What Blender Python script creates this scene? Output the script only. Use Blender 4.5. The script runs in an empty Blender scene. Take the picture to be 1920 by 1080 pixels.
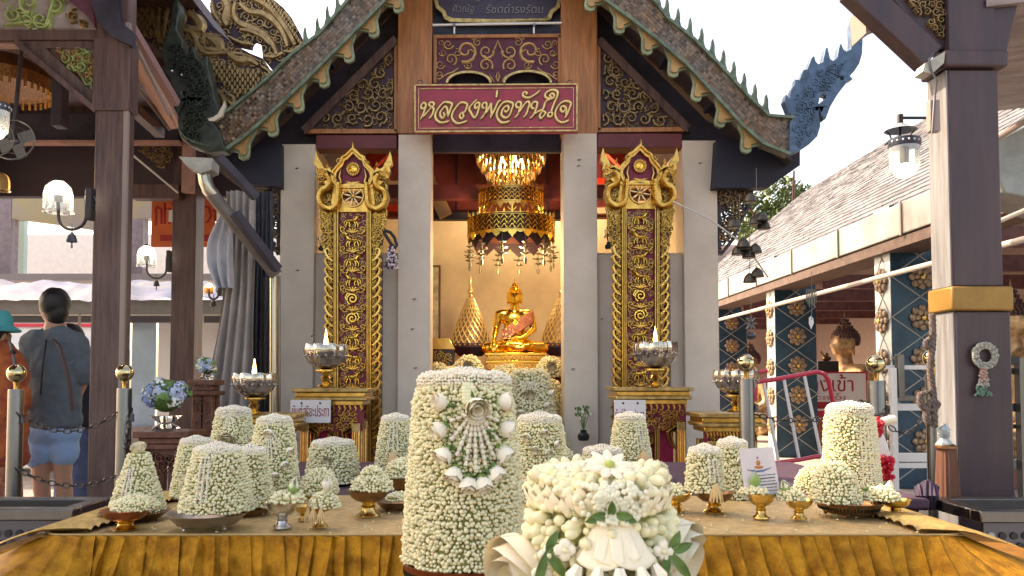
import bpy, bmesh, math, random
import numpy as np
from mathutils import Vector, Matrix, noise
from mathutils.geometry import tessellate_polygon
random.seed(7)
rng = np.random.default_rng(7)
sc = bpy.context.scene
C = sc.collection
PI = math.pi
# ------------------------------------------------------------------ camera
F, CX, HZ, PITCH, EYE = 1500.0, 920.0, 715.0, math.radians(2.5), 1.10
CY = HZ - F * math.tan(PITCH)
cam = bpy.data.cameras.new('camera'); camo = bpy.data.objects.new('camera', cam); C.objects.link(camo)
cam.sensor_fit = 'HORIZONTAL'; cam.sensor_width = 36.0; cam.lens = 36.0 * F / 1920.0
cam.shift_x = (960 - CX) / 1920.0; cam.shift_y = (CY - 540) / 1920.0
cam.clip_start = 0.05; cam.clip_end = 400
camo.location = (0, 0, EYE); camo.rotation_euler = (math.radians(90) + PITCH, 0, 0)
cam.dof.use_dof = True; cam.dof.focus_distance = 4.2; cam.dof.aperture_fstop = 22.0
sc.camera = camo
# ------------------------------------------------------------------ sky, sun, exposure
SUN_EL, SUN_AZ = math.radians(42), math.radians(-64)   # azimuth measured from +Y towards +X
w = bpy.data.worlds.new('World'); sc.world = w; w.use_nodes = True
nt = w.node_tree; nt.nodes.clear()
sky = nt.nodes.new('ShaderNodeTexSky'); sky.sky_type = 'NISHITA'; sky.sun_disc = False
sky.sun_elevation = SUN_EL; sky.sun_rotation = SUN_AZ
sky.air_density = 1.0; sky.dust_density = 3.0; sky.ozone_density = 1.0
bg = nt.nodes.new('ShaderNodeBackground'); bg.inputs['Strength'].default_value = 0.15
wo = nt.nodes.new('ShaderNodeOutputWorld')
nt.links.new(sky.outputs[0], bg.inputs[0]); nt.links.new(bg.outputs[0], wo.inputs[0])
sun = bpy.data.lights.new('sun', 'SUN'); sun.energy = 2.4; sun.angle = math.radians(0.5); sun.color = (1, .94, .84)
suno = bpy.data.objects.new('sun', sun); C.objects.link(suno)
sd = Vector((math.sin(SUN_AZ) * math.cos(SUN_EL), math.cos(SUN_AZ) * math.cos(SUN_EL), math.sin(SUN_EL)))
suno.rotation_euler = (-sd).to_track_quat('-Z', 'Y').to_euler(); suno.location = (-8, 2, 12)
sc.view_settings.view_transform = 'Standard'; sc.view_settings.look = 'None'
sc.view_settings.exposure = 1.87; sc.view_settings.gamma = 1
sc.view_settings.use_white_balance = True; sc.view_settings.white_balance_temperature = 9200; sc.view_settings.white_balance_tint = 18
sc.cycles.use_denoising = True
sc.cycles.max_bounces = 8; sc.cycles.transparent_max_bounces = 12
sc.cycles.caustics_reflective = False; sc.cycles.caustics_refractive = False
sc.cycles.sample_clamp_indirect = 6.0

# ------------------------------------------------------------------ pixel <-> place
cp, sp = math.cos(PITCH), math.sin(PITCH)
def W(px, py, Y):
    u, v = (px - CX) / F, (CY - py) / F
    d = Vector((u, cp - v * sp, sp + v * cp)); d *= Y / d.y
    return Vector((d.x, d.y, d.z + EYE))
def S(px, Y): return px * Y / F
def ON(py, z):                       # distance of a point of height z seen at row py
    v = (CY - py) / F
    return (z - EYE) * (cp - v * sp) / (sp + v * cp)

# ------------------------------------------------------------------ materials
MATS = {}
def M(name, col, rough=.5, metal=0., var=0., scale=12., bump=0., bscale=80., trans=0., emis=None, es=1., rnd=0., spec=.5, col2=None, sheen=0., alpha=1., coat=0., ior=1.45, bdist=.002, stretch=None, sss=0.):
    if name in MATS: return MATS[name]
    m = bpy.data.materials.new(name); m.use_nodes = True; MATS[name] = m
    n = m.node_tree; b = n.nodes['Principled BSDF']; L = n.links.new
    b.inputs['Base Color'].default_value = (*col, 1); b.inputs['Roughness'].default_value = rough
    b.inputs['Metallic'].default_value = metal; b.inputs['Specular IOR Level'].default_value = spec
    b.inputs['Transmission Weight'].default_value = trans; b.inputs['IOR'].default_value = ior
    b.inputs['Sheen Weight'].default_value = sheen; b.inputs['Alpha'].default_value = alpha
    b.inputs['Coat Weight'].default_value = coat
    if sss:
        b.inputs['Subsurface Weight'].default_value = sss; b.inputs['Subsurface Scale'].default_value = .004
    if emis: b.inputs['Emission Color'].default_value = (*emis, 1); b.inputs['Emission Strength'].default_value = es
    tc = n.nodes.new('ShaderNodeTexCoord'); vec = tc.outputs['Object']
    if stretch:
        mp = n.nodes.new('ShaderNodeMapping'); mp.inputs['Scale'].default_value = stretch; L(vec, mp.inputs['Vector']); vec = mp.outputs[0]
    cout = None
    if var or col2:
        t = n.nodes.new('ShaderNodeTexNoise'); t.inputs['Scale'].default_value = scale; t.inputs['Detail'].default_value = 6; t.inputs['Roughness'].default_value = .65
        L(vec, t.inputs['Vector'])
        mx = n.nodes.new('ShaderNodeMix'); mx.data_type = 'RGBA'
        a = col if col2 else tuple(max(0, c * (1 - var)) for c in col); c2 = col2 or tuple(min(1, c * (1 + var)) for c in col)
        rm = n.nodes.new('ShaderNodeMapRange'); rm.inputs['From Min'].default_value = .35; rm.inputs['From Max'].default_value = .65
        L(t.outputs['Fac'], rm.inputs['Value']); L(rm.outputs[0], mx.inputs['Factor'])
        mx.inputs[6].default_value = (*a, 1); mx.inputs[7].default_value = (*c2, 1); cout = mx.outputs[2]
    if rnd:
        g = n.nodes.new('ShaderNodeNewGeometry'); hs = n.nodes.new('ShaderNodeHueSaturation')
        mr = n.nodes.new('ShaderNodeMapRange'); mr.inputs['To Min'].default_value = 1 - rnd; mr.inputs['To Max'].default_value = 1 + rnd
        L(g.outputs['Random Per Island'], mr.inputs['Value']); L(mr.outputs[0], hs.inputs['Value'])
        if cout: L(cout, hs.inputs['Color'])
        else: hs.inputs['Color'].default_value = (*col, 1)
        cout = hs.outputs[0]
    if cout: L(cout, b.inputs['Base Color'])
    if bump:
        t2 = n.nodes.new('ShaderNodeTexNoise'); t2.inputs['Scale'].default_value = bscale; t2.inputs['Detail'].default_value = 5
        L(vec, t2.inputs['Vector']); bp = n.nodes.new('ShaderNodeBump'); bp.inputs['Strength'].default_value = bump; bp.inputs['Distance'].default_value = bdist
        L(t2.outputs['Fac'], bp.inputs['Height']); L(bp.outputs[0], b.inputs['Normal'])
    return m
white_plaster = M('white_plaster', (.60, .52, .435), .75, col2=(.69, .61, .52), scale=3.4, bump=.5, bscale=14, bdist=.004)
cream_wall = M('cream_wall', (.74, .67, .50), .8, var=.12, scale=3, bump=.2, bscale=30)
orange_wood = M('orange_wood', (.42, .17, .065), .45, var=.28, scale=6, bump=.2, stretch=(6, 6, .6))
brown_wood = M('brown_wood', (.060, .032, .034), .45, col2=(.15, .085, .075), scale=6, bump=.2, stretch=(6, 6, .5))
dark_wood = M('dark_wood', (.04, .035, .055), .55, var=.4, scale=4, bump=.3)
red_wood = M('red_wood', (.14, .025, .03), .5, var=.25, scale=4)
bright_red = M('bright_red_paint', (.55, .05, .03), .45, var=.15)
plum = M('plum_board', (.04, .02, .036), .5, var=.3, scale=9)
pink_soffit = M('pink_soffit', (.42, .24, .2), .7, var=.2, scale=4, bump=.2)
gold = M('gold_leaf', (.74, .44, .12), .3, 1., var=.25, scale=30, bump=.35, bscale=150)
gold_bright = M('bright_gold', (.95, .60, .13), .2, 1., var=.15, scale=18, bump=.25, bscale=70, bdist=.004)
old_gold = M('old_gold', (.52, .36, .15), .42, .85, var=.35, scale=25, bump=.5, bscale=120)
dull_gold = M('dull_gold', (.30, .20, .10), .5, .6, var=.4, scale=25, bump=.4)
green_gold = M('green_gold', (.30, .40, .16), .45, .35, var=.35, scale=14)
brass = M('brass', (.72, .48, .16), .22, 1., var=.15, scale=30, bump=.1)
bronze = M('bronze', (.26, .14, .07), .38, .9, var=.35, scale=30, bump=.4, bscale=200)
copper = M('copper', (.36, .12, .06), .33, .9, var=.3, scale=30, bump=.3)
silver = M('silver', (.62, .6, .58), .25, 1., var=.2, scale=40, bump=.3, bscale=200)
steel = M('stainless_steel', (.17, .165, .16), .3, 1., var=.06, scale=20)
dark_steel = M('dark_steel', (.12, .12, .14), .4, .9)
chrome_gold = M('polished_ball', (.55, .46, .26), .08, 1.)
crimson = M('crimson_panel', (.22, .015, .045), .45, var=.25, scale=14, bump=.1)
sign_maroon = M('maroon_sign_paint', (.33, .020, .045), .35, var=.25, scale=4, coat=.15)
white_paint = M('white_paint', (.8, .8, .8), .45)
black = M('black_plastic', (.015, .015, .018), .4)
glassm = M('clear_glass', (.95, .97, .98), .03, trans=1., ior=1.3)
smoky = M('smoky_glass', (.50, .45, .38), .10, .8, var=.5, scale=22, coat=.8)
warm_bulb = M('warm_bulb', (1, .8, .5), .5, emis=(1, .72, .32), es=7)
cool_bulb = M('cool_bulb', (1, 1, 1), .5, emis=(.95, .98, 1), es=9)
flame_m = M('candle_flame', (1, .6, .2), .5, emis=(1, .55, .16), es=9)
bud_m = M('jasmine_bud', (.80, .76, .50), .55, rnd=.10, sss=.15)
bud_g = M('jasmine_calyx', (.50, .54, .20), .6, rnd=.30)
core_m = M('garland_core', (.32, .32, .12), .9, var=.3, scale=120)
petal_w = M('white_petal', (.90, .84, .68), .65, spec=.2, var=.04, scale=90)
crown_w = M('crown_flower', (.82, .77, .63), .5, rnd=.07, sss=.2)
cream_p = M('cream_rose', (.86, .79, .60), .6, spec=.25, var=.06, scale=40, bump=.15, bscale=60)
leaf_g = M('leaf_green', (.075, .16, .035), .4, var=.3, scale=60)
lotus_g = M('lotus_sepal', (.26, .42, .12), .45, var=.2, scale=60)
straw = M('straw_petal', (.72, .50, .24), .6, rnd=.15)
skirt_m = M('gold_satin', (.30, .115, .006), .30, .55, col2=(.62, .29, .02), scale=24, bump=1., bscale=520, bdist=.003)  # second, brighter gold paints the cloth's sparkle as patches
top_m = M('gold_lame_cloth', (.62, .44, .21), .42, .35, var=.22, scale=45, bump=1., bscale=260, bdist=.004)
skin_m = M('skin', (.50, .28, .19), .5, var=.06)
hair_m = M('black_hair', (.012, .01, .012), .5, bump=.5, bscale=90)
mosaic_m = M('mosaic_glass', (.20, .10, .05), .22, .45, rnd=.5, col2=(.13, .11, .10), scale=5)
verdigris = M('verdigris', (.13, .18, .13), .5, .2, var=.4, scale=20, bump=.4)
verdi_dark = M('dark_green_mosaic', (.045, .06, .05), .4, .3, var=.4, scale=18, bump=.5, bscale=160)
teal_glass = M('blue_mosaic_column', (.018, .06, .10), .3, .2, var=.3, scale=6, bump=.15)
grout = M('pale_grout', (.42, .42, .38), .7)
cloth_grey = M('grey_curtain', (.40, .36, .34), .85, var=.12, scale=9, bump=.3, bscale=200)

# ------------------------------------------------------------------ mesh builder
class MB:
    def __init__(s): s.v = []; s.f = []; s.m = []; s.mats = []
    def mi(s, m):
        if m not in s.mats: s.mats.append(m)
        return s.mats.index(m)
    def add(s, vs, fs, m):
        o = len(s.v); s.v.extend([tuple(p) for p in vs]); k = s.mi(m)
        for f in fs: s.f.append(tuple(i + o for i in f)); s.m.append(k)
        return s
    def box(s, a, b, m, mat=None, taper=None):
        x0, y0, z0 = a; x1, y1, z1 = b
        vs = [Vector((x, y, z)) for z in (z0, z1) for x, y in ((x0, y0), (x1, y0), (x1, y1), (x0, y1))]
        if mat: vs = [mat @ v for v in vs]
        return s.add(vs, [(0, 3, 2, 1), (4, 5, 6, 7), (0, 1, 5, 4), (1, 2, 6, 5), (2, 3, 7, 6), (3, 0, 4, 7)], m)
    def cbox(s, c, sz, m, rot=None):
        T = Matrix.Translation(Vector(c)) @ (rot.to_4x4() if rot else Matrix())
        h = [k / 2 for k in sz]; return s.box((-h[0], -h[1], -h[2]), h, m, T)
    def beam(s, p0, p1, wd, ht, m, up=Vector((0, 0, 1))):
        p0, p1 = Vector(p0), Vector(p1); d = (p1 - p0).normalized()
        sx = d.cross(up); sx = sx.normalized() if sx.length > 1e-5 else Vector((1, 0, 0)); uz = sx.cross(d)
        vs = [p + sx * a * wd / 2 + uz * b * ht / 2 for p in (p0, p1) for a, b in ((-1, -1), (1, -1), (1, 1), (-1, 1))]
        return s.add(vs, [(0, 1, 2, 3), (4, 7, 6, 5), (0, 4, 5, 1), (1, 5, 6, 2), (2, 6, 7, 3), (3, 7, 4, 0)], m)
    def tube(s, pts, r, m, n=8, caps=True, closed=False):
        pts = [Vector(p) for p in pts]; k = len(pts); rs = r if isinstance(r, (list, tuple)) else [r] * k
        vs = []; nx = None
        for i, p in enumerate(pts):
            if closed: t = pts[(i + 1) % k] - pts[i - 1]
            else: t = pts[min(i + 1, k - 1)] - pts[max(i - 1, 0)]
            t = t.normalized() if t.length > 1e-9 else Vector((0, 0, 1))
            if nx is None:
                nx = t.orthogonal().normalized()
            nx = (nx - t * nx.dot(t)); nx = nx.normalized() if nx.length > 1e-6 else t.orthogonal().normalized()
            ny = t.cross(nx)
            for j in range(n):
                a = 2 * PI * j / n; vs.append(p + (nx * math.cos(a) + ny * math.sin(a)) * rs[i])
        fs = []
        for i in range(k if closed else k - 1):
            a, b = i * n, ((i + 1) % k) * n
            for j in range(n): fs.append((a + j, a + (j + 1) % n, b + (j + 1) % n, b + j))
        if caps and not closed:
            fs.append(tuple(range(n - 1, -1, -1))); fs.append(tuple((k - 1) * n + j for j in range(n)))
        return s.add(vs, fs, m)
    def lathe(s, prof, c, m, n=24, rf=None, T=None, zf=None, caps=True):
        vs = []; k = len(prof); c = Vector(c)
        for i, (r, z) in enumerate(prof):
            for j in range(n):
                a = 2 * PI * j / n; rr = r * (rf(a, i / max(1, k - 1)) if rf else 1); zz = z + (zf(a, i / max(1, k - 1)) if zf else 0)
                p = Vector((rr * math.cos(a), rr * math.sin(a), zz)); p = (T @ p) if T else p
                vs.append(p + c)
        fs = [(i * n + j, i * n + (j + 1) % n, (i + 1) * n + (j + 1) % n, (i + 1) * n + j) for i in range(k - 1) for j in range(n)]
        if caps:
            fs.append(tuple(range(n - 1, -1, -1))); fs.append(tuple((k - 1) * n + j for j in range(n)))
        return s.add(vs, fs, m)
    def ball(s, c, r, m, n=12, k=8, T=None):
        r = (r, r, r) if not isinstance(r, (tuple, list)) else r
        vs = [Vector((0, 0, -r[2]))]
        for i in range(1, k):
            ph = -PI / 2 + PI * i / k
            for j in range(n):
                a = 2 * PI * j / n; vs.append(Vector((r[0] * math.cos(ph) * math.cos(a), r[1] * math.cos(ph) * math.sin(a), r[2] * math.sin(ph))))
        vs.append(Vector((0, 0, r[2]))); vs = [(T @ v if T else v) + Vector(c) for v in vs]
        fs = [(0, 1 + (j + 1) % n, 1 + j) for j in range(n)]
        for i in range(k - 2):
            for j in range(n): a = 1 + i * n; b = a + n; fs.append((a + j, a + (j + 1) % n, b + (j + 1) % n, b + j))
        e = len(vs) - 1; a = 1 + (k - 2) * n
        fs += [(a + j, a + (j + 1) % n, e) for j in range(n)]
        return s.add(vs, fs, m)
    def capsule(s, p0, p1, r0, r1, m, n=10, sq=1.0):
        p0, p1 = Vector(p0), Vector(p1); d = p1 - p0; L = d.length; R = d.to_track_quat('Z', 'Y').to_matrix()
        prof = [(r0 * math.sin(a), -r0 * math.cos(a)) for a in (.25, .7, 1.2)] + [(r0, 0), ((r0 + r1) / 2, L / 2), (r1, L)] + [(r1 * math.sin(a), L + r1 * math.cos(a)) for a in (1.2, .7, .25)]
        Sc = Matrix.Diagonal((1, sq, 1)); return s.lathe(prof, p0, m, n, T=R @ Sc)
    def prism(s, pts, y, th, m, holes=(), T=None):      # pts: (x,z) outline in the plane y, extruded to y+th
        loops = [[Vector((p[0], p[1], 0)) for p in l] for l in [pts, *holes]]
        tr = tessellate_polygon(loops); flat = [p for l in loops for p in l]; n = len(flat)
        vs = [Vector((p.x, y, p.y)) for p in flat] + [Vector((p.x, y + th, p.y)) for p in flat]
        if T: vs = [T(v) for v in vs]
        fs = []
        for a, b, c in tr:
            A, B, D = flat[a], flat[b], flat[c]
            ccw = (B.x - A.x) * (D.y - A.y) - (B.y - A.y) * (D.x - A.x) > 0
            if not ccw: b, c = c, b
            fs.append((a, b, c)); fs.append((n + a, n + c, n + b))
        o = 0
        for li, l in enumerate(loops):
            k = len(l); ar = sum(l[i].x * l[(i + 1) % k].y - l[(i + 1) % k].x * l[i].y for i in range(k))
            for i in range(k):
                a, b = o + i, o + (i + 1) % k
                ok = (ar > 0) == (li == 0)
                fs.append((a, n + a, n + b, b) if ok else (a, b, n + b, n + a))
            o += k
        return s.add(vs, fs, m)
    def ppx(s, pts, Y, th, m, holes=()):                # the same with an outline measured at distance Y
        g = lambda l: [(W(x, y, Y).x, W(x, y, Y).z) for x, y in l]
        return s.prism(g(pts), Y, th, m, [g(h) for h in holes])
    def strip(s, pts, ws, h, m, fn, flat=False):        # raised ridge along a 2D line, laid on a surface by fn(u,v,h)
        k = len(pts)
        if k < 2: return s
        ws = ws if isinstance(ws, (list, tuple)) else [ws] * k
        vs = []
        for i in range(k):
            a, b = pts[max(i - 1, 0)], pts[min(i + 1, k - 1)]
            dx, dy = b[0] - a[0], b[1] - a[1]; l = math.hypot(dx, dy) or 1; nx, ny = -dy / l, dx / l; wd = ws[i] / 2; x, y = pts[i]
            if flat:
                vs += [fn(x + nx * wd, y + ny * wd, 0), fn(x + nx * wd, y + ny * wd, h), fn(x - nx * wd, y - ny * wd, h), fn(x - nx * wd, y - ny * wd, 0)]
            else:
                vs += [fn(x + nx * wd, y + ny * wd, 0), fn(x + nx * wd * .45, y + ny * wd * .45, h), fn(x - nx * wd * .45, y - ny * wd * .45, h), fn(x - nx * wd, y - ny * wd, 0)]
        fs = [(4 * i + j, 4 * i + j + 1, 4 * i + j + 5, 4 * i + j + 4) for i in range(k - 1) for j in range(3)]
        fs += [(0, 3, 2, 1), (4 * k - 4, 4 * k - 3, 4 * k - 2, 4 * k - 1)]
        return s.add(vs, fs, m)
    def mesh(s, name, off=(0, 0, 0), smooth=35):
        me = bpy.data.meshes.new(name); o = Vector(off)
        me.from_pydata([(v[0] - o.x, v[1] - o.y, v[2] - o.z) for v in s.v], [], s.f)
        for m in s.mats: me.materials.append(m)
        me.polygons.foreach_set('material_index', s.m)
        if smooth:
            me.polygons.foreach_set('use_smooth', [True] * len(s.f)); me.set_sharp_from_angle(angle=math.radians(smooth))
        me.update(); return me
    def build(s, name, parent=None, smooth=35, kind=None, bevel=0):
        off = wloc(parent) if parent else Vector()
        o = bpy.data.objects.new(name, s.mesh(name, off, smooth)); C.objects.link(o)
        if parent: o.parent = parent
        if kind: o['kind'] = kind
        if bevel:
            b = o.modifiers.new('bevel', 'BEVEL'); b.width = bevel; b.segments = 2; b.limit_method = 'ANGLE'
        return o
def wloc(o):
    l = Vector(o.location)
    while o.parent: o = o.parent; l += o.location
    return l
def thing(name, label, cat, loc=(0, 0, 0), group=None):
    o = bpy.data.objects.new(name, None); C.objects.link(o); o.location = Vector(loc); o.empty_display_size = .05
    o['label'] = label; o['category'] = cat
    if group: o['group'] = group
    return o
def single(mb, name, label, cat, loc=None, group=None, smooth=35, bevel=0):
    if loc is None:
        a = np.array(mb.v); loc = (a[:, 0].mean(), a[:, 1].mean(), a[:, 2].min())
    o = bpy.data.objects.new(name, mb.mesh(name, loc, smooth)); C.objects.link(o); o.location = loc
    o['label'] = label; o['category'] = cat
    if group: o['group'] = group
    if bevel:
        b = o.modifiers.new('bevel', 'BEVEL'); b.width = bevel; b.segments = 2; b.limit_method = 'ANGLE'
    return o
def struct(mb, name, smooth=35):
    o = mb.build(name, None, smooth); o['kind'] = 'structure'; return o
def inst(me, name, parent, loc, rot=None, scale=1.):    # a piece that shares its mesh; loc in world space
    o = bpy.data.objects.new(name, me); C.objects.link(o)
    if parent: o.parent = parent; o.location = Vector(loc) - wloc(parent)
    else: o.location = loc
    if rot is not None: o.rotation_mode = 'QUATERNION'; o.rotation_quaternion = rot
    o.scale = (scale,) * 3 if not isinstance(scale, (tuple, list)) else scale
    return o
def fused(mb, name, parent, voxel, smooth_it=4):
    o = mb.build(name, parent, smooth=0)
    r = o.modifiers.new('remesh', 'REMESH'); r.mode = 'VOXEL'; r.voxel_size = voxel; r.use_smooth_shade = True
    s_ = o.modifiers.new('smooth', 'SMOOTH'); s_.iterations = smooth_it; s_.factor = .5
    return o
def bulk(name, tv, tf, tm, mats, Ms, parent, kind='stuff', smooth=True):   # many copies of a small template in ONE mesh
    tv = np.asarray(tv, float); tf = np.asarray(tf, int); Ms = np.asarray(Ms, float)
    N, k, q = len(Ms), len(tv), tf.shape[1]
    V = (np.einsum('nij,kj->nki', Ms[:, :3, :3], tv) + Ms[:, None, :3, 3]).reshape(-1, 3)
    if parent: V = V - np.array(wloc(parent))
    Fc = (tf[None] + (np.arange(N) * k)[:, None, None]).reshape(-1)
    me = bpy.data.meshes.new(name); nf = N * len(tf)
    me.vertices.add(N * k); me.vertices.foreach_set('co', V.ravel())
    me.loops.add(nf * q); me.loops.foreach_set('vertex_index', Fc)
    me.polygons.add(nf); me.polygons.foreach_set('loop_start', np.arange(nf) * q)
    me.polygons.foreach_set('material_index', np.tile(np.asarray(tm, int), N))
    me.polygons.foreach_set('use_smooth', np.full(nf, smooth))
    for m in mats: me.materials.append(m)
    me.update(calc_edges=True); me.validate()
    o = bpy.data.objects.new(name, me); C.objects.link(o)
    if parent: o.parent = parent
    if kind: o['kind'] = kind
    return o
def frame_mat(p, z, size, roll=0., x=None):      # 4x4 with local +Z along z
    z = Vector(z).normalized(); x = (x or z.orthogonal()); x = (x - z * x.dot(z)).normalized(); y = z.cross(x)
    c, s_ = math.cos(roll), math.sin(roll); X = x * c + y * s_; Yv = y * c - x * s_
    sx, sy, sz = size if isinstance(size, (tuple, list)) else (size,) * 3
    return [[X.x * sx, Yv.x * sy, z.x * sz, p[0]], [X.y * sx, Yv.y * sy, z.y * sz, p[1]], [X.z * sx, Yv.z * sy, z.z * sz, p[2]], [0, 0, 0, 1]]
def plane_fn(Y, sgn=-1):                         # (px,py) at distance Y -> place; h comes towards the camera
    def fn(u, v, h): p = W(u, v, Y); p.y += sgn * h; return p
    return fn
def spiral(cx, cy, r, a0, turns=1.3, sgn=1, n=12, tail=.0):
    out = []
    for i in range(n):
        t = i / (n - 1); rr = r * (1 - .82 * t); a = a0 + sgn * turns * 2 * PI * t
        out.append((cx + rr * math.cos(a), cy + rr * math.sin(a)))
    return out
def inside(p, poly):
    x, y = p; c = False; n = len(poly)
    for i in range(n):
        x1, y1 = poly[i]; x2, y2 = poly[(i + 1) % n]
        if (y1 > y) != (y2 > y) and x < (x2 - x1) * (y - y1) / (y2 - y1) + x1: c = not c
    return c
def carve(mb, poly, s, h, m, fn, seed=1, dens=1., avoid=()):   # scrolling leaf ornament packed into an outline
    r_ = random.Random(seed); xs = [p[0] for p in poly]; ys = [p[1] for p in poly]
    row = 0; y = min(ys)
    while y < max(ys):
        x = min(xs) + (row % 2) * s * .8
        while x < max(xs):
            q = (x + r_.uniform(-.2, .2) * s, y + r_.uniform(-.2, .2) * s)
            if inside(q, poly) and not any(inside(q, a) for a in avoid) and r_.random() < dens:
                sg = 1 if (row + int(x / s)) % 2 else -1; a0 = r_.uniform(0, 6.28)
                pts = spiral(q[0], q[1], s * r_.uniform(.62, .85), a0, 1.25, sg, 11)
                pts = [p for p in pts if inside(p, poly)] 
                if len(pts) > 3:
                    n = len(pts); mb.strip(pts, [s * .34 * (1 - .5 * i / n) for i in range(n)], h, m, fn)
                for k in range(2):           # pointed leaves
                    a = r_.uniform(0, 6.28); p1 = (q[0] + s * .5 * math.cos(a), q[1] + s * .5 * math.sin(a)); p3 = (q[0] + s * 1.1 * math.cos(a + .5), q[1] + s * 1.1 * math.sin(a + .5)); p2 = ((p1[0] + p3[0]) / 2 - .15 * s * math.sin(a), (p1[1] + p3[1]) / 2 + .15 * s * math.cos(a))
                    if inside(p3, poly): mb.strip([p1, p2, p3], [s * .15, s * .34, s * .03], h * .8, m, fn)
            x += s * 1.55
        y += s * 1.3; row += 1
FONTS = {}
def text(s, px, py, Y, wpx, mat, name, parent, hpx=None, shear=0, depth=.002, rot=0):
    cu = bpy.data.curves.new('tmp', 'FONT'); cu.body = s; cu.size = 1; cu.shear = shear; cu.extrude = .02; cu.resolution_u = 4
    o = bpy.data.objects.new('tmp', cu); C.objects.link(o); bpy.context.view_layer.update()
    me = bpy.data.meshes.new_from_object(o.evaluated_get(bpy.context.evaluated_depsgraph_get()))
    bpy.data.objects.remove(o); bpy.data.curves.remove(cu)
    a = np.array([v.co[:] for v in me.vertices]); lo, hi = a.min(0), a.max(0)
    k = S(wpx, Y) / (hi[0] - lo[0]); ky = k if hpx is None else S(hpx, Y) / (hi[1] - lo[1])
    c = W(px, py, Y); off = wloc(parent)
    for v in me.vertices:
        x = (v.co.x - (lo[0] + hi[0]) / 2) * k; z = (v.co.y - (lo[1] + hi[1]) / 2) * ky
        if rot: x, z = x * math.cos(rot) - z * math.sin(rot), x * math.sin(rot) + z * math.cos(rot)
        v.co = (c.x + x - off.x, Y - (v.co.z + .02) * depth / .04 - off.y, c.z + z - off.z)
    me.materials.clear(); me.materials.append(mat); me.name = name
    t = bpy.data.objects.new(name, me); C.objects.link(t); t.parent = parent; return t
# =================================================================== SETTING
mb = MB(); mb.box((-60, -10, -.1), (60, 90, 0), M('stone_floor', (.30, .27, .25), .5, var=.2, scale=2, bump=.2)); struct(mb, 'ground')

# ------------------------------------------------------------------- SHRINE
YS = 6.0
shrine = thing('shrine', 'ornate temple shrine with white columns, steep mosaic roof edges and dragon finials', 'shrine', (W(931, 700, YS).x, YS, 0))
def px_box(mb, x0, x1, y0, y1, Y, d, m):
    a = W(x0, y1, Y); b = W(x1, y0, Y); mb.box((a.x, Y, a.z), (b.x, Y + d, b.z), m)
def to_floor(mb, x0, x1, ytop, Y, d, m, z0=0):
    a = W(x0, ytop, Y); b = W(x1, ytop, Y); mb.box((a.x, Y, z0), (b.x, Y + d, a.z), m)
for x0, x1, yt in ((527, 591, 270), (747, 808, 252), (1056, 1119, 248), (1280, 1344, 263)):
    mb = MB(); to_floor(mb, x0, x1, yt, YS, .26, white_plaster); col = mb.build('column', shrine, bevel=.006)
    mb = MB(); a = W(x0, 800, YS); b = W(x1, 800, YS); mb.box((a.x - .02, YS - .02, 0), (b.x + .02, YS + .28, .25), white_plaster); mb.build('column_base', col, bevel=.006)
for x0, x1 in ((745, 811), (1053, 1118)):
    mb = MB(); px_box(mb, x0, x1, -260, 250, YS - .004, .27, orange_wood); mb.build('post', shrine, bevel=.005)
nail = MB(); nail.ball((0, 0, 0), (.012, .012, .006), dark_steel, 6, 4); nail.beam((0, 0, 0), (.02, -.01, .004), .006, .006, dark_steel); nailm = nail.mesh('nail')
for x, y in ((556, 316), (557, 507), (776, 561), (772, 617), (778, 690), (1074, 692), (1085, 300), (1084, 311), (1312, 306), (1128, 598), (584, 630)): inst(nailm, 'nail', shrine, W(x, y, YS - (.004 if 740 < x < 1120 else 0)), None, .8)
# low side walls with a lower front step
for x0, x1 in ((592, 746), (1120, 1279)):
    mb = MB(); to_floor(mb, x0, x1, 474, YS + .12, .1, white_plaster); mb.build('low_wall', shrine, bevel=.004)
for x0, x1 in ((592, 612), (718, 746), (1120, 1150), (1256, 1279)):
    mb = MB(); to_floor(mb, x0, x1, 478, YS + .06, .057, white_plaster); mb.build('pilaster', shrine, bevel=.003)
# interior walls
XL, XR = W(560, 0, YS).x, W(1312, 0, YS).x
zt = W(0, 405, 8.3).z
mb = MB(); mb.box((XL, 8.3, 0), (XR, 8.42, zt), cream_wall); mb.build('back_wall', shrine)
for x in (XL, XR - .06):
    mb = MB(); mb.box((x, YS + .27, 0), (x + .06, 8.298, 3.0), cream_wall); mb.build('side_wall', shrine)
for i in range(14):
    x0 = XL + (XR - XL) * i / 14; x1 = XL + (XR - XL) * (i + 1) / 14
    mb = MB(); mb.box((x0 + .003, 8.29 - (i % 2) * .006, zt + .002), (x1 - .003, 8.4, 4.2), red_wood); mb.build('wall_board', shrine, bevel=.003)
mb = MB()
for yy in (6.9, 7.7): mb.beam((XL + .06, yy, 2.74), (XR - .06, yy, 2.74), .1, .12, red_wood)
mb.build('tie_beam', shrine)
for xx in (-1.15, 1.28):       # red rafters seen through the side openings
    for sgn in (1,):
        mb = MB(); s_ = 1 if xx < 0 else -1
        mb.beam((xx - s_ * .42, 7.2, 2.62), (xx + s_ * .5, 7.2, 3.5), .09, .11, bright_red); mb.build('rafter', shrine)
for x0, x1, py in ((592, 746, 350), (592, 746, 395), (1120, 1279, 345), (1120, 1279, 400)):
    mb = MB(); px_box(mb, x0 - 60, x1 + 40, py - 11, py, 7.6, .06, bright_red if py in (395, 345) else cream_wall); mb.build('purlin', shrine)
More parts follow.
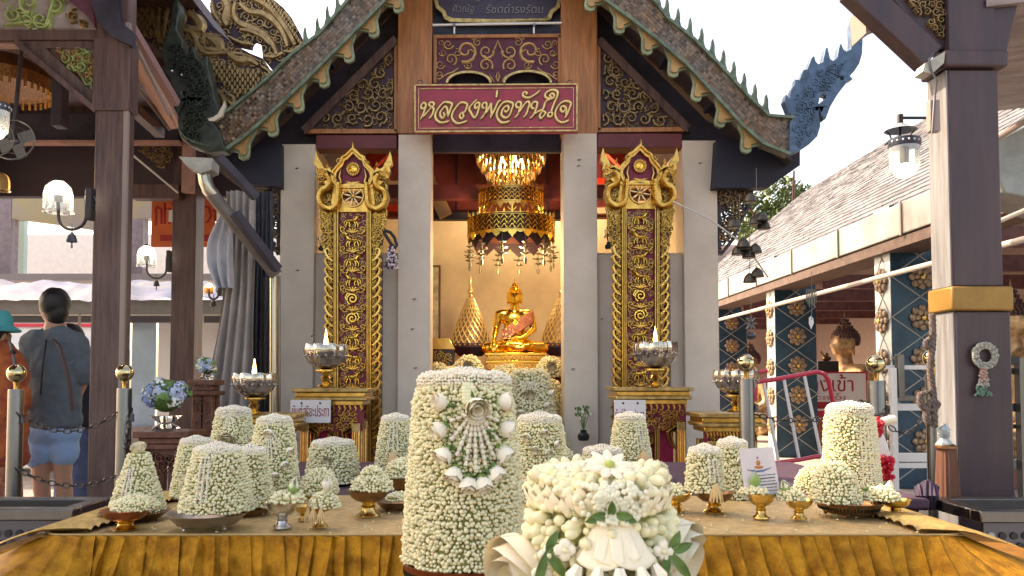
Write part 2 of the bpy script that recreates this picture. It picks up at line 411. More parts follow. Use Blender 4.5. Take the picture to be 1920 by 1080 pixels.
# bays next to the middle: sloping cream brace
mb = MB(); mb.beam(W(800, 330, 7.1), W(836, 405, 7.1), .08, .12, M('pale_brace', (.42, .28, .17), .6)); mb.build('brace', shrine)
mb = MB(); px_box(mb, 790, 1075, 150, 405, 7.25, .04, red_wood); mb.build('hanging_board', shrine)
for k in range(5): mb = MB(); px_box(mb, 800 + k * 56, 803 + k * 56, 150, 405, 7.235, .014, dark_wood); mb.build('batten', shrine)
mb = MB(); px_box(mb, 790, 1075, 398, 411, 7.20, .09, dark_wood); mb.build('board_edge', shrine)
# gable boards (dark) behind the carving
apex = (930, -230)
mb = MB(); zc = YS + .17
mb.ppx([(470, 272), (530, 236), (880, -120), (930, -190), (980, -120), (1325, 226), (1400, 265), (1400, 285), (470, 285)], zc, .05, dark_wood,
       holes=[[(596, 268), (745, 268), (745, 300 - 24), (596, 276)]] if 0 else ())
gab = mb.build('gable_wall', shrine)
# beams over the side bays and the middle bay
for x0, x1, y0, y1, d, m in ((592, 744, 253, 279, .02, red_wood), (1120, 1279, 250, 277, .02, red_wood), (812, 1052, 157, 172, .03, dark_wood)):
    mb = MB(); px_box(mb, x0, x1, y0, y1, YS + d, .14, m); mb.build('lintel', shrine, bevel=.004)
# middle bay: board behind plaque, arch panel
mb = MB(); px_box(mb, 812, 1052, -200, 66, YS + .1, .06, M('navy_board', (.03, .045, .08), .5, var=.25)); mb.build('upper_board', shrine)
fnA = plane_fn(YS + .05)
mb = MB()
def arch(cx, r, y0, n=12, k=.5): return [(cx - r * math.cos(PI * i / n), y0 - r * k * math.sin(PI * i / n)) for i in range(n + 1)]
a1 = arch(879, 38, 156); a2 = arch(989, 41, 156)
mb.ppx([(813, 68), (1052, 66), (1052, 157)] + [p for p in reversed(a2)] + [p for p in reversed(a1)] + [(813, 157)], YS + .05, .03, M('arch_board', (.10, .02, .045), .6, var=.3))
panel = mb.build('arch_panel', shrine)
mb = MB()
for cx, r in ((879, 39), (989, 42)): mb.strip(arch(cx, r + 2, 156, 18), 4.2, .012, old_gold, fnA, flat=True)
for l in ([(813, 70), (1052, 68)], [(816, 68), (816, 157)], [(1049, 68), (1049, 157)]): mb.strip(l, 6, .018, orange_wood, fnA, flat=True)
mb.build('panel_frame', panel)
mb = MB(); og = M('ochre_carving', (.52, .30, .12), .45, .45, var=.25, scale=20)
for s_ in (-1, 1):                       # mirrored scrollwork
    def fm(u, v, h, s_=s_): return fnA(933.5 + s_ * u, v, h)
    for cx, cy, r, a0, sg in ((60, 96, 22, 1.2, 1), (22, 97, 15, 3.4, -1), (23, 123, 14, 2.6, 1), (55, 123, 8, 0, 1), (93, 84, 10, 3, -1), (88, 112, 12, 2, 1), (108, 122, 9, 3, -1), (103, 100, 7, 0, 1), (110, 141, 8, 1, 1), (38, 80, 9, 4, 1), (76, 100, 8, 5, -1), (107, 82, 6, 2, 1)):
        p = spiral(cx, cy, r, a0, 1.35, sg, 16); n = len(p); mb.strip(p, [max(1.8, r * .34) * (1 - .55 * i / n) for i in range(n)], .012, og, fm)
        q = p[3]; mb.strip([q, (q[0] + r * .35, q[1] - r * .3), (q[0] + r * .7, q[1] - r * .2)], [2, 4, .5], .01, og, fm)
    mb.strip([(0, 76), (4, 88), (10, 98), (8, 108)], [1, 4, 3, 1], .012, og, fm)
    mb.strip([(0, 154), (3, 145), (1, 135)], [2, 5, .5], .012, og, fm); mb.strip([(7, 154), (12, 147), (16, 140)], [2, 4, .5], .012, og, fm)
    mb.strip([(74, 128), (84, 136), (96, 140), (112, 152)], [2, 5, 4, 1], .012, og, fm)
mb.build('scrollwork', panel, kind='stuff')
# triangular carved panels
for tri, fr, seed in ([((585, 246), (737, 246), (737, 92)), ((566, 251), (747, 251), (747, 70)), 3], [((1129, 92), (1129, 243), (1276, 243)), ((1118, 72), (1118, 249), (1294, 247)), 5]):
    Yp = YS + .06
    mb = MB(); mb.ppx(list(fr), Yp, .04, M('panel_ground', (.06, .035, .06), .6)); pn = mb.build('carved_panel', shrine)
    fn = plane_fn(Yp); mb = MB()
    f = list(fr) + [fr[0]]
    for i in range(3):
        a, b = f[i], f[i + 1]; diag = abs(a[0] - b[0]) > 10 and abs(a[1] - b[1]) > 10
        c = [sum(p[0] for p in fr) / 3, sum(p[1] for p in fr) / 3]
        sh = lambda p: (p[0] + (c[0] - p[0]) * .05, p[1] + (c[1] - p[1]) * .05)
        mb.strip([sh(a), sh(b)], 15 if diag else 8, .045 if diag else .03, orange_wood if not diag else brown_wood, fn, flat=True)
    mb.build('panel_frame', pn)
    mb = MB(); carve(mb, list(tri), 17, .035, dull_gold, fn, seed); carve(mb, list(tri), 8, .016, dull_gold, fn, seed + 9, .5); mb.build('carving', pn, kind='stuff')
# roof planes
Yf = 5.6
rid = W(928, -262, Yf); el = W(372, 292, Yf); er = W(1500, 292, Yf)
tile_dark = M('dark_roof', (.07, .05, .05), .7, var=.3, scale=8, bump=.4)
for e in (el, er):
    mb = MB(); d = Vector((0, 4.4, 0)); up = Vector((0, 0, .09))
    f0 = Vector((0, .16, 0))
    vs = [rid + f0, e + f0, e + d, rid + d]; mb.add([v for v in vs] + [v + up for v in vs], [(0, 1, 2, 3), (4, 7, 6, 5), (0, 4, 5, 1), (1, 5, 6, 2), (2, 6, 7, 3), (3, 7, 4, 0)], tile_dark)
    mb.build('roof_slope', shrine)
    for k in range(6):                   # rafters under the overhang
        t = .12 + k * .16; p = rid.lerp(e, t); mb = MB(); mb.beam(p + Vector((0, .2, -.02)), p + Vector((0, .5 if t < .85 else 4.2, -.02)), .05, .05, dark_wood); mb.build('roof_purlin', shrine)
# eave soffit timbers right and left
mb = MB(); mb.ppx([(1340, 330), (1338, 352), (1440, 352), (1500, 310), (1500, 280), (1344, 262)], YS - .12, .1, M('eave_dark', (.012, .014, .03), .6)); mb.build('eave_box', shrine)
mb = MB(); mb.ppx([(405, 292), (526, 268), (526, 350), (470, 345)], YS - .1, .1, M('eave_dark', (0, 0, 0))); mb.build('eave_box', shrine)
for pts, seed in (([(1346, 352), (1410, 352), (1400, 392), (1384, 420), (1372, 450), (1350, 478), (1346, 478)], 4), ([(524, 350), (478, 352), (486, 400), (505, 440), (516, 470), (524, 480)], 6)):
    mb = MB(); Yb = YS + .05; mb2 = MB()
    cx = sum(p[0] for p in pts) / len(pts); cy = sum(p[1] for p in pts) / len(pts)
    carve(mb, pts, 9, .04, dark_wood, plane_fn(Yb), seed); carve(mb, pts, 9, .04, dull_gold, plane_fn(Yb - .02), seed + 1, .6)
    mb.strip(pts + [pts[0]], 5, .05, dark_wood, plane_fn(Yb + .01), flat=True)
    mb.build('eave_bracket', shrine, kind='stuff')

# --- roof-edge boards with glass mosaic
def along(pl, step):
    out = []; acc = 0
    for i in range(len(pl) - 1):
        a, b = Vector(pl[i]), Vector(pl[i + 1]); L = (b - a).length; t = acc
        while t < L: out.append((a.lerp(b, t / L), (b - a).normalized())); t += step
        acc = t - L
    return out
Z3 = lambda X, Y: (210 + X / 3.485, Y / 3.485)
lower_l = [(925, -200), (860, -134), (725, 0), Z3(1359, 440), Z3(1240, 560), Z3(1100, 690), Z3(950, 830), Z3(860, 905), Z3(740, 985)]
upper_l = [Z3(600, 800), Z3(760, 730), Z3(900, 620), Z3(1040, 500), Z3(1180, 360), Z3(1359, 225), (655, 0), (790, -134), (925, -268)]
lower_r = [(925, -200), (1000, -128), (1132, 0), (1180, 35), (1232, 75), (1290, 125), (1345, 185), (1390, 235), (1430, 270), (1480, 290)]
upper_r = [(1487, 222), (1440, 218), (1400, 180), (1350, 125), (1300, 75), (1250, 35), (1228, 5), (1130, -90), (925, -268)]
for side, lo, up_, nm in ((-1, lower_l, upper_l, 'l'), (1, lower_r, upper_r, 'r')):
    mb = MB(); mb.ppx(lo + up_, Yf, .1, M('board_ground', (.25, .22, .17), .5, .2, var=.3)); bb = mb.build('roof_edge_board', shrine)
    # mosaic squares laid on the board, one joined mesh
    Ms = []; poly = lo + up_; ang = math.atan2(1, 1)
    ca, sa = math.cos(.77), math.sin(.77) * (-side if side > 0 else 1)
    dx = (math.cos(.77), -math.sin(.77)) if side < 0 else (math.cos(.77), math.sin(.77)); dy = (-dx[1], dx[0])
    c0 = (600, 120) if side < 0 else (1330, 120)
    inner = poly
    for i in range(-75, 76):
        for j in range(-12, 13):
            q = (c0[0] + dx[0] * i * 6.3 + dy[0] * j * 6.3, c0[1] + dx[1] * i * 6.3 + dy[1] * j * 6.3)
            ok = all(inside((q[0] + a * 4.5, q[1] + b * 4.5), inner) for a, b in ((1, 0), (-1, 0), (0, 1), (0, -1)))
            if ok and q[1] > -150:
                p = W(q[0], q[1], Yf - .004); zt_ = Vector((random.uniform(-.16, .16), -1, random.uniform(-.16, .16)))
                Ms.append(frame_mat(p, zt_, (S(2.7, Yf), S(2.7, Yf), .004), x=Vector((dx[0], 0, -dx[1]))))
    tv = [(-1, -1, 0), (1, -1, 0), (1, 1, 0), (-1, 1, 0), (-1, -1, -1.2), (1, -1, -1.2), (1, 1, -1.2), (-1, 1, -1.2)]
    tf = [(0, 1, 2, 3), (4, 5, 1, 0), (5, 6, 2, 1), (6, 7, 3, 2), (7, 4, 0, 3)]
    bulk('mosaic_tiles', tv, tf, [0] * 5, [mosaic_m], Ms, bb, smooth=False)
    mb = MB(); fn = plane_fn(Yf - .002)
    mb.strip(lo, 5.5, .03, verdigris, fn, flat=True); mb.strip(up_, 5, .03, verdigris, fn, flat=True); mb.build('edge_moulding', bb)
    # crest horns
    pts = along([(x, y) for x, y in up_[::-1]], 29 if side > 0 else 29)
    tpl = [(-14, 5), (-8, -5), (-1, -9), (4, -17), (6, -31), (8, -33), (11, -20), (11, -7), (14, 5)]
    for p, d in pts:
        if side < 0 and not (560 < p.x < 700): continue
        if side > 0 and p.x > 1452: continue
        if p.y < -70: continue
        g = -1 if side < 0 else 1
        mb = MB(); mb.ppx([(p.x + x * (1 if side > 0 else -.9), p.y + y) for x, y in tpl], Yf + .03, .035, verdigris); mb.build('crest_horn', bb, bevel=.004)
    # leaf pendants under the lower edge
    for p, d in along(lo, 66):
        if p.y < -60 or p.y > (262 if side < 0 else 250): continue
        A = [(-38, -2), (-22, 8), (-10, 14), (-4, 22), (4, 33), (12, 38), (22, 34), (26, 26), (21, 18), (27, 10), (36, -2)]
        # local axes: a along edge downwards, b away from the board
        bx, by = (-d.y, d.x) if side > 0 else (d.y, -d.x)
        if by < 0: bx, by = -bx, -by
        if side < 0: bx, by = -d.y, d.x
        if by < 0: bx, by = -bx, -by
        sc_ = .95
        P = [(p.x + (x * d.x + y * bx) * sc_, p.y + (x * d.y + y * by) * sc_) for x, y in A]
        mb = MB(); mb.ppx(P, Yf + .03, .03, M('pendant_green', (.24, .30, .19), .45, .2, var=.3)); o = mb.build('leaf_pendant', bb, bevel=.004)
        Q = [(p.x + ((x * .62 + 3) * d.x + (y * .66 + 3) * bx) * sc_, p.y + ((x * .62 + 3) * d.y + (y * .66 + 3) * by) * sc_) for x, y in A]
        mb = MB(); mb.ppx(Q, Yf + .012, .018, M('pendant_gold', (.42, .25, .10), .45, .3, var=.2)); mb.build('gold_inlay', o)
# --- dragon finials (silhouettes with raised scales, jaw and eye)
nr = [(1482, 226), (1487, 222), (1478, 210), (1470, 190), (1474, 176), (1481, 184), (1483, 170), (1490, 158), (1491, 148), (1500, 150), (1503, 140), (1507, 130), (1514, 130), (1518, 118), (1522, 108), (1527, 104), (1530, 115), (1535, 120), (1543, 116), (1548, 90), (1552, 88), (1557, 110), (1563, 114), (1570, 108), (1573, 90), (1577, 80), (1582, 92), (1588, 96), (1596, 92), (1597, 70), (1595, 50), (1600, 35), (1605, 22), (1609, 20), (1612, 28), (1613, 50), (1618, 75), (1617, 100), (1612, 118), (1603, 132), (1594, 142), (1600, 148), (1590, 152), (1582, 162), (1570, 178), (1557, 200), (1549, 222), (1545, 225), (1540, 215), (1536, 206), (1536, 215), (1539, 235), (1533, 255), (1518, 270), (1500, 282), (1480, 291)]
hole1 = [(1535, 195), (1537, 183), (1543, 177), (1550, 179), (1549, 186), (1541, 190)]
hole2 = [(1575, 148), (1577, 144), (1583, 144), (1582, 149), (1577, 150)]
veiled_naga = M('veiled_finial', (.06, .12, .20), .4, .2, var=.4, scale=14, bump=.4)  # bluer than the finial itself: lens veil painted into the colour
mb = MB(); mb.ppx(nr, Yf - .03, .07, veiled_naga, holes=[hole1, hole2]); nd = mb.build('dragon_finial', shrine, bevel=.008)
mb = MB(); fn = plane_fn(Yf - .032)
carve(mb, [(1495, 280), (1485, 230), (1490, 180), (1530, 130), (1590, 110), (1560, 170), (1530, 170), (1525, 250)], 11, .007, veiled_naga, fn, 8)
mb.build('scale_relief', nd, kind='stuff')
nl = [Z3(*p) for p in ((745, 985), (640, 992), (560, 968), (500, 945), (450, 900), (430, 840), (426, 790), (445, 745), (470, 700), (478, 660), (450, 700), (420, 755), (412, 720), (415, 670), (400, 620), (385, 560), (365, 500), (340, 460), (305, 440), (347, 428), (330, 380), (315, 330), (330, 290), (355, 230), (380, 150), (385, 60), (405, -8), (430, -8), (440, 60), (430, 130), (420, 190), (440, 230), (460, 260), (465, 330), (480, 375), (500, 350), (515, 310), (530, 300), (545, 350), (560, 400), (580, 402), (600, 370), (622, 372), (625, 420), (640, 500), (665, 600), (672, 650), (690, 690), (700, 735), (640, 782), (660, 800), (700, 860))]
mb = MB(); mb.ppx(nl, Yf - .06, .12, verdi_dark, holes=[[Z3(*p) for p in ((455, 605), (462, 590), (480, 595), (490, 620), (488, 640), (470, 628))]])
nd = mb.build('dragon_finial', shrine, bevel=.008)
mb = MB(); fn = plane_fn(Yf - .062)
carve(mb, [Z3(*p) for p in ((500, 930), (450, 850), (480, 700), (520, 600), (400, 450), (360, 350), (400, 260), (620, 430), (650, 650), (620, 780), (580, 930))], 10, .02, verdi_dark, fn, 3)
mb.strip([Z3(450, 860), Z3(480, 900), Z3(540, 930), Z3(640, 960)], 3, .02, verdigris, fn); mb.build('scale_relief', nd, kind='stuff')
mb = MB()
for x, y, r in ((393, 465, 12), (455, 490, 9)): q = W(*Z3(x, y), Yf - .08); mb.ball(q, S(r / 3.5, Yf), M('mirror_eye', (.6, .6, .65), .1, .9), 8, 6)
mb.build('eye', nd)
mb = MB(); mb.ppx([Z3(*p) for p in ((625, 775), (660, 765), (690, 745), (715, 700), (735, 660), (740, 690), (715, 760), (670, 790), (635, 790))], Yf - .07, .03, M('ivory', (.65, .6, .5), .4)); mb.build('fang', nd)

# ------------------------------------------------------------------- sign board
Ys = 5.82
sb = thing('sign_board', 'maroon sign board with gold Thai script and double gold frame over the middle bay', 'sign', W(930, 250, Ys))
mb = MB(); px_box(mb, 777, 1083, 157, 249, Ys, .03, sign_maroon); mb.build('board', sb)
mb = MB(); fn = plane_fn(Ys)
for o, wd, h in ((1.5, 2.8, .012), (8, 1.3, .006)):
    c = [(777 + o, 159 + o), (1083 - o, 157 + o), (1083 - o, 247 - o), (777 + o, 249 - o)]
    for i in range(4): mb.strip([c[i], c[(i + 1) % 4]], wd, h, old_gold, fn, flat=True)
mb.build('frame', sb)
mb = MB()
for x in (788, 1068): mb.tube([W(x + 5 * math.cos(a), 156 + 6 * math.sin(a), Ys + .015) for a in np.linspace(0, 6.28, 12)], .004, dark_steel, 6)
mb.build('hanger_ring', sb)
T1 = [[(262, 500), (240, 530), (205, 525), (190, 490), (215, 440), (255, 425), (282, 460), (274, 510), (255, 560), (225, 650), (175, 735)], [(228, 690), (300, 600), (360, 535), (400, 500)],
      [(398, 495), (350, 480), (340, 445), (375, 415), (425, 430), (425, 470), (395, 497), (425, 530), (415, 590), (385, 660), (335, 720)],
      [(715, 755), (640, 778), (560, 788), (490, 750), (452, 680), (465, 600), (520, 510), (590, 430), (660, 410), (760, 440), (740, 520), (710, 610), (683, 690)], [(683, 690), (682, 580), (650, 495), (600, 520), (550, 590), (545, 650), (585, 705), (625, 660), (602, 600)],
      [(1040, 755), (960, 785), (870, 803), (790, 755), (758, 680), (780, 590), (850, 490), (930, 418), (1040, 445), (1020, 540), (985, 600), (940, 610), (900, 660), (935, 715), (975, 670), (945, 610)],
      [(1225, 360), (1150, 430), (1078, 520), (1100, 590), (1170, 695), (1220, 640), (1250, 540), (1270, 450), (1230, 420), (1180, 470), (1200, 530), (1240, 480)],
      [(1370, 520), (1320, 510), (1330, 440), (1385, 425), (1400, 470), (1390, 560), (1340, 660), (1280, 730)], [(1340, 660), (1420, 560), (1482, 430), (1480, 540), (1490, 620), (1468, 715)], [(1470, 700), (1520, 600), (1571, 490), (1610, 410), (1662, 375)],
      [(1592, 190), (1585, 260), (1575, 335)]]
T2 = [[(255, 755), (180, 782), (100, 785), (40, 730), (12, 640), (40, 540), (120, 430), (210, 400), (312, 440), (290, 540), (250, 650), (180, 700), (110, 660), (105, 590), (150, 510), (215, 480), (232, 540), (190, 592), (155, 560)],
      [(440, 500), (390, 512), (365, 460), (400, 410), (455, 420), (458, 480), (430, 550), (400, 640), (335, 705)], [(400, 640), (500, 480), (580, 400), (617, 440), (590, 530), (550, 640), (495, 700)],
      [(545, 285), (572, 245), (520, 228), (488, 270), (530, 320), (620, 325), (720, 270), (820, 190)],
      [(715, 530), (660, 520), (650, 460), (700, 410), (758, 420), (750, 490), (720, 580), (680, 660), (615, 715)], [(680, 655), (760, 590), (830, 560), (870, 530), (900, 430), (940, 380), (1000, 360)], [(845, 565), (912, 610), (870, 670), (820, 712), (808, 650), (850, 580)],
      [(1030, 320), (990, 290), (1020, 255), (1065, 270), (1060, 325), (1000, 347), (920, 325), (903, 270), (960, 210), (1050, 185), (1132, 220), (1120, 320), (1070, 430), (1030, 540), (1010, 590), (958, 620), (965, 675), (1020, 670), (1038, 620), (1000, 590)],
      [(1340, 740), (1280, 772), (1200, 782), (1120, 730), (1088, 640), (1110, 540), (1190, 430), (1290, 390), (1378, 430), (1350, 530), (1310, 630), (1262, 708)], [(1285, 660), (1295, 560), (1262, 490), (1200, 500), (1192, 560), (1240, 592), (1262, 550)]]
def smooth_pl(p, n=4):
    out = []
    for i in range(len(p) - 1):
        p0, p1, p2, p3 = p[max(i - 1, 0)], p[i], p[i + 1], p[min(i + 2, len(p) - 1)]
        for k in range(n):
            t = k / n
            out.append(tuple(.5 * (2 * p1[j] + (p2[j] - p0[j]) * t + (2 * p0[j] - 5 * p1[j] + 4 * p2[j] - p3[j]) * t * t + (3 * p1[j] - p0[j] - 3 * p2[j] + p3[j]) * t ** 3) for j in (0, 1)))
    out.append(p[-1]); return out
letter_gold = M('letter_gold', (.95, .66, .28), .4, .25, var=.12)
letter_edge = M('letter_dark_edge', (.13, .05, .015), .6)  # dark outline that makes the letters easier to read
for ox, TT in ((770, T1), (930, T2)):
    for st in TT:
        q = smooth_pl(st); pts = [(ox + x / 9.82, 150 + y / 9.82) for x, y in q]; n = len(pts); ws = []
        for i in range(n):
            a, b = q[max(i - 1, 0)], q[min(i + 1, n - 1)]; th = math.atan2(-(b[1] - a[1]), b[0] - a[0])
            e = min(1, min(i, n - 1 - i) / 3 + .35); ws.append((3.3 + 3.0 * abs(math.sin(th - .8))) * e)
        mb = MB(); mb.strip(pts, ws, .012, letter_gold, fn); lt = mb.build('letter_stroke', sb)
        mb = MB(); mb.strip([(x + .5, y + .7) for x, y in pts], [k + 2.4 for k in ws], .004, letter_edge, fn, flat=True); mb.build('letter_edge', lt)
# top plaque
Yq = YS + .02
pl = thing('name_plaque', 'dark donor plaque with scalloped gold border and raised Thai letters above the tube light', 'plaque', W(933, 45, Yq))
half = [(0, 43), (88, 41), (100, 35), (104, 24), (116, 14), (119, 0), (112, -12), (119, -24), (110, -40), (98, -46), (0, -60)]
outl = [(933 + x, y) for x, y in half] + [(933 - x, y) for x, y in reversed(half[:-1])]
inl = [(933 + (x - 933) * .945, (y + 8) * .86 - 8) for x, y in outl]
mb = MB(); mb.ppx(outl, Yq, .03, old_gold, holes=[inl]); mb.build('border', pl, bevel=.003)
mb = MB(); mb.ppx(inl, Yq + .012, .02, M('plaque_ground', (.045, .035, .07), .4, var=.2)); mb.build('board', pl)
pt = M('plaque_letters', (.20, .18, .19), .4, .3)
text('บูรพองค์', 930, -4, Yq + .012, 80, pt, 'lettering', pl, 16, .15, .008)
text('ศิวณัฐ', 869, 18, Yq + .012, 42, pt, 'lettering', pl, 20, .15, .008)
text('รัชตดำรงรัตน', 965, 17, Yq + .012, 110, pt, 'lettering', pl, 18, .15, .008)
tl = thing('tube_light', 'thin white fluorescent tube fixed below the donor plaque', 'light', W(932, 46, YS - .02))
mb = MB(); mb.tube([W(811, 47, YS - .02), W(1053, 43, YS - .02)], .009, white_paint, 10); mb.build('tube', tl)
mb = MB()
for x in (852, 1001): p = W(x, 50, YS); mb.cbox(p, (.02, .08, .02), steel); q = W(x, 57, YS - .03); mb.cbox(q, (.012, .012, .05), white_paint)
mb.build('bracket', tl)
# =================================================================== THINGS OF THE SHRINE
# ---------------- gilded door-side panels
def animal(mb, cx, cy, s, kind, fn, Y, m):
    """small gilded beast in relief: body, neck, head, four bent legs, tail (px units)"""
    g = -1 if kind % 2 else 1
    P = lambda x, y: (cx + g * x * s, cy + y * s)
    def blob(x, y, rx, ry, h=.03):
        q = W(*P(x, y), Y); mb.ball((q.x, q.y - .004, q.z), (S(rx * s, Y), h, S(ry * s, Y)), m, 10, 6)
    if kind in (4, 5):                                    # serpent in coils
        mb.strip(spiral(cx, cy, 11 * s, 2, 1.6, 1, 20), [4.4 * s] * 20, .03, m, fn); mb.strip([P(-9, 4), P(-13, -2), P(-9, -10), P(-3, -9)], [3, 4, 4, 2], .03, m, fn); return
    if kind == 9:                                         # cock
        blob(0, 0, 6, 5); blob(7, -7, 3, 3); mb.strip([P(3, -2), P(6, -6)], 4, .03, m, fn)
        for k in range(3): mb.strip([P(-4, 0), P(-9 - k, -6 - k), P(-13 + 2 * k, 1 - 4 * k)], [3, 3, .6], .02, m, fn)
        for k in (-1, 2): mb.strip([P(k, 4), P(k, 11)], 1.8, .02, m, fn)
        return
    long_, thick = (1.0, 1.0) if kind not in (0, 3) else (.8, .8)
    blob(-2, 0, 9 * long_, 4.6 * thick); blob(4, -1, 5, 5 * thick); blob(-7, 0, 4.6, 4.6)
    mb.strip([P(6, -2), P(10, -7)], [6, 4.4], .035, m, fn); blob(12, -8, 4, 3)
    if kind in (1, 7): mb.strip([P(11, -10), P(14, -15), P(18, -15)], [2.4, 2, .6], .02, m, fn); mb.strip([P(12, -10), P(9, -14)], [2, .6], .02, m, fn)
    if kind in (3,): mb.strip([P(11, -10), P(8, -17)], [2.6, 1], .02, m, fn)
    for k, (x, dx) in enumerate(((-9, -2), (-6, 2), (4, 2), (7, 4))): mb.strip([P(x, 2), P(x + dx, 7), P(x + dx - 1, 12)], [3.6, 2.6, 1.8], .025, m, fn)
    mb.strip([P(-11, -1), P(-15, 3), P(-14, 9)], [2, 1.8, .8], .02, m, fn)
    if kind in (6,): mb.strip([P(6, -8), P(2, -5), P(0, -7)], [3, 3, 1], .03, m, fn)
def yantra(cx, label, seed, flip):
    Y = 5.86; dy = -6 if flip else 0
    t = thing('gilded_panel', label, 'carved panel', W(cx, 800, Y)); t.location.z = 0
    mb = MB(); px_box(mb, cx - 30, cx + 30, 396 + dy, 900, Y + .01, .03, crimson); back = mb.build('back_board', t)
    fn = plane_fn(Y)
    for s_ in (-1, 1):
        mb = MB()
        for o, wd in ((27.5, 3.4), (31, 3), (34, 3.4)): mb.strip([(cx + s_ * o, 392 + dy), (cx + s_ * o, 895)], wd, .03, gold, fn)
        mb.build('side_rail', t)
        mb = MB()                                             # wavy acanthus border
        y = 470 + dy; k = 0
        while y < 885:
            f = lambda x, yy: (cx + s_ * x, yy)
            mb.strip([f(37, y + 20), f(43, y + 16), f(49, y + 8), f(51, y), f(47, y - 4), f(43, y)], [5, 7, 7, 6, 4, 3], .03, gold if k % 3 else brass, fn)
            mb.strip([f(37, y + 10), f(42, y + 5), f(45, y + 2)], [4, 4, 1], .02, dull_gold, fn)
            mb.strip([f(50, y + 6), f(54, y + 2), f(52, y - 2)], [3, 3, 1], .02, gold, fn)
            y += 17.5; k += 1
        mb.ppx([(cx + s_ * a, b) for a, b in ((33, 400 + dy), (33, 895), (50, 895), (50, 480 + dy), (55, 440 + dy), (58, 400 + dy))], Y + .02, .02, dull_gold)
        carve(mb, [(cx + s_ * 36, 400 + dy), (cx + s_ * 36, 890), (cx + s_ * 46, 890), (cx + s_ * 46, 400 + dy)], 4.5, .035, gold, fn, seed + 5)
        carve(mb, [(cx + s_ * a, b + dy) for a, b in ((44, 300), (50, 318), (68, 330), (64, 380), (60, 430), (40, 430), (40, 350))], 6, .03, gold, plane_fn(Y + .012), seed + 7)
        mb.ppx([(cx + s_ * a, b + dy) for a, b in ((40, 318), (56, 330), (66, 345), (64, 385), (58, 405), (40, 405))], Y + .02, .02, dull_gold)
        mb.build('scroll_border', t, kind='stuff')
    mb = MB(); carve(mb, [(cx - 26, 400 + dy), (cx + 26, 400 + dy), (cx + 26, 890), (cx - 26, 890)], 7.5, .010, old_gold, plane_fn(Y + .012), seed + 2, .85); mb.build('vine_relief', t, kind='stuff')
    # beasts in the middle, one reliefs each, with lotus between
    n = 12
    for k in range(n):
        cy = 415 + dy + k * 36.5 if k < 12 else 0
        if cy > 880: break
        mb = MB(); animal(mb, cx + random.uniform(-1, 1), cy, 1.02, k, fn, Y, gold_bright); mb.build('beast_relief', t)
        mb = MB(); yy = cy + 18.5
        for a in (-1.3, -.65, 0, .65, 1.3): mb.strip([(cx, yy + 4), (cx + 9 * math.sin(a), yy + 2 - 7 * math.cos(a)), (cx + 14 * math.sin(a), yy + 3 - 9 * math.cos(a) * .8)], [3, 5, .8], .022, gold, fn)
        for s_ in (-1, 1): mb.strip(spiral(cx + s_ * 18, yy - 3, 6.5, 1.5, 1.1, -s_, 9), [2.4] * 9, .018, gold, fn); mb.strip([(cx + s_ * 8, yy + 4), (cx + s_ * 17, yy + 6), (cx + s_ * 23, yy - 2), (cx + s_ * 24, yy - 12)], [2, 2.4, 2, 1], .018, gold, fn)
        mb.build('lotus_relief', t)
    # head: arch frame, medallion, wheel
    arch_o = [(0, -122), (6, -116), (14, -108), (22, -104), (26, -92), (34, -84), (42, -74), (44, -60), (38, -48), (28, -40), (-28, -40), (-38, -48), (-44, -60), (-42, -74), (-34, -84), (-26, -92), (-22, -104), (-14, -108), (-6, -116)]
    A = [(cx + x, 397 + dy + y) for x, y in arch_o]; B = [(cx + x * .74, 397 + dy + (y + 78) * .76 - 76) for x, y in arch_o]
    mb = MB(); mb.ppx(A, Y - .02, .06, gold, holes=[B]); mb.strip([((a[0] + b[0]) / 2, (a[1] + b[1]) / 2) for a, b in zip(A, B)] + [((A[0][0] + B[0][0]) / 2, (A[0][1] + B[0][1]) / 2)], 6, .045, gold, fn)
    mb.strip([(cx, 284 + dy), (cx + 1, 276 + dy), (cx, 268 + dy)], [9, 5, .6], .03, gold, fn)
    for s_ in (-1, 1): mb.strip(spiral(cx + s_ * 25, 305 + dy, 6, 0, 1.2, s_, 9), [3] * 9, .045, gold, fn)
    mb.build('arch_frame', t, bevel=.003)
    mb = MB(); mb.ppx(B, Y + .02, .02, crimson); q = W(cx, 317 + dy, Y); hb = mb.build('arch_field', t)
    mb = MB()
    for k in range(16): a = k * PI / 8; mb.ball((q.x + .043 * math.cos(a), q.y + .005, q.z + .043 * math.sin(a)), (.012, .012, .012), brass, 6, 4)
    mb.ball((q.x, q.y + .01, q.z), (.038, .022, .038), gold_bright, 16, 6)
    mb.build('sun_medallion' if not flip else 'flower_medallion', hb)
    mb = MB()
    for s_ in (-1, 1):
        mb.strip([(cx + s_ * 25, 352 + dy), (cx + s_ * 22, 342 + dy), (cx + s_ * 25, 332 + dy), (cx + s_ * 22, 318 + dy)], [6, 5, 5, .8], .02, gold, fn); mb.strip([(cx + s_ * 32, 350 + dy), (cx + s_ * 30, 340 + dy), (cx + s_ * 33, 332 + dy)], [3, 4, .6], .02, gold, fn)
        mb.strip([(cx, 350 + dy), (cx + s_ * 6, 343 + dy), (cx + s_ * 13, 342 + dy)], [2, 5, .8], .02, gold, fn)
    mb.build('flame_relief', hb)
    # body of the head: shield with wheel
    hy = 368 + dy
    ring = [(cx + 20 * math.cos(a), hy + 20 * math.sin(a)) for a in np.linspace(0, 2 * PI, 25)[:-1]]
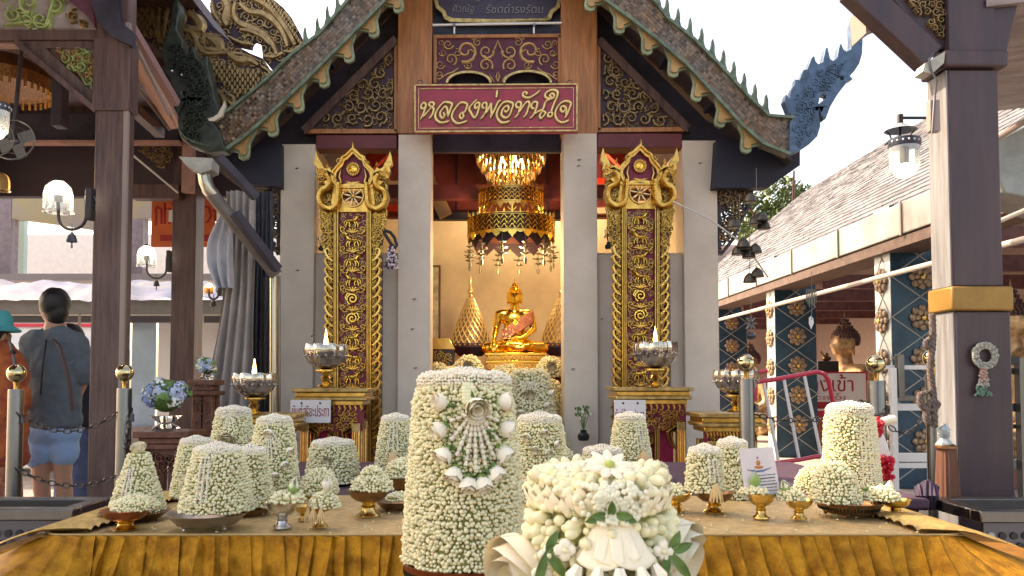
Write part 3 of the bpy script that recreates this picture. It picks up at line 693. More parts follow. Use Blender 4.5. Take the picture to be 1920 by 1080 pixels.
    mb = MB(); mb.ppx([(cx - 38, 352 + dy), (cx - 24, 346 + dy), (cx, 340 + dy), (cx + 24, 346 + dy), (cx + 38, 352 + dy), (cx + 42, 380 + dy), (cx + 36, 398 + dy), (cx - 36, 398 + dy), (cx - 42, 380 + dy)], Y - .01, .04, gold, holes=[ring]); mb.build('shield', t, bevel=.004)
    mb = MB(); fw = plane_fn(Y - .01)
    mb.strip(ring + [ring[0]], 3.4, .02, brass, fw)
    for k in range(8): a = k * PI / 4 + .2; mb.strip([(cx + 4 * math.cos(a), hy + 4 * math.sin(a)), (cx + 11 * math.cos(a), hy + 11 * math.sin(a)), (cx + 19 * math.cos(a), hy + 19 * math.sin(a))], [2, 4, 2], .016, M('pale_gold', (.85, .7, .4), .3, .8), fw)
    qq = W(cx, hy, Y - .015); mb.ball(qq, (.02, .02, .02), brass, 10, 6); mb.build('dharma_wheel', t)
    # two serpents with crested heads, flanking
    for s_ in (-1, 1):
        f = lambda x, y: (cx + s_ * x, 397 + dy + y)
        body = smooth_pl([f(26, -52), f(27, -30), f(30, -12), f(42, -4), f(56, -10), f(62, -24), f(58, -38), f(48, -44), f(42, -54), f(48, -68)], 5); n = len(body)
        mb = MB(); mb.strip(body, [11 + 3 * math.sin(i / n * 3) for i in range(n)], .06, gold, plane_fn(Y - .02)); 
        for i in range(0, n, 1): mb.strip([(body[i][0] - 4, body[i][1]), (body[i][0] + 4, body[i][1] + 1)], 1.3, .012, gold_bright, plane_fn(Y - .075))
        mb.ppx([f(44, -62), f(38, -72), f(46, -76), f(50, -70), f(60, -64), f(68, -62), f(64, -70), f(70, -76), f(68, -84), f(74, -90), f(72, -104), f(69, -114), f(66, -104), f(62, -96), f(58, -90), f(56, -84), f(50, -80), f(44, -84), f(36, -66), f(38, -56), f(50, -50), f(56, -56)], Y - .05, .06, gold)
        mb.build('serpent', t, bevel=.004)
        mb = MB(); carve(mb, [f(40, 0), f(66, -20), f(64, 20), f(58, 60), f(50, 90), f(36, 90)], 7.5, .03, gold, plane_fn(Y + .005), seed + s_); carve(mb, [f(50, -60), f(46, -76), f(66, -86), f(70, -64), f(62, -50)], 6, .02, gold, plane_fn(Y - .05), seed)
        mb.ppx([f(36, 0), f(62, -6), f(60, 30), f(52, 85), f(36, 85)], Y + .012, .02, dull_gold)
        mb.build('foliage_relief', t, kind='stuff')
yantra(662, 'gilded zodiac panel on crimson ground with a sun medallion in its arch', 3, False)
yantra(1200, 'gilded zodiac panel on crimson ground with a round flower medallion in its arch', 8, True)

# ---------------- seated statues
def statue(px, py_top, py_bot, Y, name, label, m, yaw=0., robe=None, robe_label='robe', vox=.012, loc_z=None, hairm=None, top_open=False):
    a, b = W(px, py_top, Y), W(px, py_bot, Y); Hh = a.z - b.z; u = Hh / 1.0      # unit: whole seated height = 1
    t = thing(name, label, 'statue', (b.x, Y, b.z))
    R = Matrix.Rotation(yaw, 3, 'Z'); O = Vector((b.x, Y, b.z))
    P = lambda x, y, z: O + R @ (Vector((x, y, z)) * u)
    mb = MB(); c = lambda p, q, r0, r1, sq=1: mb.capsule(P(*p), P(*q), r0 * u, r1 * u, m, 12, sq)
    R4 = R
    el = lambda p, r: mb.ball(P(*p), tuple(k * u for k in r), m, 16, 10, T=R4)
    el((0, .02, .16), (.20, .13, .12)); el((0, .02, .34), (.145, .10, .15)); el((0, .01, .47), (.185, .095, .12)); c((-.17, .01, .53), (.17, .01, .53), .06, .06)
    c((0, .0, .55), (0, -.01, .66), .062, .058)                    # neck
    el((0, -.015, .735), (.082, .088, .105)); el((0, .005, .79), (.09, .095, .075))
    c((0, 0, .84), (0, 0, .93), .05, .016); c((0, 0, .92), (0, 0, .985), .018, .006)
    for s_ in (-1, 1):
        c((s_ * .205, .02, .52), (s_ * .245, .03, .33), .06, .048)          # upper arm
        el((s_ * .09, 0, .735), (.016, .03, .055)); c((s_ * .09, .01, .70), (s_ * .092, .01, .655), .016, .012)
        c((s_ * .1, .0, .1), (s_ * .36, -.13, .075), .105, .075)          # thigh to knee
        c((s_ * .36, -.13, .075), (-s_ * .10, -.24, .07 + .03 * (s_ > 0)), .072, .045)    # shin crossing
        c((-s_ * .1, -.24, .08 + .03 * (s_ > 0)), (-s_ * .19, -.23, .10), .045, .03)
    c((.245, .03, .33), (.10, -.17, .20), .048, .034); c((.10, -.17, .20), (-.05, -.2, .19), .036, .022)        # hand in the lap
    c((-.245, .03, .33), (-.27, -.16, .19), .048, .034); c((-.27, -.16, .19), (-.27, -.22, .10), .034, .024)
    for k in range(4): c((-.30 + k * .018, -.215, .12), (-.30 + k * .018, -.235, .03), .011, .008); c((-.03, -.21, .185 + k * .004), (-.10, -.2 - .012 * k, .185), .011, .008)
    # face
    c((0, -.098, .76), (0, -.112, .722), .009, .016); el((0, -.094, .695), (.03, .014, .009)); el((0, -.086, .668), (.03, .02, .018))
    for s_ in (-1, 1): el((s_ * .033, -.088, .75), (.022, .01, .009)); c((s_ * .012, -.094, .772), (s_ * .055, -.08, .772), .006, .005)
    fused(mb, 'body', t, vox * u / .8, 3)
    mb = MB(); rr = hairm or m                                      # rows of hair curls
    for j in range(7):
        ph = .12 + (j - 3) * .2 if j < 3 else .12 + (j - 3) * .27; rad = .093 * math.cos(ph * .95); n = max(6, int(2 * PI * rad / .021))
        for k in range(n):
            aa = 2 * PI * k / n; x, y = rad * math.cos(aa), rad * math.sin(aa) * 1.05
            z = .775 + .085 * math.sin(ph)
            if (y < -.03 and z < .797 + abs(x) * -.25) or (j < 3 and y < .015): continue
            mb.ball(P(x, y + .004, z), .0125 * u, rr, 6, 4)
    for j in range(3):
        for k in range(8): aa = k * PI / 4; mb.ball(P((.05 - j * .013) * math.cos(aa), (.05 - j * .013) * math.sin(aa), .865 + j * .026), .012 * u, rr, 6, 4)
    mb.build('hair_curls', t, kind='stuff')
    if robe:
        mb = MB()                                                   # sash from left shoulder, a shell just off the chest
        vs = []; fs = []; nu, nv = 12, 10
        for i in range(nu):
            tt = i / (nu - 1)
            for j in range(nv):
                q = j / (nv - 1)
                x = .24 - .40 * tt + (q - .5) * .02; z0_, z1_ = (.60 - .26 * tt, .44 - .26 * tt)
                x += -.10 * (1 - q) * 0
                z = z0_ + (z1_ - z0_) * q - .03
                z = max(z, .2)
                y = .01 - .115 * math.sqrt(max(.02, 1 - (x / .255) ** 2)) - .012 + .004 * math.sin(tt * 25 + q * 9)
                vs.append(P(x, y, z))
        for i in range(nu - 1):
            for j in range(nv - 1): a_ = i * nv + j; fs.append((a_, a_ + 1, a_ + nv + 1, a_ + nv))
        mb.add(vs, fs, robe); o = mb.build('sash', t, smooth=80); so = o.modifiers.new('s', 'SOLIDIFY'); so.thickness = .012 * u
        mb = MB(); random.seed(4)
        for _ in range(90):
            tt, q = random.random(), random.random(); x = .24 - .40 * tt; z = max(.2, .57 - .26 * tt - .16 * q)
            y = .01 - .115 * math.sqrt(max(.02, 1 - (x / .255) ** 2)) - .02; mb.ball(P(x, y, z), random.uniform(.005, .011) * u, M('sash_beads', (.5, .25, .15), .3, .6, rnd=.5), 6, 4)
        for k in range(8): a_ = k * PI / 4; mb.ball(P(.01 + .026 * math.cos(a_), -.125, .40 + .026 * math.sin(a_)), (.014 * u, .01 * u, .014 * u), gold_bright, 8, 5)
        mb.ball(P(.01, -.13, .40), .018 * u, gold_bright, 10, 6)
        mb.build('bead_work', o, kind='stuff')
    return t
statue(965, 521, 664, 7.4, 'buddha_statue', 'gleaming golden seated Buddha with a beaded rose sash under the chandelier', gold_bright, 0, M('rose_sash', (.42, .17, .13), .6, .2, var=.3, scale=60), vox=.010)
Yb = 7.4
ped = thing('statue_pedestal', 'gold lotus pedestal under the central golden statue', 'pedestal', W(965, 693, Yb))
for y0, y1, w_, m, f in ((662, 668, 56, gold_bright, 0), (668, 676, 50, gold, 1), (676, 682, 55, gold_bright, 0), (682, 693, 51, gold, 1)):
    mb = MB(); a, b = W(965 - w_, y1, Yb), W(965 + w_, y0, Yb); mb.box((a.x, Yb - .2, a.z), (b.x, Yb + .2, b.z - .001), m)
    if f:
        fn = plane_fn(Yb - .2)
        for k in range(14): x = 965 - w_ + (k + .5) * w_ / 7; mb.strip([(x - 3, y1 - 1), (x, y0 + 1), (x + 3, y1 - 1)], [2, 2.6, 2], .012, gold_bright, fn)
    mb.build('tier', ped, bevel=.006)
alt = thing('altar_table', 'red altar table carrying the golden statue and stacked garlands', 'altar', (W(965, 700, 7.2).x, 7.2, 0))
a, b = W(812, 720, 7.0), W(1060, 694, 7.0)
mb = MB(); mb.box((a.x - .3, 6.95, b.z - .05), (b.x + .4, 8.2, W(0, 694, 7.4).z - .002), M('altar_red', (.3, .03, .02), .4, var=.2)); mb.build('table_top', alt, bevel=.004)
mb = MB(); mb.box((a.x - .25, 7.0, 0), (b.x + .35, 8.1, b.z - .052), red_wood); mb.build('front_panel', alt)

# ---------------- conical lattice covers
def cone_lamp(px, label):
    Y = 7.6; q = lambda y: W(px, y, Y).z
    t = thing('conical_cover', label, 'ornament', (W(px, 0, Y).x, Y, q(668)))
    mb = MB(); prof = [(S(r, Y), q(y)) for r, y in ((36, 645), (35.5, 640), (30, 620), (24, 602), (16, 584), (9, 568), (5, 559))]
    cx = (W(px, 0, Y).x, Y, 0)
    mb.lathe(prof, cx, M('lattice_dark', (.24, .17, .10), .5, .3), 24); mb.build('inner_cone', t)
    mb = MB()
    def rad(z):
        for (r0, z0), (r1, z1) in zip(prof, prof[1:]):
            if z0 <= z <= z1: return r0 + (r1 - r0) * (z - z0) / (z1 - z0)
        return prof[-1][0]
    for k in range(20):
        for s_ in (-1, 1):
            pts = []
            for i in range(15):
                z = prof[0][1] + (prof[-1][1] - prof[0][1]) * i / 14; a = k * PI / 10 + s_ * i * .11; r = rad(z) + .006
                pts.append((cx[0] + r * math.cos(a), Y + r * math.sin(a), z))
            mb.tube(pts, .006, M('pale_gold', (.85, .7, .4), .3, .8), 5, caps=False)
    mb.build('lattice', t, kind='stuff')
    mb = MB(); mb.lathe([(S(r, Y), q(y)) for r, y in ((5, 562), (3, 558), (4.5, 556), (3, 553), (5.5, 549), (5.5, 544), (2.6, 540), (2, 528), (2.4, 526), (1, 517))], cx, M('pale_gold', (.85, .7, .4), .3, .8), 12); mb.build('spire', t)
    mb = MB(); mb.lathe([(S(r, Y), q(y)) for r, y in ((22, 668), (34, 655), (37, 652), (37, 645))], cx, dark_wood, 24)
    for k in range(24): a = k * PI / 12; mb.ball((cx[0] + S(37, Y) * math.cos(a), Y + S(37, Y) * math.sin(a), q(648)), .013, brass, 6, 4)
    mb.build('base_ring', t)
    return t
cone_lamp(883, 'conical gold lattice cover with a spire, left of the golden statue')
cone_lamp(1050, 'conical gold lattice cover half hidden by the column, right of the golden statue')
# small gilt chest and picture frame at the left
Yc = 7.1; t = thing('offering_chest', 'small black and gold lacquer chest beside the left inner column', 'chest', W(830, 692, Yc))
mb = MB(); px_box(mb, 806, 851, 655, 690, Yc, .25, M('black_lacquer', (.02, .02, .03), .25)); bo = mb.build('body', t, bevel=.005)
mb = MB(); carve(mb, [(808, 658), (849, 658), (849, 688), (808, 688)], 6, .008, brass, plane_fn(Yc), 2); mb.build('inlay', bo, kind='stuff')
mb = MB(); mb.ppx([(804, 655), (853, 655), (843, 634), (812, 634)], Yc, .25, brass); mb.build('lid', t, bevel=.004)
t = thing('picture_frame', 'tall narrow picture in a brown frame on the cream wall', 'picture', W(817, 645, 8.2))
mb = MB(); px_box(mb, 800, 826, 497, 640, 8.25, .03, M('frame_brown', (.16, .08, .03), .4)); mb.build('frame', t)
mb = MB(); px_box(mb, 803, 822, 501, 636, 8.24, .012, M('picture_sheet', (.5, .5, .38), .35, var=.35, scale=9)); mb.build('picture', t)

# ---------------- chandelier
Yc = 6.75; cxp = 958; t = thing('chandelier', 'lit crystal chandelier over two pierced gold crown rings with hanging star flowers', 'chandelier', W(cxp, 250, Yc))
c0 = W(cxp, 300, Yc); X0 = c0.x; zz = lambda y: W(cxp, y, Yc).z
mb = MB(); mb.tube([(X0, Yc, zz(345)), (X0, Yc, 4.0)], .012, brass); mb.build('stem', t)
crys = M('amber_crystal', (.80, .55, .25), .08, .6, trans=.3, ior=1.5, rnd=.4)
dcrys = M('smoked_crystal', (.09, .08, .06), .15, .5, rnd=.5)
def crystal_mesh(nm, L, r, m):
    mb = MB(); mb.lathe([(.001, 0), (r, -L * .25), (r * .8, -L * .6), (.001, -L)], (0, 0, 0), m, 6, caps=False); return mb.mesh(nm, smooth=0)
def tri_mesh(nm, L, r, m):
    mb = MB(); mb.add([(-r, 0, 0), (r, 0, 0), (0, 0, -L), (0, -.012, -L * .25), (0, .012, -L * .25)], [(0, 3, 1), (1, 3, 2), (2, 3, 0), (0, 1, 4), (1, 2, 4), (2, 0, 4)], m); return mb.mesh(nm, smooth=0)
cm = crystal_mesh('crystal', .11, .017, crys); tm_ = tri_mesh('crystal_plate', .09, .034, dcrys); tb = tri_mesh('crystal_plate_glint', .09, .034, brass)  # brass plates stand in for glints among the dark crystals
for r, y, n, me in ((70, 248, 26, 0), (71, 262, 26, 0), (69, 276, 26, 0), (64, 286, 34, 1), (56, 300, 30, 1), (46, 314, 26, 1), (36, 328, 20, 1), (24, 338, 14, 1)):
    for k in range(n):
        a = 2 * PI * (k + .5 * ((y // 13) % 2)) / n; p = (X0 + S(r, Yc) * math.cos(a), Yc + S(r, Yc) * math.sin(a), zz(y))
        q = Matrix.Rotation(a + PI / 2, 3, 'Z').to_quaternion(); inst(cm if me else random.choice((tm_, tm_, tm_, tb)), 'crystal', t, p, q, 1 if r > 40 else .8)
for r, y in ((69, 256), (62, 292), (36, 326)):
    mb = MB(); mb.tube([(X0 + S(r, Yc) * math.cos(a), Yc + S(r, Yc) * math.sin(a), zz(y)) for a in np.linspace(0, 2 * PI, 33)[:-1]], .006, brass, 6, closed=True); mb.build('ring', t)
for k in range(5):
    a = 2 * PI * k / 5 - 1.2; mb = MB(); mb.ball((X0 + .09 * math.cos(a), Yc + .09 * math.sin(a), zz(308)), (.028, .028, .05), warm_bulb, 10, 8); mb.build('bulb', t)
pl_ = bpy.data.lights.new('bulb_light', 'POINT'); pl_.energy = 13; pl_.color = (1, .76, .46); pl_.shadow_soft_size = .12
plo = bpy.data.objects.new('bulb_light', pl_); C.objects.link(plo); plo.location = (X0, Yc - .2, zz(480)); 
pl2 = bpy.data.lights.new('shrine_light', 'POINT'); pl2.energy = 22; pl2.color = (1, .80, .55); pl2.shadow_soft_size = .15
plo = bpy.data.objects.new('shrine_light', pl2); C.objects.link(plo); plo.location = (X0 + .35, 7.5, 3.0)
def crown(yt, yb, r, name_, amp, mm):
    R_ = S(r, Yc); n = 18
    def fn(u, v, h): a = u / r; return Vector((X0 + (R_ + h) * math.sin(a), Yc - (R_ + h) * math.cos(a), zz(v)))
    L = 2 * PI * r; mb = MB()
    for k in range(n * 2):
        u = L * k / (n * 2); up_ = 1.5 if k % 4 == 0 else .8
        mb.strip([(u, yt + 1), (u, yt - 5 * up_ * amp), (u, yt - 10 * up_ * amp)], [5, 3.6 if k % 4 else 6, .6], .008, mm, fn)
        if k % 4 == 0:
            for s_ in (-1, 1): mb.strip([(u, yt - 2), (u + s_ * 5, yt - 6), (u + s_ * 8, yt - 10)], [2, 3, .6], .006, mm, fn)
        d = 1 if k % 2 == 0 else .35
        mb.strip([(u, yb - 3), (u, yb + 5 * d), (u, yb + 11 * d)], [L / n / 2 * 1.5, L / n * .45, .6], .006, mm, fn, flat=True)
        for j in range(3):
            yy = yt + 5 + j * (yb - yt - 6) / 3
            mb.strip([(u - 5, yy + 5), (u, yy - 2), (u + 5, yy + 5)], [2.2, 3, 2.2], .008, mm, fn); mb.strip([(u + 2, yy + 8), (u + 5, yy + 3), (u + 8, yy + 8)], [1.4, 2, 1.4], .006, mm, fn)
    for yy in (yt, yt + 3, yb - 2): mb.strip([(L * i / 60, yy) for i in range(61)], 2.2, .012, brass, fn)
    mb.build(name_, t, kind='stuff')
    mb = MB(); mb.lathe([(R_ * .97, zz(yb - 1)), (R_ * .97, zz(yt))], (X0, Yc, 0), M('crown_lining', (.10, .03, .02), .5, .3), 40, caps=False); mb.build('crown_lining', t)
crown(362, 390, 60, 'upper_crown', 1, gold); crown(414, 446, 81, 'lower_crown', 1.1, gold_bright)
mb = MB()                                                     # violet scalloped hem inside the lower ring
R_ = S(74, Yc); n = 14; pts = []; vs = []; fs = []
for k in range(n * 4 + 1): a = 2 * PI * k / (n * 4); d = abs((k % 4) - 2) / 2; vs += [(X0 + R_ * math.cos(a), Yc + R_ * math.sin(a), zz(445)), (X0 + R_ * math.cos(a), Yc + R_ * math.sin(a), zz(456 + 15 * d))]
fs = [(2 * i, 2 * i + 1, 2 * i + 3, 2 * i + 2) for i in range(n * 4)]; mb.add(vs, fs, M('violet_hem', (.02, .006, .012), .6)); mb.build('hem', t, smooth=0)
smet = M('silver_star', (.16, .15, .11), .45, .6)
mb = MB()
for z_, r in ((-.03, .03), (-.075, .05), (-.12, .04)):
    for k in range(6): a = k * PI / 3 + z_ * 9; mb.beam((0, 0, z_), (r * math.cos(a), r * math.sin(a), z_ + .012), .022, .004, smet); 
mb.lathe([(.008, -.2), (.014, -.17), (.004, -.14), (.012, -.1), (.004, -.05), (.002, .06)], (0, 0, 0), smet, 6)
sm_ = mb.mesh('star_pendant')
for k in range(12): a = 2 * PI * k / 12 + .3; inst(sm_, 'star_pendant', t, (X0 + R_ * 1.08 * math.cos(a), Yc + R_ * 1.08 * math.sin(a), zz(462)))

# ---------------- stands, glass lotus bowls, flames
def bowl(px, yr, yb, Y, rpx, label, m, lit=True):
    z0 = W(px, yb, Y).z; H = W(px, yr, Y).z - z0; R_ = S(rpx, Y); t = thing('lotus_bowl', label, 'oil lamp', (W(px, 0, Y).x, Y, z0)); c = wloc(t)
    mb = MB(); fl = lambda a, q: .90 + .13 * abs(math.sin(4.5 * a)) ** .6; zf = lambda a, q: (-.10 * R_ * (1 - abs(math.sin(4.5 * a)) ** .6)) if .3 < q < .65 else 0
    prof = [(.12, .42), (.5, .46), (.82, .58), (.99, .76), (1.02, .88), (.97, 1), (.93, 1), (.96, .87), (.93, .76), (.76, .61), (.45, .51), (.02, .49)]
    mb.lathe([(r * R_, h * H) for r, h in prof], c, m, 48, rf=fl, zf=zf); mb.build('bowl', t, smooth=60)
    mb = MB(); mb.lathe([(r * R_, h * H) for r, h in ((.4, 0), (.42, .03), (.3, .07), (.14, .1), (.2, .16), (.24, .22), (.15, .28), (.22, .34), (.5, .38), (.5, .41), (.2, .43))], c, silver if m is not smoky else brass, 24); mb.build('foot', t)
    mb = MB()
    for k in range(16): a = k * PI / 8 + .2; q = Vector((1.0 * R_ * math.cos(a), 1.0 * R_ * math.sin(a), .72 * H)); mb.ball(c + q * 1.0, R_ * .05, silver, 6, 4)
    mb.build('studs', t, kind='stuff')
    mb = MB(); mb.lathe([(.01, .50 * H), (R_ * .55, .56 * H), (R_ * .6, .62 * H), (.01, .62 * H)], c, M('wax', (.45, .25, .08), .4, sss=.3), 20); wx = mb.build('wax', t)
    if lit:
        mb = MB(); fr = R_ * .10; mb.lathe([(fr * .4, .92 * H), (fr, .99 * H), (fr * .95, 1.06 * H), (fr * .5, 1.2 * H), (fr * .05, 1.34 * H)], c, flame_m, 10); mb.build('flame', t)
        mb = MB(); mb.tube([c + Vector((0, 0, .6 * H)), c + Vector((0, 0, .93 * H))], .006, white_paint, 6); mb.build('wick', t)
    return t
bowl(617, 645, 727, 4.75, 40, 'smoky lotus glass lamp with a flame on the stand behind the white plate, left panel', smoky)
bowl(1223, 641, 727, 4.75, 41, 'silver grey lotus glass lamp with a small flame, in front of the flower medallion panel', smoky)
bowl(486, 699, 778, 4.35, 41, 'amber lotus glass lamp with a tall flame beside the grey curtain', smoky)
bowl(1370, 693, 773, 4.35, 41, 'unlit silver mirrored lotus glass lamp on the low gold stand near the cloister', smoky, False)
def stand(x0, x1, yt, Y, label, red, low, seed):
    a, b = W(x0, yt, Y), W(x1, yt, Y); zt = a.z; wd = b.x - a.x; xm = (a.x + b.x) / 2; D = wd * .8
    t = thing('offering_stand', label, 'stand', (xm, Y + D / 2, 0)); Yf0 = Y - .02
    mb = MB()
    z = zt
    for k, (h, o) in enumerate(((.025, 0), (.03, .02), (.022, .008), (.03, .035))): mb.box((a.x + o, Y + o - .02, z - h + .001), (b.x - o, Y + D - o, z), gold if k % 2 else old_gold); z -= h
    mb.build('top', t, bevel=.004)
    zl = z; zb = zl - (.16 if not low else .10)
    mb = MB(); fn = lambda u, v, h: Vector((u, Y + .03 - h, v))
    mb.box((a.x + .04, Y + .03, zb), (b.x - .04, Y + .06, zl), crimson)
    n = 12 if not low else 16
    for k in range(n): x = a.x + .05 + (wd - .1) * k / (n - 1); mb.strip([(x, zl), (x + .008, zl - .02), (x, zl - .035)], [.02, .018, .004], .012, gold, fn)
    carve(mb, [(a.x + .05, zb), (b.x - .05, zb), (b.x - .05, zl - .03), (a.x + .05, zl - .03)], .028 if not low else .022, .015, gold, fn, seed)
    mb.strip([(xm - .08, zl - .02), (xm, zl - .09), (xm + .08, zl - .02)], .012, .02, crimson, fn)
    mb.build('apron', t)
    for sx in (0, 1):
        for sy in (0, 1):
            x = a.x + .05 if sx == 0 else b.x - .05 - .05; yy = Y + .01 if sy == 0 else Y + D - .09
            mb = MB(); mb.box((x, yy, 0), (x + .05, yy + .05, zb + .05), old_gold)
            for k in range(4): mb.tube([(x + .006 + k * .0125, yy - .002, .0), (x + .006 + k * .0125, yy - .002, zb)], .006, gold if k % 2 else M('orange_gold', (.7, .28, .08), .35, .8), 6)
            sg = 1 if sx == 0 else -1; xe = x + .05 if sx == 0 else x
            mb.ppx and mb.strip([(xe, zb + .02), (xe + sg * .05, zb - .01), (xe + sg * .03, zb - .08), (xe, zb - .12)], [.05, .045, .03, .01], .02, gold, fn)
            mb.build('leg', t, bevel=.003)
    if red:
        mb = MB()
        for x0_, x1_ in ((a.x + .1, xm - .03), (xm + .05, b.x - .11)): mb.box((x0_, Y + .08, .1), (x1_, Y + .09, zb + .04), M('red_cloth', (.28, .01, .05), .7, var=.2))
        mb.build('cloth', t)
    return t
stand(548, 690, 728, 4.95, 'tall gilded offering stand with crimson cloth below the sun medallion panel', True, False, 1)
stand(1152, 1300, 726, 4.95, 'tall gilded offering stand with crimson cloth, right of the middle bay', True, False, 2)
stand(432, 556, 776, 4.5, 'low gilded stand beside the grey curtain under the amber lamp', False, True, 3)
stand(1310, 1436, 775, 4.5, 'low gilded stand with zigzag carving under the unlit lamp', False, True, 4)
def plate(x0, x1, y0, y1, Y, words, wpx, hpx, label, dx=0):
    t = thing('notice_plate', label, 'sign', W((x0 + x1) / 2, y1, Y)); mb = MB(); px_box(mb, x0, x1, y0, y1, Y, .006, M('white_plate', (.84, .83, .85), .4)); b = mb.build('board', t, bevel=.002)
    text(words, (x0 + x1) / 2 + dx, (y0 + y1) / 2 + 2, Y, wpx, M('red_print', (.35, .008, .02), .5), 'lettering', t, hpx)
    mb = MB()
    for f in (.28, .74): q = W(x0 + (x1 - x0) * f, y0 + 6, Y); mb.ball((q.x, q.y, q.z), (.007, .004, .007), black, 8, 5)
    mb.build('rivet', t)
plate(544, 620, 750, 793, 4.88, 'ยันต์สุริยะประภา', 69, 29, 'white plate lettered in red on the left stand, held by two rivets')
plate(1152, 1211, 750, 800, 4.88, 'ยันต์จันทรประภา', 54, 22, 'white plate lettered in red on the right stand, partly behind a garland', -1)
# =================================================================== TABLES, GARLANDS
ZT, YT, YB = .75, 1.845, 2.50
XA, XB = W(75, 1000, YT).x, W(1815, 1000, YT).x
tb_ = thing('offering_table', 'low offering platform draped in shiny gold cloth with a pleated skirt', 'table', (0, 2.1, .60))
# table top cloth
mb = MB(); nx_, ny_ = 150, 34; vs = []
for j in range(ny_):
    for i in range(nx_):
        x = XA + (XB - XA) * i / (nx_ - 1); y = YT + (YB - YT) * j / (ny_ - 1)
        z = ZT + .0022 * noise.noise(Vector((x * 9, y * 9, 0))) + .001 * noise.noise(Vector((x * 40, y * 40, 3))) - .0035
        vs.append((x, y, z))
mb.add(vs, [(j * nx_ + i, j * nx_ + i + 1, (j + 1) * nx_ + i + 1, (j + 1) * nx_ + i) for j in range(ny_ - 1) for i in range(nx_ - 1)], top_m)
mb.build('table_cloth', tb_, smooth=80)
mb = MB(); mb.box((XA + .02, YT + .02, .62), (XB - .02, YB, ZT - .012), dark_wood); mb.build('platform', tb_)
# pleated skirt: overlapping pleats along left side, front, right side
def pleat_path(path, name, zt, zb, pitch, flare, seed):
    r_ = random.Random(seed); P = [Vector((x, y, 0)) for x, y in path]; pts = []
    for i in range(len(P) - 1):
        L = (P[i + 1] - P[i]).length; n = max(2, int(L / .0026))
        for k in range(n): pts.append((P[i].lerp(P[i + 1], k / n), (P[i + 1] - P[i]).normalized()))
    s_ = 0; nxt = pitch; w0 = 0; vs = []; rows = 9; cur = pitch; amp = .011; lean = 0; prev = None
    tot = len(pts)
    for i, (p, d) in enumerate(pts):
        ds = (p - prev).length if prev is not None else 0; prev = p; w0 += ds
        if w0 > cur: w0 = 0; cur = pitch * r_.uniform(.7, 1.25); amp = r_.uniform(.012, .024); lean = r_.uniform(-.012, .02)
        t_ = w0 / cur; nrm = Vector((d.y, -d.x, 0))
        prof = amp * (t_ ** .8 if t_ < .95 else (1 - t_) / .05)
        for j in range(rows):
            q = j / (rows - 1); z = zt + (zb - zt) * q
            o = prof * (.25 + .75 * q) + (flare + .19 * max(0, min(1, (abs(p.x - (XA + XB) / 2) - (XB - XA) / 2 + .12) / .12))) * q ** 1.2 + .006 * noise.noise(Vector((p.x * 26 + lean * 200, p.y * 26, z * 34 + seed))) + .0022 * noise.noise(Vector((p.x * 90, p.y * 90, z * 60)))
            pos = p + nrm * o + d * (lean * q); vs.append((pos.x, pos.y, z + (.0 if j else .0015 * math.sin(t_ * 6.28))))
    n = len(pts); mb = MB(); mb.add(vs, [(i * rows + j, i * rows + j + 1, (i + 1) * rows + j + 1, (i + 1) * rows + j) for i in range(n - 1) for j in range(rows - 1)], skirt_m)
    return mb.build(name, tb_, smooth=50)
def rnd_corner(c, r, a0, a1, n=10): return [(c[0] + r * math.cos(a0 + (a1 - a0) * i / n), c[1] + r * math.sin(a0 + (a1 - a0) * i / n)) for i in range(n + 1)]
rc = .05
path = [(XA, YB)] + rnd_corner((XA + rc, YT + rc), rc, PI, 1.5 * PI) + rnd_corner((XB - rc, YT + rc), rc, 1.5 * PI, 2 * PI) + [(XB, YB)]
pleat_path(path, 'pleated_skirt', ZT - .002, .658, .038, .03, 5)
mb = MB(); n = len(path); mb.tube([(x, y, ZT - .001) for x, y in path], .0035, M('skirt_hem', (.45, .30, .12), .5, .3, bump=.5), 6); mb.tube([(x + (x - .02) * 0, y - .037, .658) for x, y in path[3:-3]], .004, M('red_hem', (.30, .08, .02), .5), 6); mb.build('hem_cord', tb_)
Ms = []
for k in range(170):
    x, y = random.uniform(XA + .05, XB - .05), random.uniform(YT + .01, YT + .5); Ms.append(frame_mat(Vector((x, y, ZT + .0015)), Vector((random.gauss(0, 1), random.gauss(0, 1), .2)), (.0035, .0035, .005) if k % 3 else (.006, .002, .003)))
FALLEN = Ms
# gathered ruffles lying along both short sides
for s_, xe in ((-1, XA), (1, XB)):
    vs = []; na, nb = 120, 10
    for i in range(na):
        y = YT + .01 + (YB - YT) * i / (na - 1)
        for j in range(nb):
            q = j / (nb - 1); x = xe + s_ * (-.10 + .21 * q); k = y * 62 + 2.4 * noise.noise(Vector((y * 9, s_, 0)))
            z = ZT + .004 + .010 * abs(math.sin(k + q * 1.5)) * (1 - (2 * q - .7) ** 2 * .35) - .07 * max(0, q - .48) ** 1.2
            vs.append((x, y + .03 * q * s_ * 0 - .02 * q, z))
    mb = MB(); mb.add(vs, [(i * nb + j, i * nb + j + 1, (i + 1) * nb + j + 1, (i + 1) * nb + j) for i in range(na - 1) for j in range(nb - 1)], M('ruffle_cloth', (.60, .40, .14), .38, .45, var=.3, scale=50, bump=.8, bscale=400)); mb.build('ruffle', tb_, smooth=60)
lt_ = thing('lower_table', 'lower cloth covered table in front carrying the two big garlands', 'table', (0, 1.2, 0))
mb = MB(); mb.box((-1.35, .45, .63), (1.45, 2.52, .648), M('orange_cloth', (.25, .11, .02), .55, .2, var=.3, scale=30, bump=.6, bscale=300)); mb.build('table_top', lt_, bevel=.004)
for x in (-1.3, 1.35):
    for y in (.5, 2.4): mb = MB(); mb.box((x, y, 0), (x + .06, y + .06, .629), dark_wood); mb.build('leg', lt_)
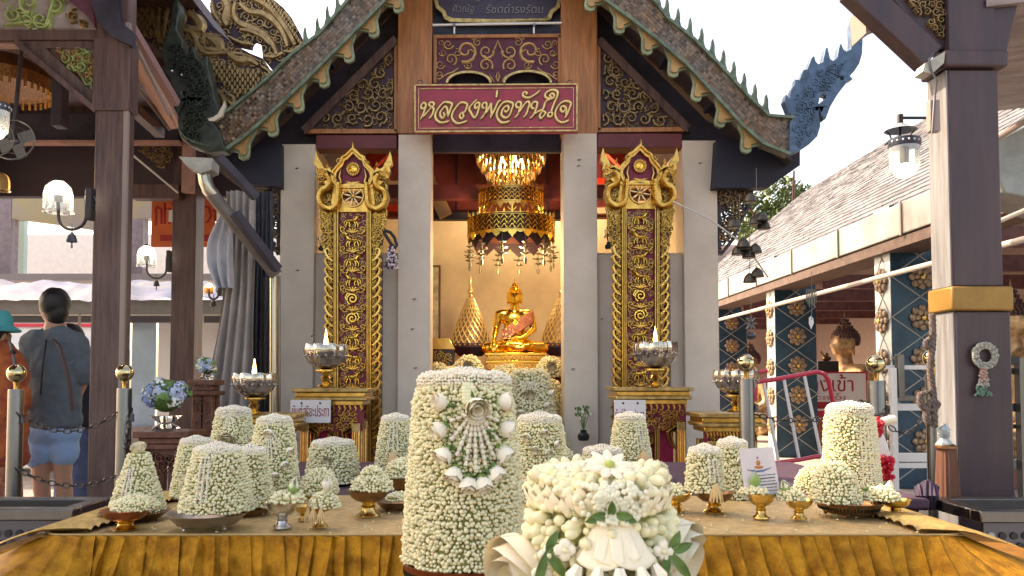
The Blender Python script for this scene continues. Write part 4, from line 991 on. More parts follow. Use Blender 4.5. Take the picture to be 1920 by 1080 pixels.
bt = thing('back_table', 'dark purple covered table behind the gold platform under the back row of garlands', 'table', (0, 3, 0))
mb = MB(); xa, xb = W(290, 0, 2.6).x, W(1700, 0, 2.6).x; mb.box((xa, 2.53, .70), (xb, 3.7, .73), M('purple_cloth', (.07, .035, .06), .7, var=.3, bump=.4)); mb.build('table_top', bt, bevel=.005)
mb = MB(); mb.box((xa + .02, 2.56, .02), (xb - .02, 3.66, .699), M('purple_cloth', (0, 0, 0))); mb.build('table_skirt', bt)

# ---------------- templates
def bud_template(n, rings):
    v = []; f = []; m = []
    for i, (r, z) in enumerate(rings[:-1]):
        for j in range(n): a = 2 * PI * j / n; v.append((r * math.cos(a), r * math.sin(a), z))
    v.append((0, 0, rings[-1][1])); k = len(rings) - 1
    for i in range(k - 1):
        for j in range(n):
            a, b, c, d = i * n + j, i * n + (j + 1) % n, (i + 1) * n + (j + 1) % n, (i + 1) * n + j
            f += [(a, b, c), (a, c, d)]; m += [1 if i == 0 else 0] * 2
    for j in range(n): f.append(((k - 1) * n + j, (k - 1) * n + (j + 1) % n, len(v) - 1)); m.append(0)
    return v, f, m
BUD = bud_template(6, [(.15, -.8), (.26, -.25), (.53, .22), (.45, .62), (0, .85)])
BUDH = bud_template(9, [(.2, -.9), (.26, -.45), (.44, .05), (.53, .4), (.42, .78), (.2, .97), (0, 1.02)])
BUDH = (BUDH[0], BUDH[1], [1 if i < 18 else 0 for i in range(len(BUDH[1]))])
def crown_template():                        # dok rak: five-ribbed flaring cup
    v = []; f = []; m = []; n = 10
    for r, z in ((.30, 0), (.42, .35), (.62, .8), (.52, 1.0)):
        for j in range(n): a = 2 * PI * j / n; rr = r * (1 if j % 2 else .66); v.append((rr * math.cos(a), rr * math.sin(a), z))
    for i in range(3):
        for j in range(n): a, b, c, d = i * n + j, i * n + (j + 1) % n, (i + 1) * n + (j + 1) % n, (i + 1) * n + j; f += [(a, b, c), (a, c, d)]
    v += [(0, 0, .92), (0, 0, 0)]
    for j in range(n): f.append((3 * n + j, 3 * n + (j + 1) % n, 4 * n)); f.append(((j + 1) % n, j, 4 * n + 1))
    return v, f, [0] * len(f)
CROWN = crown_template()
bulk('fallen_buds', BUD[0], BUD[1], BUD[2], [bud_m, bud_g], FALLEN, tb_)
def petal(mb, R_, H, half, ang, layer, m, lip=.25, tip=.0, nu=7, nv=7):
    vs = []
    for j in range(nv):
        q = j / (nv - 1)
        for i in range(nu):
            u = -1 + 2 * i / (nu - 1); wq = math.sin(min(1, q * 1.25 + .12) * PI / 2) * (1 - tip * q ** 3)
            a = ang + u * half * wq * (1 - (.35 * q ** 4 if not tip else .75 * q ** 3)); r = R_ * (.15 + .85 * math.sin(min(1, q * 1.5) * PI / 2)) * (1 - tip * .9 * q ** 2.5) + lip * R_ * max(0, q - .72) ** 1.3 * 3 * abs(u) ** .5
            z = H * q * (1 - .09 * u * u * (q > .5))
            vs.append((r * math.cos(a), r * math.sin(a), z))
    mb.add(vs, [(j * nu + i, j * nu + i + 1, (j + 1) * nu + i + 1, (j + 1) * nu + i) for j in range(nv - 1) for i in range(nu - 1)], m)
def rose_mesh(nm, m, open_=.25, layers=((.30, 1.0, 3), (.45, 1.02, 3), (.62, .95, 4), (.78, .84, 5))):
    mb = MB(); k = 0
    for R_, H, n in layers:
        for i in range(n): petal(mb, R_, H, 2.2 * PI / n * .62, 2 * PI * i / n + k, k, m, lip=open_ * (.3 + R_))
        k += .7
    mb.lathe([(.05, -.15), (.2, -.1), (.3, .05), (.1, .1)], (0, 0, 0), lotus_g, 8)
    for i in range(5): a = i * 1.257; mb.strip([(.1, 0), (.5, 0), (.8, 0)], [.2, .16, .02], .02, leaf_g, lambda u, v, h, a=a: Vector((u * math.cos(a) - v * math.sin(a), u * math.sin(a) + v * math.cos(a), -.02 + h + u * .18 - .1)))
    return mb.mesh(nm, smooth=70)
ROSE = rose_mesh('rose', petal_w, .22, ((.26, 1.0, 3), (.40, 1.02, 3), (.56, .93, 4))); ROSE2 = rose_mesh('rose', cream_p)
def lotus_mesh(nm, green):
    mb = MB()
    for i in range(4): petal(mb, .42, 1.15, .95, i * PI / 2, 0, petal_w, 0, 1.0)
    for i in range(4): petal(mb, .47, .95 if i in green else 1.05, .9, i * PI / 2 + .78, 0, lotus_g if i in green else petal_w, 0, .95)
    mb.lathe([(.05, -.3), (.1, -.05), (.3, .02)], (0, 0, 0), lotus_g, 8)
    return mb.mesh(nm, smooth=70)
LOTUS_W = lotus_mesh('lotus_bud', (3,)); LOTUS_G = lotus_mesh('lotus_bud_green', (1, 2, 3)); 
mb = MB(); petal(mb, .5, 1.3, 1.5, -PI / 2, 0, lotus_g, 0, 1.0); petal(mb, .46, 1.3, 1.5, PI / 2, 0, lotus_g, 0, 1.0); FOLDED = mb.mesh('folded_leaf', smooth=70)
Zax = Vector((0, 0, 1))
def prof_fn(pr):
    def f(t):
        for (t0, r0), (t1, r1) in zip(pr, pr[1:]):
            if t <= t1: return r0 + (r1 - r0) * (t - t0) / max(1e-6, t1 - t0)
        return pr[-1][1]
    return f
class Tower:
    def __init__(s, t, c, H, pr, tmpl, pitch, seed, big=False):
        s.t, s.c, s.H, s.f, s.pitch = t, Vector(c), H, prof_fn(pr), pitch
        r_ = random.Random(seed)
        mb = MB(); ts = [i / 14 for i in range(15)]
        mb.lathe([(max(.004, s.f(q) - pitch * .35), q * H) for q in ts], c, core_m, 24); mb.build('core', t)
        Ms = []; L = 0; q = 0; rows = []
        # walk up the profile by arc length
        N = 400; pts = [(s.f(i / N), i / N * H) for i in range(N + 1)]; acc = pitch * .5; k = 0
        for i in range(N):
            d = math.hypot(pts[i + 1][0] - pts[i][0], pts[i + 1][1] - pts[i][1]); acc += d
            if acc >= pitch * .9:
                acc = 0; k += 1; r, z = pts[i]
                if r < pitch: continue
                n = max(5, int(2 * PI * r / pitch)); tx, tz = pts[i + 1][0] - pts[i][0], pts[i + 1][1] - pts[i][1]; l = math.hypot(tx, tz) or 1; nx, nz = tz / l, -tx / l
                for j in range(n):
                    a = 2 * PI * (j + (k % 2) * .5 + r_.uniform(-.28, .28)) / n
                    r = pts[i][0] * (1 + .035 * noise.noise(Vector((math.cos(a) * 2.2 + seed, math.sin(a) * 2.2, z / s.H * 3)))); dirn = Vector((nx * math.cos(a), nx * math.sin(a), nz)) + Vector((r_.uniform(-.4, .4), r_.uniform(-.4, .4), r_.uniform(-.5, .3)))
                    p = s.c + Vector((r * math.cos(a), r * math.sin(a), z + r_.uniform(-.3, .3) * pitch)); sc_ = pitch * r_.choice((.72, .95, 1.0, 1.08, 1.12, 1.26))
                    Ms.append(frame_mat(p, dirn, (sc_ * .98, sc_ * .98, sc_ * r_.uniform(.95, 1.5))))
        bulk('jasmine_buds', *tmpl[:2], tmpl[2], [bud_m, bud_g], Ms, t)
    def at(s, a, q, off=0.):
        r = s.f(q) + off; return s.c + Vector((r * math.cos(a), r * math.sin(a), q * s.H))
    def ring(s, q0, q1, pitch, name='top_ring', mat=None, bulge=.6):   # pad of tight white petals round the top
        Ms = []; r_ = random.Random(3)
        rr = s.f(q0)
        for k in range(8):
            ph = -.9 + k * .33; z = s.H * (q0 + q1) / 2 + math.sin(ph) * s.H * (q1 - q0) * .62; r = rr * (.70 + .30 * math.cos(ph)) + pitch * .25
            n = int(2 * PI * r / (pitch * .75))
            for j in range(n): a = 2 * PI * (j + .5 * (k % 2)) / n; d = Vector((math.cos(ph) * math.cos(a), math.cos(ph) * math.sin(a), math.sin(ph) + .1)); d += Vector((r_.uniform(-.3, .3), r_.uniform(-.3, .3), r_.uniform(-.3, .3))); k2 = r_.uniform(.75, 1.15); Ms.append(frame_mat(s.c + Vector((r * math.cos(a), r * math.sin(a), z + r_.uniform(-.25, .25) * pitch)), d, (pitch * .8 * k2, pitch * .8 * k2, pitch * 1.05)))
        for k in range(5):
            r = rr * .78 * (1 - k / 5); n = max(3, int(2 * PI * r / pitch))
            for j in range(n): a = 2 * PI * j / n; Ms.append(frame_mat(s.c + Vector((r * math.cos(a), r * math.sin(a), s.H * q1 + pitch * (.15 + k * .35))), Vector((r_.uniform(-.3, .3), r_.uniform(-.3, .3), 1)), pitch * .9))
        bulk(name, BUD[0], BUD[1], [0] * len(BUD[1]), [mat or crown_w], Ms, s.t)
    def string(s, a0, q0, a1, q1, size, name='flower_string', wide=1, off=.85):
        L = ((s.at(a1, q1) - s.at(a0, q0)).length); n = max(3, int(L / (size * .82))); Ms = []
        for k in range(n):
            t_ = k / n; a = a0 + (a1 - a0) * t_; q = q0 + (q1 - q0) * t_; p = s.at(a, q, size * off); p2 = s.at(a0 + (a1 - a0) * (t_ + .05), q0 + (q1 - q0) * (t_ + .05), size * off); d = (p2 - p)
            Ms.append(frame_mat(p, d, (size * .7, size * .7, size * .95), roll=k * .6))
        bulk(name, *CROWN[:2], CROWN[2], [crown_w], Ms, s.t, kind=None)
        return s.at(a1, q1, size * .6)
    def put(s, me, name, a, q, size, tilt=.2, off=.2, down=.3):
        out = Vector((math.cos(a), math.sin(a), 0)); d = (out + Vector((0, 0, -down))).normalized(); p = s.at(a, q, size * off)
        return inst(me, name, s.t, p, d.to_track_quat('Z', 'Y') @ Matrix.Rotation(random.uniform(0, 6), 3, 'Z').to_quaternion(), size)
    def tassel(s, a, q, L, r, m=None):
        mb = MB(); p = s.at(a, q, r * .8)
        for k in range(11):
            b = 2 * PI * k / 11; o = Vector((math.cos(b), math.sin(b), 0)); mb.tube([p, p + o * r * .7 + Vector((0, 0, -L * .5)), p + o * r * 1.1 + Vector((0, 0, -L))], [r * .18, r * .32, r * .1], m or straw, 5)
        mb.build('petal_tassel', s.t)
STD = [(0, 1.0), (.06, .98), (.3, .89), (.7, .74), (.88, .66), (.95, .57), (1.0, .38)]
CONE = [(0, 1.0), (.25, .85), (.6, .58), (.85, .44), (1, .28)]
DOME = [(0, 1.0), (.3, .98), (.6, .82), (.82, .55), (.95, .3), (1, .08)]
BOX = [(0, 1.0), (.5, .90), (.85, .80), (.94, .71), (1, .5)]
FR = -PI / 2
def garland(px, yb, yt, wb, Y, label, shape=STD, pitch=.0072, seed=1, z=None, name='garland_tower', group=None):
    p = W(px, yb, Y); H = W(px, yt, Y).z - p.z; R_ = S(wb, Y) / 2
    t = thing(name, label, 'garland', p, group)
    return Tower(t, p, H, [(a, b * R_) for a, b in shape], BUD, pitch, seed)
def phan(px, yr, yb, rpx, Y, label, m, foot=None, name='pedestal_bowl', split=.5, cat='bowl', contents=None):
    z0 = W(px, yb, Y).z; H = W(px, yr, Y).z - z0; R_ = S(rpx, Y); t = thing(name, label, cat, (W(px, 0, Y).x, Y, z0)); c = wloc(t); s_ = split
    mb = MB(); mb.lathe([(R_ * r, H * h) for r, h in ((.25, s_), (.6, s_ + .05), (.85, s_ + (1 - s_) * .45), (1, 1), (1.03, 1), (.97, .97), (.8, s_ + (1 - s_) * .5), (.05, s_ + .1))], c, m, 32, rf=lambda a, q: 1 + .012 * math.cos(16 * a)); mb.build('dish', t, smooth=50)
    mb = MB(); mb.lathe([(R_ * r, H * h) for r, h in ((.55, 0), (.57, .04), (.5, .1), (.36, .16), (.30, s_ * .6), (.38, s_ * .7), (.28, s_ * .85), (.4, s_ + .02))], c, foot or m, 28, rf=lambda a, q: 1 + .03 * math.cos(12 * a)); mb.build('foot', t, smooth=50)
    return t, Vector((c.x, c.y, z0 + H)), R_
def tray(px, yr, yb, rpx, Y, label, m, legs=True, pierced=False):
    z0 = W(px, yb, Y).z; H = W(px, yr, Y).z - z0; R_ = S(rpx, Y); t = thing('footed_tray', label, 'tray', (W(px, 0, Y).x, Y, z0)); c = wloc(t)
    mb = MB(); mb.lathe([(R_ * r, H * h) for r, h in ((.62, .22), (.72, .3), (.88, .7), (1, .98), (1.02, 1.0), (.97, 1.0), (.84, .72), (.68, .36), (.02, .33))], c, m, 40, rf=lambda a, q: 1 + .01 * math.cos(20 * a)); mb.build('dish', t, smooth=50)
    if pierced:
        mb = MB()
        for k in range(56): a = 2 * PI * k / 56; mb.cbox(c + Vector((R_ * .85 * math.cos(a), R_ * .85 * math.sin(a), H * .62)), (.0028, .004, H * .3), M('tray_slot', (.02, .012, .01), .6), Matrix.Rotation(a + PI / 2, 3, 'Z') @ Matrix.Rotation(.3, 3, 'X'))
        mb.build('slots', t, kind='stuff')
    for k in range(4 if legs else 0):
        a = PI / 4 + k * PI / 2 + .2; mb = MB(); mb.lathe([(.003, 0), (.006, .004), (.004, H * .2), (.007, H * .3)], c + Vector((R_ * .66 * math.cos(a), R_ * .66 * math.sin(a), 0)), m, 8); mb.build('leg', t)
    return t, Vector((c.x, c.y, z0 + H)), R_
def mound(px, yb, yt, w, Y, label, pitch=.0075, seed=2, shape=DOME): return garland(px, yb, yt, w, Y, label, shape, pitch, seed, name='flower_mound')
def deco_fan(tw, n, a_c, q0, q1, spread, size, rose=.0, rmesh=None):
    for k in range(n):
        f = (k - (n - 1) / 2) / max(1, (n - 1) / 2); 
        qe = q1 + (q0 - q1) * .75 * abs(f) ** 2; tw.string(a_c + f * spread * .12, q0, a_c + f * spread, qe, size)
        if rose: tw.put(rmesh or ROSE, 'rose', a_c + f * spread * 1.08, qe - .03, rose, down=.9)

# ---------------- the two big garlands in front
p = W(872, 1051, 1.44)
ph_t = thing('garland_tray', 'pierced copper tray on a tall foot under the largest garland tower', 'tray', (p.x, 1.44, .649)); c = wloc(ph_t); zr = p.z
mb = MB(); R_ = S(118, 1.44); mb.lathe([(R_ * .5, zr - .649 - .035), (R_ * .9, zr - .649 - .03), (R_, zr - .649 + .003), (R_ * .97, zr - .649 + .003), (R_ * .86, zr - .649 - .02), (.01, zr - .649 - .022)], c, copper, 48); mb.build('dish', ph_t)
mb = MB()
for k in range(90): a = 2 * PI * k / 90; mb.cbox(c + Vector((R_ * .955 * math.cos(a), R_ * .955 * math.sin(a), zr - .649 - .013)), (.003, .004, .008), M('tray_slot', (0, 0, 0)), Matrix.Rotation(a + PI / 2, 3, 'Z'))
mb.build('slots', ph_t, kind='stuff')
mb = MB(); mb.lathe([(R_ * .6, 0), (R_ * .6, .01), (R_ * .3, .03), (R_ * .25, .06), (R_ * .5, zr - .649 - .036)], c, copper, 32); mb.build('foot', ph_t)
T = garland(870, 1048, 704, 214, 1.44, 'largest jasmine garland tower, front centre, with a fan of white roses', [(0, 1.0), (.5, .92), (.85, .83), (.94, .76), (1, .55)], .0069, 11)
T.ring(.935, 1.0, .0072)
ac = FR + .22
T.put(ROSE, 'rose', ac, .85, .034, down=.35)
for k in range(9):
    th_ = math.radians((k - 4) * 21); T.string(ac + .10 * math.sin(th_), .80 - .03 * math.cos(th_), ac + .46 * math.sin(th_), .79 - .27 * math.cos(th_), .0108)
for k in range(10):
    th_ = math.radians((k - 4.5) * 22.5); aa, q = ac + .62 * math.sin(th_), .79 - .345 * math.cos(th_); p_ = T.at(aa, q, .008); ce = T.at(ac, .79); o_ = Vector((math.cos(aa), math.sin(aa), 0)); dd = ((p_ - ce).normalized() + o_ * .55 + Vector((0, 0, -.25))).normalized(); inst(ROSE, 'rose', T.t, p_ - dd * .012, dd.to_track_quat('Z', 'Y') @ Matrix.Rotation(k * 2.1, 3, 'Z').to_quaternion(), .028)
for k in range(26):
    a = ac + random.uniform(-.65, .65); q = random.uniform(.5, .86); mb = MB(); p0 = T.at(a, q, .006); p1 = p0 + Vector((random.uniform(-.018, .018), -.006, random.uniform(-.014, .008))); mb.strip([(0, 0), (.5, .1), (1, 0)], [.12, .3, .03], .02, leaf_g, lambda u, v, h, p0=p0, p1=p1: p0.lerp(p1, u) + Vector((v * .01, -h * .05, v * .02))); mb.build('leaf_sprig', T.t)
mb = MB()
for j in range(6):
    for i in range(5 + j % 2): mb.ball(T.at(ac - .1 + (i - 2.4) * .035, .95 - j * .018, .008), .0052, bud_m, 6, 4)
mb.ball(T.at(ac, .965, .012), .005, leaf_g, 6, 4); mb.build('bud_cluster', T.t, kind='stuff')

Yg = .78; p = W(1122, 1130, Yg); zt_ = W(1122, 885, Yg).z; H = zt_ - p.z
gt = thing('garland_tower', 'nearest jasmine garland cut by the bottom of the frame, topped by a white daisy', 'garland', p)
Rb = S(122, Yg)
G = Tower(gt, p, H, [(0, Rb), (.55, Rb * .98), (.7, Rb * .95), (.76, Rb * .88), (.9, Rb * .92), (.97, Rb * .86), (1, Rb * .7)], BUDH, .0098, 21)
# thick petal ring on top: overlapping rounded petals
mb = MB(); pv = []
petm = MB(); petal(petm, .5, 1.0, 1.25, 0, 0, cream_p, .05, .35, 6, 6); me_p = petm.mesh('petal', smooth=80)
k_ = 0
for row in range(5):
    z = .765 + row * .046; r_off = (.012, .014, .012, .004, -.008)[row] 
    n = 26
    for j in range(n):
        a = 2 * PI * (j + .5 * (row % 2)) / n; up_ = Vector((math.cos(a) * (.35 - .3 * row / 4), math.sin(a) * (.35 - .3 * row / 4), 1)).normalized() if row < 4 else Vector((-math.cos(a), -math.sin(a), .5)).normalized()
        pq = G.c + Vector(((G.f(z) + r_off - .006) * math.cos(a), (G.f(z) + r_off - .006) * math.sin(a), z * H - .004)); X = Vector((math.cos(a), math.sin(a), 0))
        q = Matrix((X, up_.cross(X).normalized(), up_)).transposed(); q = Matrix((( (X - up_ * X.dot(up_)).normalized()), up_.cross((X - up_ * X.dot(up_)).normalized()), up_)).transposed().to_quaternion()
        if j * 360 / n > -1: inst(me_p, 'petal', gt, pq, q, (.010, .017, .016 + .003 * random.random())); k_ += 1
mb = MB(); mb.lathe([(G.f(.95) , .93 * H), (G.f(.95) * 1.0, 1.0 * H), (G.f(.95) * .8, 1.035 * H), (G.f(.95) * .4, 1.05 * H), (.001, 1.055 * H)], G.c, cream_p, 36); mb.build('top_pad', gt)
fuzz = []
for i in range(420):
    a = random.uniform(0, 6.283); rr = G.f(.95) * math.sqrt(random.random()) * .98; z = H * (1.0 + .055 * (1 - (rr / G.f(.95)) ** 2)); fuzz.append(frame_mat(G.c + Vector((rr * math.cos(a), rr * math.sin(a), z)), Vector((math.cos(a) * rr * 9, math.sin(a) * rr * 9, 1)), (.0055, .0055, .0045)))
for i in range(190):                    # small florets over the front of the ring
    a = FR + random.gauss(.05, .20); q = random.uniform(.70, .98); d = Vector((math.cos(a), math.sin(a), .3)); fuzz.append(frame_mat(G.at(a, q, .016), d, (.0056, .0056, .004)))
bulk('florets', BUD[0], BUD[1], [0] * len(BUD[1]), [M('cream_floret', (.84, .78, .58), .55, rnd=.08, sss=.2)], fuzz, gt)
# daisy
dz = G.at(FR, 1.0, .004) + Vector((.004, 0, .010)); up_ = Vector((.1, -.5, .85)).normalized(); Rq = up_.to_track_quat('Z', 'Y')
for k in range(9):
    mb = MB(); a = k * 2 * PI / 9
    f3 = lambda u, v, h, a=a: dz + Rq @ Vector((u * math.cos(a) - v * math.sin(a), u * math.sin(a) + v * math.cos(a), h + .003 * math.sin(u * 90)))
    mb.strip([(.002, 0), (.007, .0005), (.013, 0), (.019, 0), (.022, 0)], [.003, .007, .0095, .007, .003], .0012, cream_p, f3); mb.build('daisy_petal', gt)
mb = MB(); mb.ball(dz + Rq @ Vector((0, 0, .003)), (.0048, .0048, .004), M('daisy_eye', (.42, .50, .12), .6, bump=.6, bscale=500), 12, 8); mb.build('daisy_eye', gt)
# big drooping rose: broad overlapping petals, opening downwards
rp = G.at(FR + .07, .78, .004)
for k, (a0, R_, Hh) in enumerate(((-PI / 2 - .95, .029, .046), (-PI / 2 + 1.0, .030, .046), (-PI / 2 - .45, .0325, .048), (-PI / 2 + .55, .0345, .047), (-PI / 2 + PI * .75, .028, .04), (-PI / 2 - PI * .75, .028, .04), (-PI / 2 + .05, .031, .044))):
    vs = []; nu, nv = 15, 13
    for j in range(nv):
        q = j / (nv - 1)
        for i in range(nu):
            u = -1 + 2 * i / (nu - 1); an = a0 + u * .85 * (1 - .25 * q); r = R_ * (.10 + .90 * q ** .62) * (1 + .10 * max(0, q - .8) * 5 * (1 - .3 * abs(u))) + .0012 * abs(u) ** 3 * q * 2
            hz = Hh * q * (1 - .16 * abs(u) ** 2.2 * q); vs.append(rp + Vector((r * math.cos(an), r * math.sin(an) * .62 - hz * .12, -hz)))
    mb = MB(); mb.add(vs, [(j * nu + i, j * nu + i + 1, (j + 1) * nu + i + 1, (j + 1) * nu + i) for j in range(nv - 1) for i in range(nu - 1)], cream_p); o = mb.build('rose_petal', gt, smooth=80); so = o.modifiers.new('s', 'SOLIDIFY'); so.thickness = .0011
# tassel of crown flowers spreading down in rings
CM = MB(); CM.add([Vector(v) for v in CROWN[0]], CROWN[1], crown_w); CMe = CM.mesh('crown_flower', smooth=40)
for row in range(7):
    n = 5 + row; q = .43 - row * .068
    for j in range(n):
        f = (j - (n - 1) / 2) / ((n - 1) / 2); a = FR + .07 + f * (.40 + row * .02); pq = G.at(a, q, .023 + .006 * (1 - f * f)); d = Vector((f * .5, -.25, -1)); inst(CMe, 'crown_flower', gt, pq, d.normalized().to_track_quat('Z', 'Y'), (.0128, .0128, .0135))
for a_, q_ in ((-.75, .47), (-.55, .52), (-.84, .33), (.72, .43), (.62, .50), (.82, .36)):
    for k in range(4):
        b = k * 1.57; mb = MB() if k == 0 else mb; pq = G.at(FR + .05 + a_, q_, .018); mb.ball(pq + Vector((.005 * math.cos(b), 0, .005 * math.sin(b))), (.0052, .004, .0052), crown_w, 8, 5)
    mb.ball(pq + Vector((0, -.003, 0)), .003, bud_m, 6, 4); mb.build('floret_blossom', gt)
# big side roses
for sx, yy, sc_ in ((-1, 1070, .085), (1, 1040, .078)):
    q = W(1122 + sx * 128, yy, Yg); q.y -= .0; dv = Vector((sx * .8, -.55, -.35)).normalized(); big = MB()
    for R_, Hh, n in ((.3, .9, 3), (.48, 1.0, 3), (.66, .95, 4), (.80, .8, 4)):
        for i in range(n): petal(big, R_, Hh, 2.4 * PI / n * .6, 2 * PI * i / n + R_ * 9, 0, cream_p, .10, 0, 9, 10)
    me_b = big.mesh('rose', smooth=80); inst(me_b, 'rose', gt, q - dv * .02, dv.to_track_quat('Z', 'Y'), sc_ * .62)
# leaf sprigs
def leaf(parent, p0, d, L, wd, side=Vector((0, -1, 0))):
    d = d.normalized(); sx = d.cross(side).normalized(); up_ = sx.cross(d)
    mb = MB(); vs = []; nn = 7
    for i in range(nn):
        t_ = i / (nn - 1); w_ = wd * math.sin(PI * min(1, t_ * .95 + .04)) ** .8
        for u in (-1, 0, 1): vs.append(p0 + d * L * t_ + sx * u * w_ / 2 + up_ * (abs(u) * w_ * .25 - L * .25 * t_ * t_))
    mb.add(vs, [(i * 3 + j, i * 3 + j + 1, i * 3 + j + 4, i * 3 + j + 3) for i in range(nn - 1) for j in range(2)], leaf_g); return mb.build('leaf', parent, smooth=60)
for sx in (-1, 1):
    p0 = G.at(FR + sx * .70, .50, .022)
    for ddx, ddz, L in ((-.5, .9, .020), (-1.1, .35, .022), (-.7, -.9, .032), (.3, -1, .034)): leaf(gt, p0, Vector((sx * -ddx * -1 if sx < 0 else -ddx, -.2, ddz)), L, .009)
for k in range(5): leaf(gt, G.at(FR + .02 + (k - 2) * .05, .765, .018), Vector(((k - 2) * .4, -.3, .3 - abs(k - 2) * .3)), .016, .008)
fp = thing('garland_stand', 'tall pedestal under the nearest garland, below the frame', 'stand', (p.x, Yg, .649))
mb = MB(); mb.lathe([(.10, 0), (.10, .015), (.03, .04), (.025, p.z - .649 - .03), (.11, p.z - .649 - .008), (.115, p.z - .649 - .001)], wloc(fp), brass, 28); mb.build('pedestal', fp)

# ---------------- garlands and bowls on the platform
def on(py, z=ZT): return ON(py, z)
# (left group)
y_ = on(972); tray(272, 958, 975, 62, y_, 'brown footed tray under the small pointed garland at the far left', bronze)
T = garland(258, 956, 848, 92, y_, 'small pointed garland at the far left end crowned by a white rose', CONE, .0068, 31); T.put(ROSE2, 'rose', FR, 1.0, S(17, y_), down=-1.5, off=-1.0)
for k in (-1, 0, 1): T.string(FR - .1 + k * .16, .75, FR - .1 + k * .2, .1, .0075)
y_ = on(991); t, c, r = phan(255, 955, 992, 43, y_, 'orange gold pedestal bowl, front left corner of the platform', copper, brass, split=.45)
mb_ = mound(255, 954, 932, 78, y_, 'flat mound of white petals in the front left pedestal bowl', .0062, 3)
y_ = 2.42; phan(352, 930, 958, 42, y_, 'orange pedestal bowl behind the strung garlands, left', copper, brass)
T = garland(366, 932, 825, 84, y_, 'pale flat-topped garland standing behind the one on the silver dish', STD, .0068, 32); T.ring(.93, 1, .007)
y_ = on(990); tray(404, 960, 990, 74, y_, 'wide silver grey footed dish in the left front', M('pewter', (.42, .36, .31), .4, .9, var=.2, bump=.3))
T = garland(407, 955, 840, 128, y_, 'broad garland on the silver dish with three strings of crown flowers', STD, .0072, 33); T.ring(.93, 1, .0072)
for k in (-1, 0, 1): T.string(FR - .12 + k * .14, .9, FR - .12 + k * .15, .18, .0082)
y_ = 2.14; tray(478, 950, 972, 44, y_, 'dark silver tray right of the wide dish', bronze)
T = garland(468, 948, 843, 82, y_, 'plain garland just right of the strung garland on the silver dish', STD, .0072, 34); T.ring(.93, 1, .0072)
y_ = 2.75; T = garland(436, 905, 768, 92, y_, 'tall garland with a gathered rose rosette, below the amber lamp', STD, .0072, 35); T.ring(.9, 1, .0075)
T.put(ROSE2, 'rose', FR + .1, .62, S(20, y_)); deco_fan(T, 5, FR + .1, .95, .7, .5, .008)
y_ = 2.32; tray(508, 943, 968, 62, y_, 'brown footed tray under the rose fan garland on the left', bronze)
T = garland(513, 940, 785, 96, y_, 'garland with a fan of flower strings ringed by white roses, left of the white plate', STD, .0072, 36); T.ring(.93, 1, .0072)
for k in range(7): f = (k - 3) / 3; T.string(FR + f * .12, .86, FR + f * .55, .5 + .2 * f * f, .0075)
for a_, q_ in ((-.85, .62), (-.6, .45), (-.2, .36), (.3, .38), (.65, .5), (.9, .66), (0, .88)): T.put(ROSE, 'rose', FR + a_, q_, S(14, y_), down=.8)
y_ = 2.9; T = garland(624, 902, 828, 96, y_, 'squat flat-topped garland below the white plate', BOX, .0085, 37); T.ring(.9, 1, .008); T.put(ROSE2, 'rose', FR + .0, .62, S(9, y_))
phan(624, 903, 935, 36, y_, 'dark pedestal bowl under the squat garland below the white plate', bronze)
y_ = 2.3; phan(600, 925, 955, 26, y_, 'small brass bowl hidden behind the two lotus bowls', brass)
T = garland(598, 925, 880, 66, y_, 'low white garland just behind the two lotus buds', DOME, .0075, 38)
y_ = on(990); t, c, r = phan(540, 940, 990, 31, y_, 'silver pedestal bowl holding the green and white lotus bud', silver, split=.48)
mound(540, 941, 924, 58, y_, 'heap of jasmine buds in the silver pedestal bowl', .0085, 5); 
o = single(MB().add([], [], lotus_g), 'x', 'x', 'x', (0, 0, 0)) if 0 else None
def lone(me, name, label, cat, px, py, Y, size, q=None):
    p = W(px, py, Y); o = bpy.data.objects.new(name, me); C.objects.link(o); o.location = p; o.scale = (size,) * 3; o['label'] = label; o['category'] = cat
    if q is not None: o.rotation_mode = 'QUATERNION'; o.rotation_quaternion = q
    return o
tq = lambda x, y, z, r=0: Vector((x, y, z)).to_track_quat('Z', 'Y') @ Matrix.Rotation(r, 3, 'Z').to_quaternion()
lone(LOTUS_G, 'lotus_bud', 'half green half white lotus bud leaning in the silver bowl', 'lotus', 548, 928, y_, S(31, y_), tq(.2, -.2, 1, .4))
y_ = on(988); phan(609, 948, 988, 25, y_, 'orange glass-like cup with hanging flower tassels', M('orange_glass', (.7, .28, .05), .15, .6, coat=.5), brass, split=.7)
T = garland(608, 951, 924, 50, y_, 'small tasselled garland draped over the orange cup', DOME, .0068, 39)
for k in (-1, 0, 1): T.tassel(FR - .5 + k * .5, .15, S(28, y_), S(7, y_)); T.string(FR - .5 + k * .5, .6, FR - .5 + k * .5, .1, .006)
lone(LOTUS_W, 'lotus_bud', 'white lotus bud with a green sepal above the orange cup', 'lotus', 614, 924, y_, S(30, y_), tq(0, -.15, 1, 2.2))
y_ = on(975); phan(578, 948, 975, 17, y_, 'tiny gold bowl between the silver bowl and the orange cup', brass)
y_ = on(966); t, c, r = phan(697, 918, 968, 38, y_, 'brown and gold pedestal bowl with a stepped white mound, left of the largest garland', bronze, brass, split=.55)
T = mound(697, 918, 893, 72, y_, 'white flower mound in the brown and gold bowl', .0078, 6, [(0, 1), (.5, .9), (1, .5)])
mound(697, 893, 876, 36, y_, 'small petal cap crowning the white mound left of the largest garland', .0065, 16)
y_ = 2.85; T = garland(741, 888, 782, 76, y_, 'garland with strings and a straw tassel, left behind the largest tower', STD, .0075, 41); T.ring(.92, 1, .0075)
for k in (-1, 0, 1): T.string(FR + k * .2, .9, FR + k * .25, .45, .008)
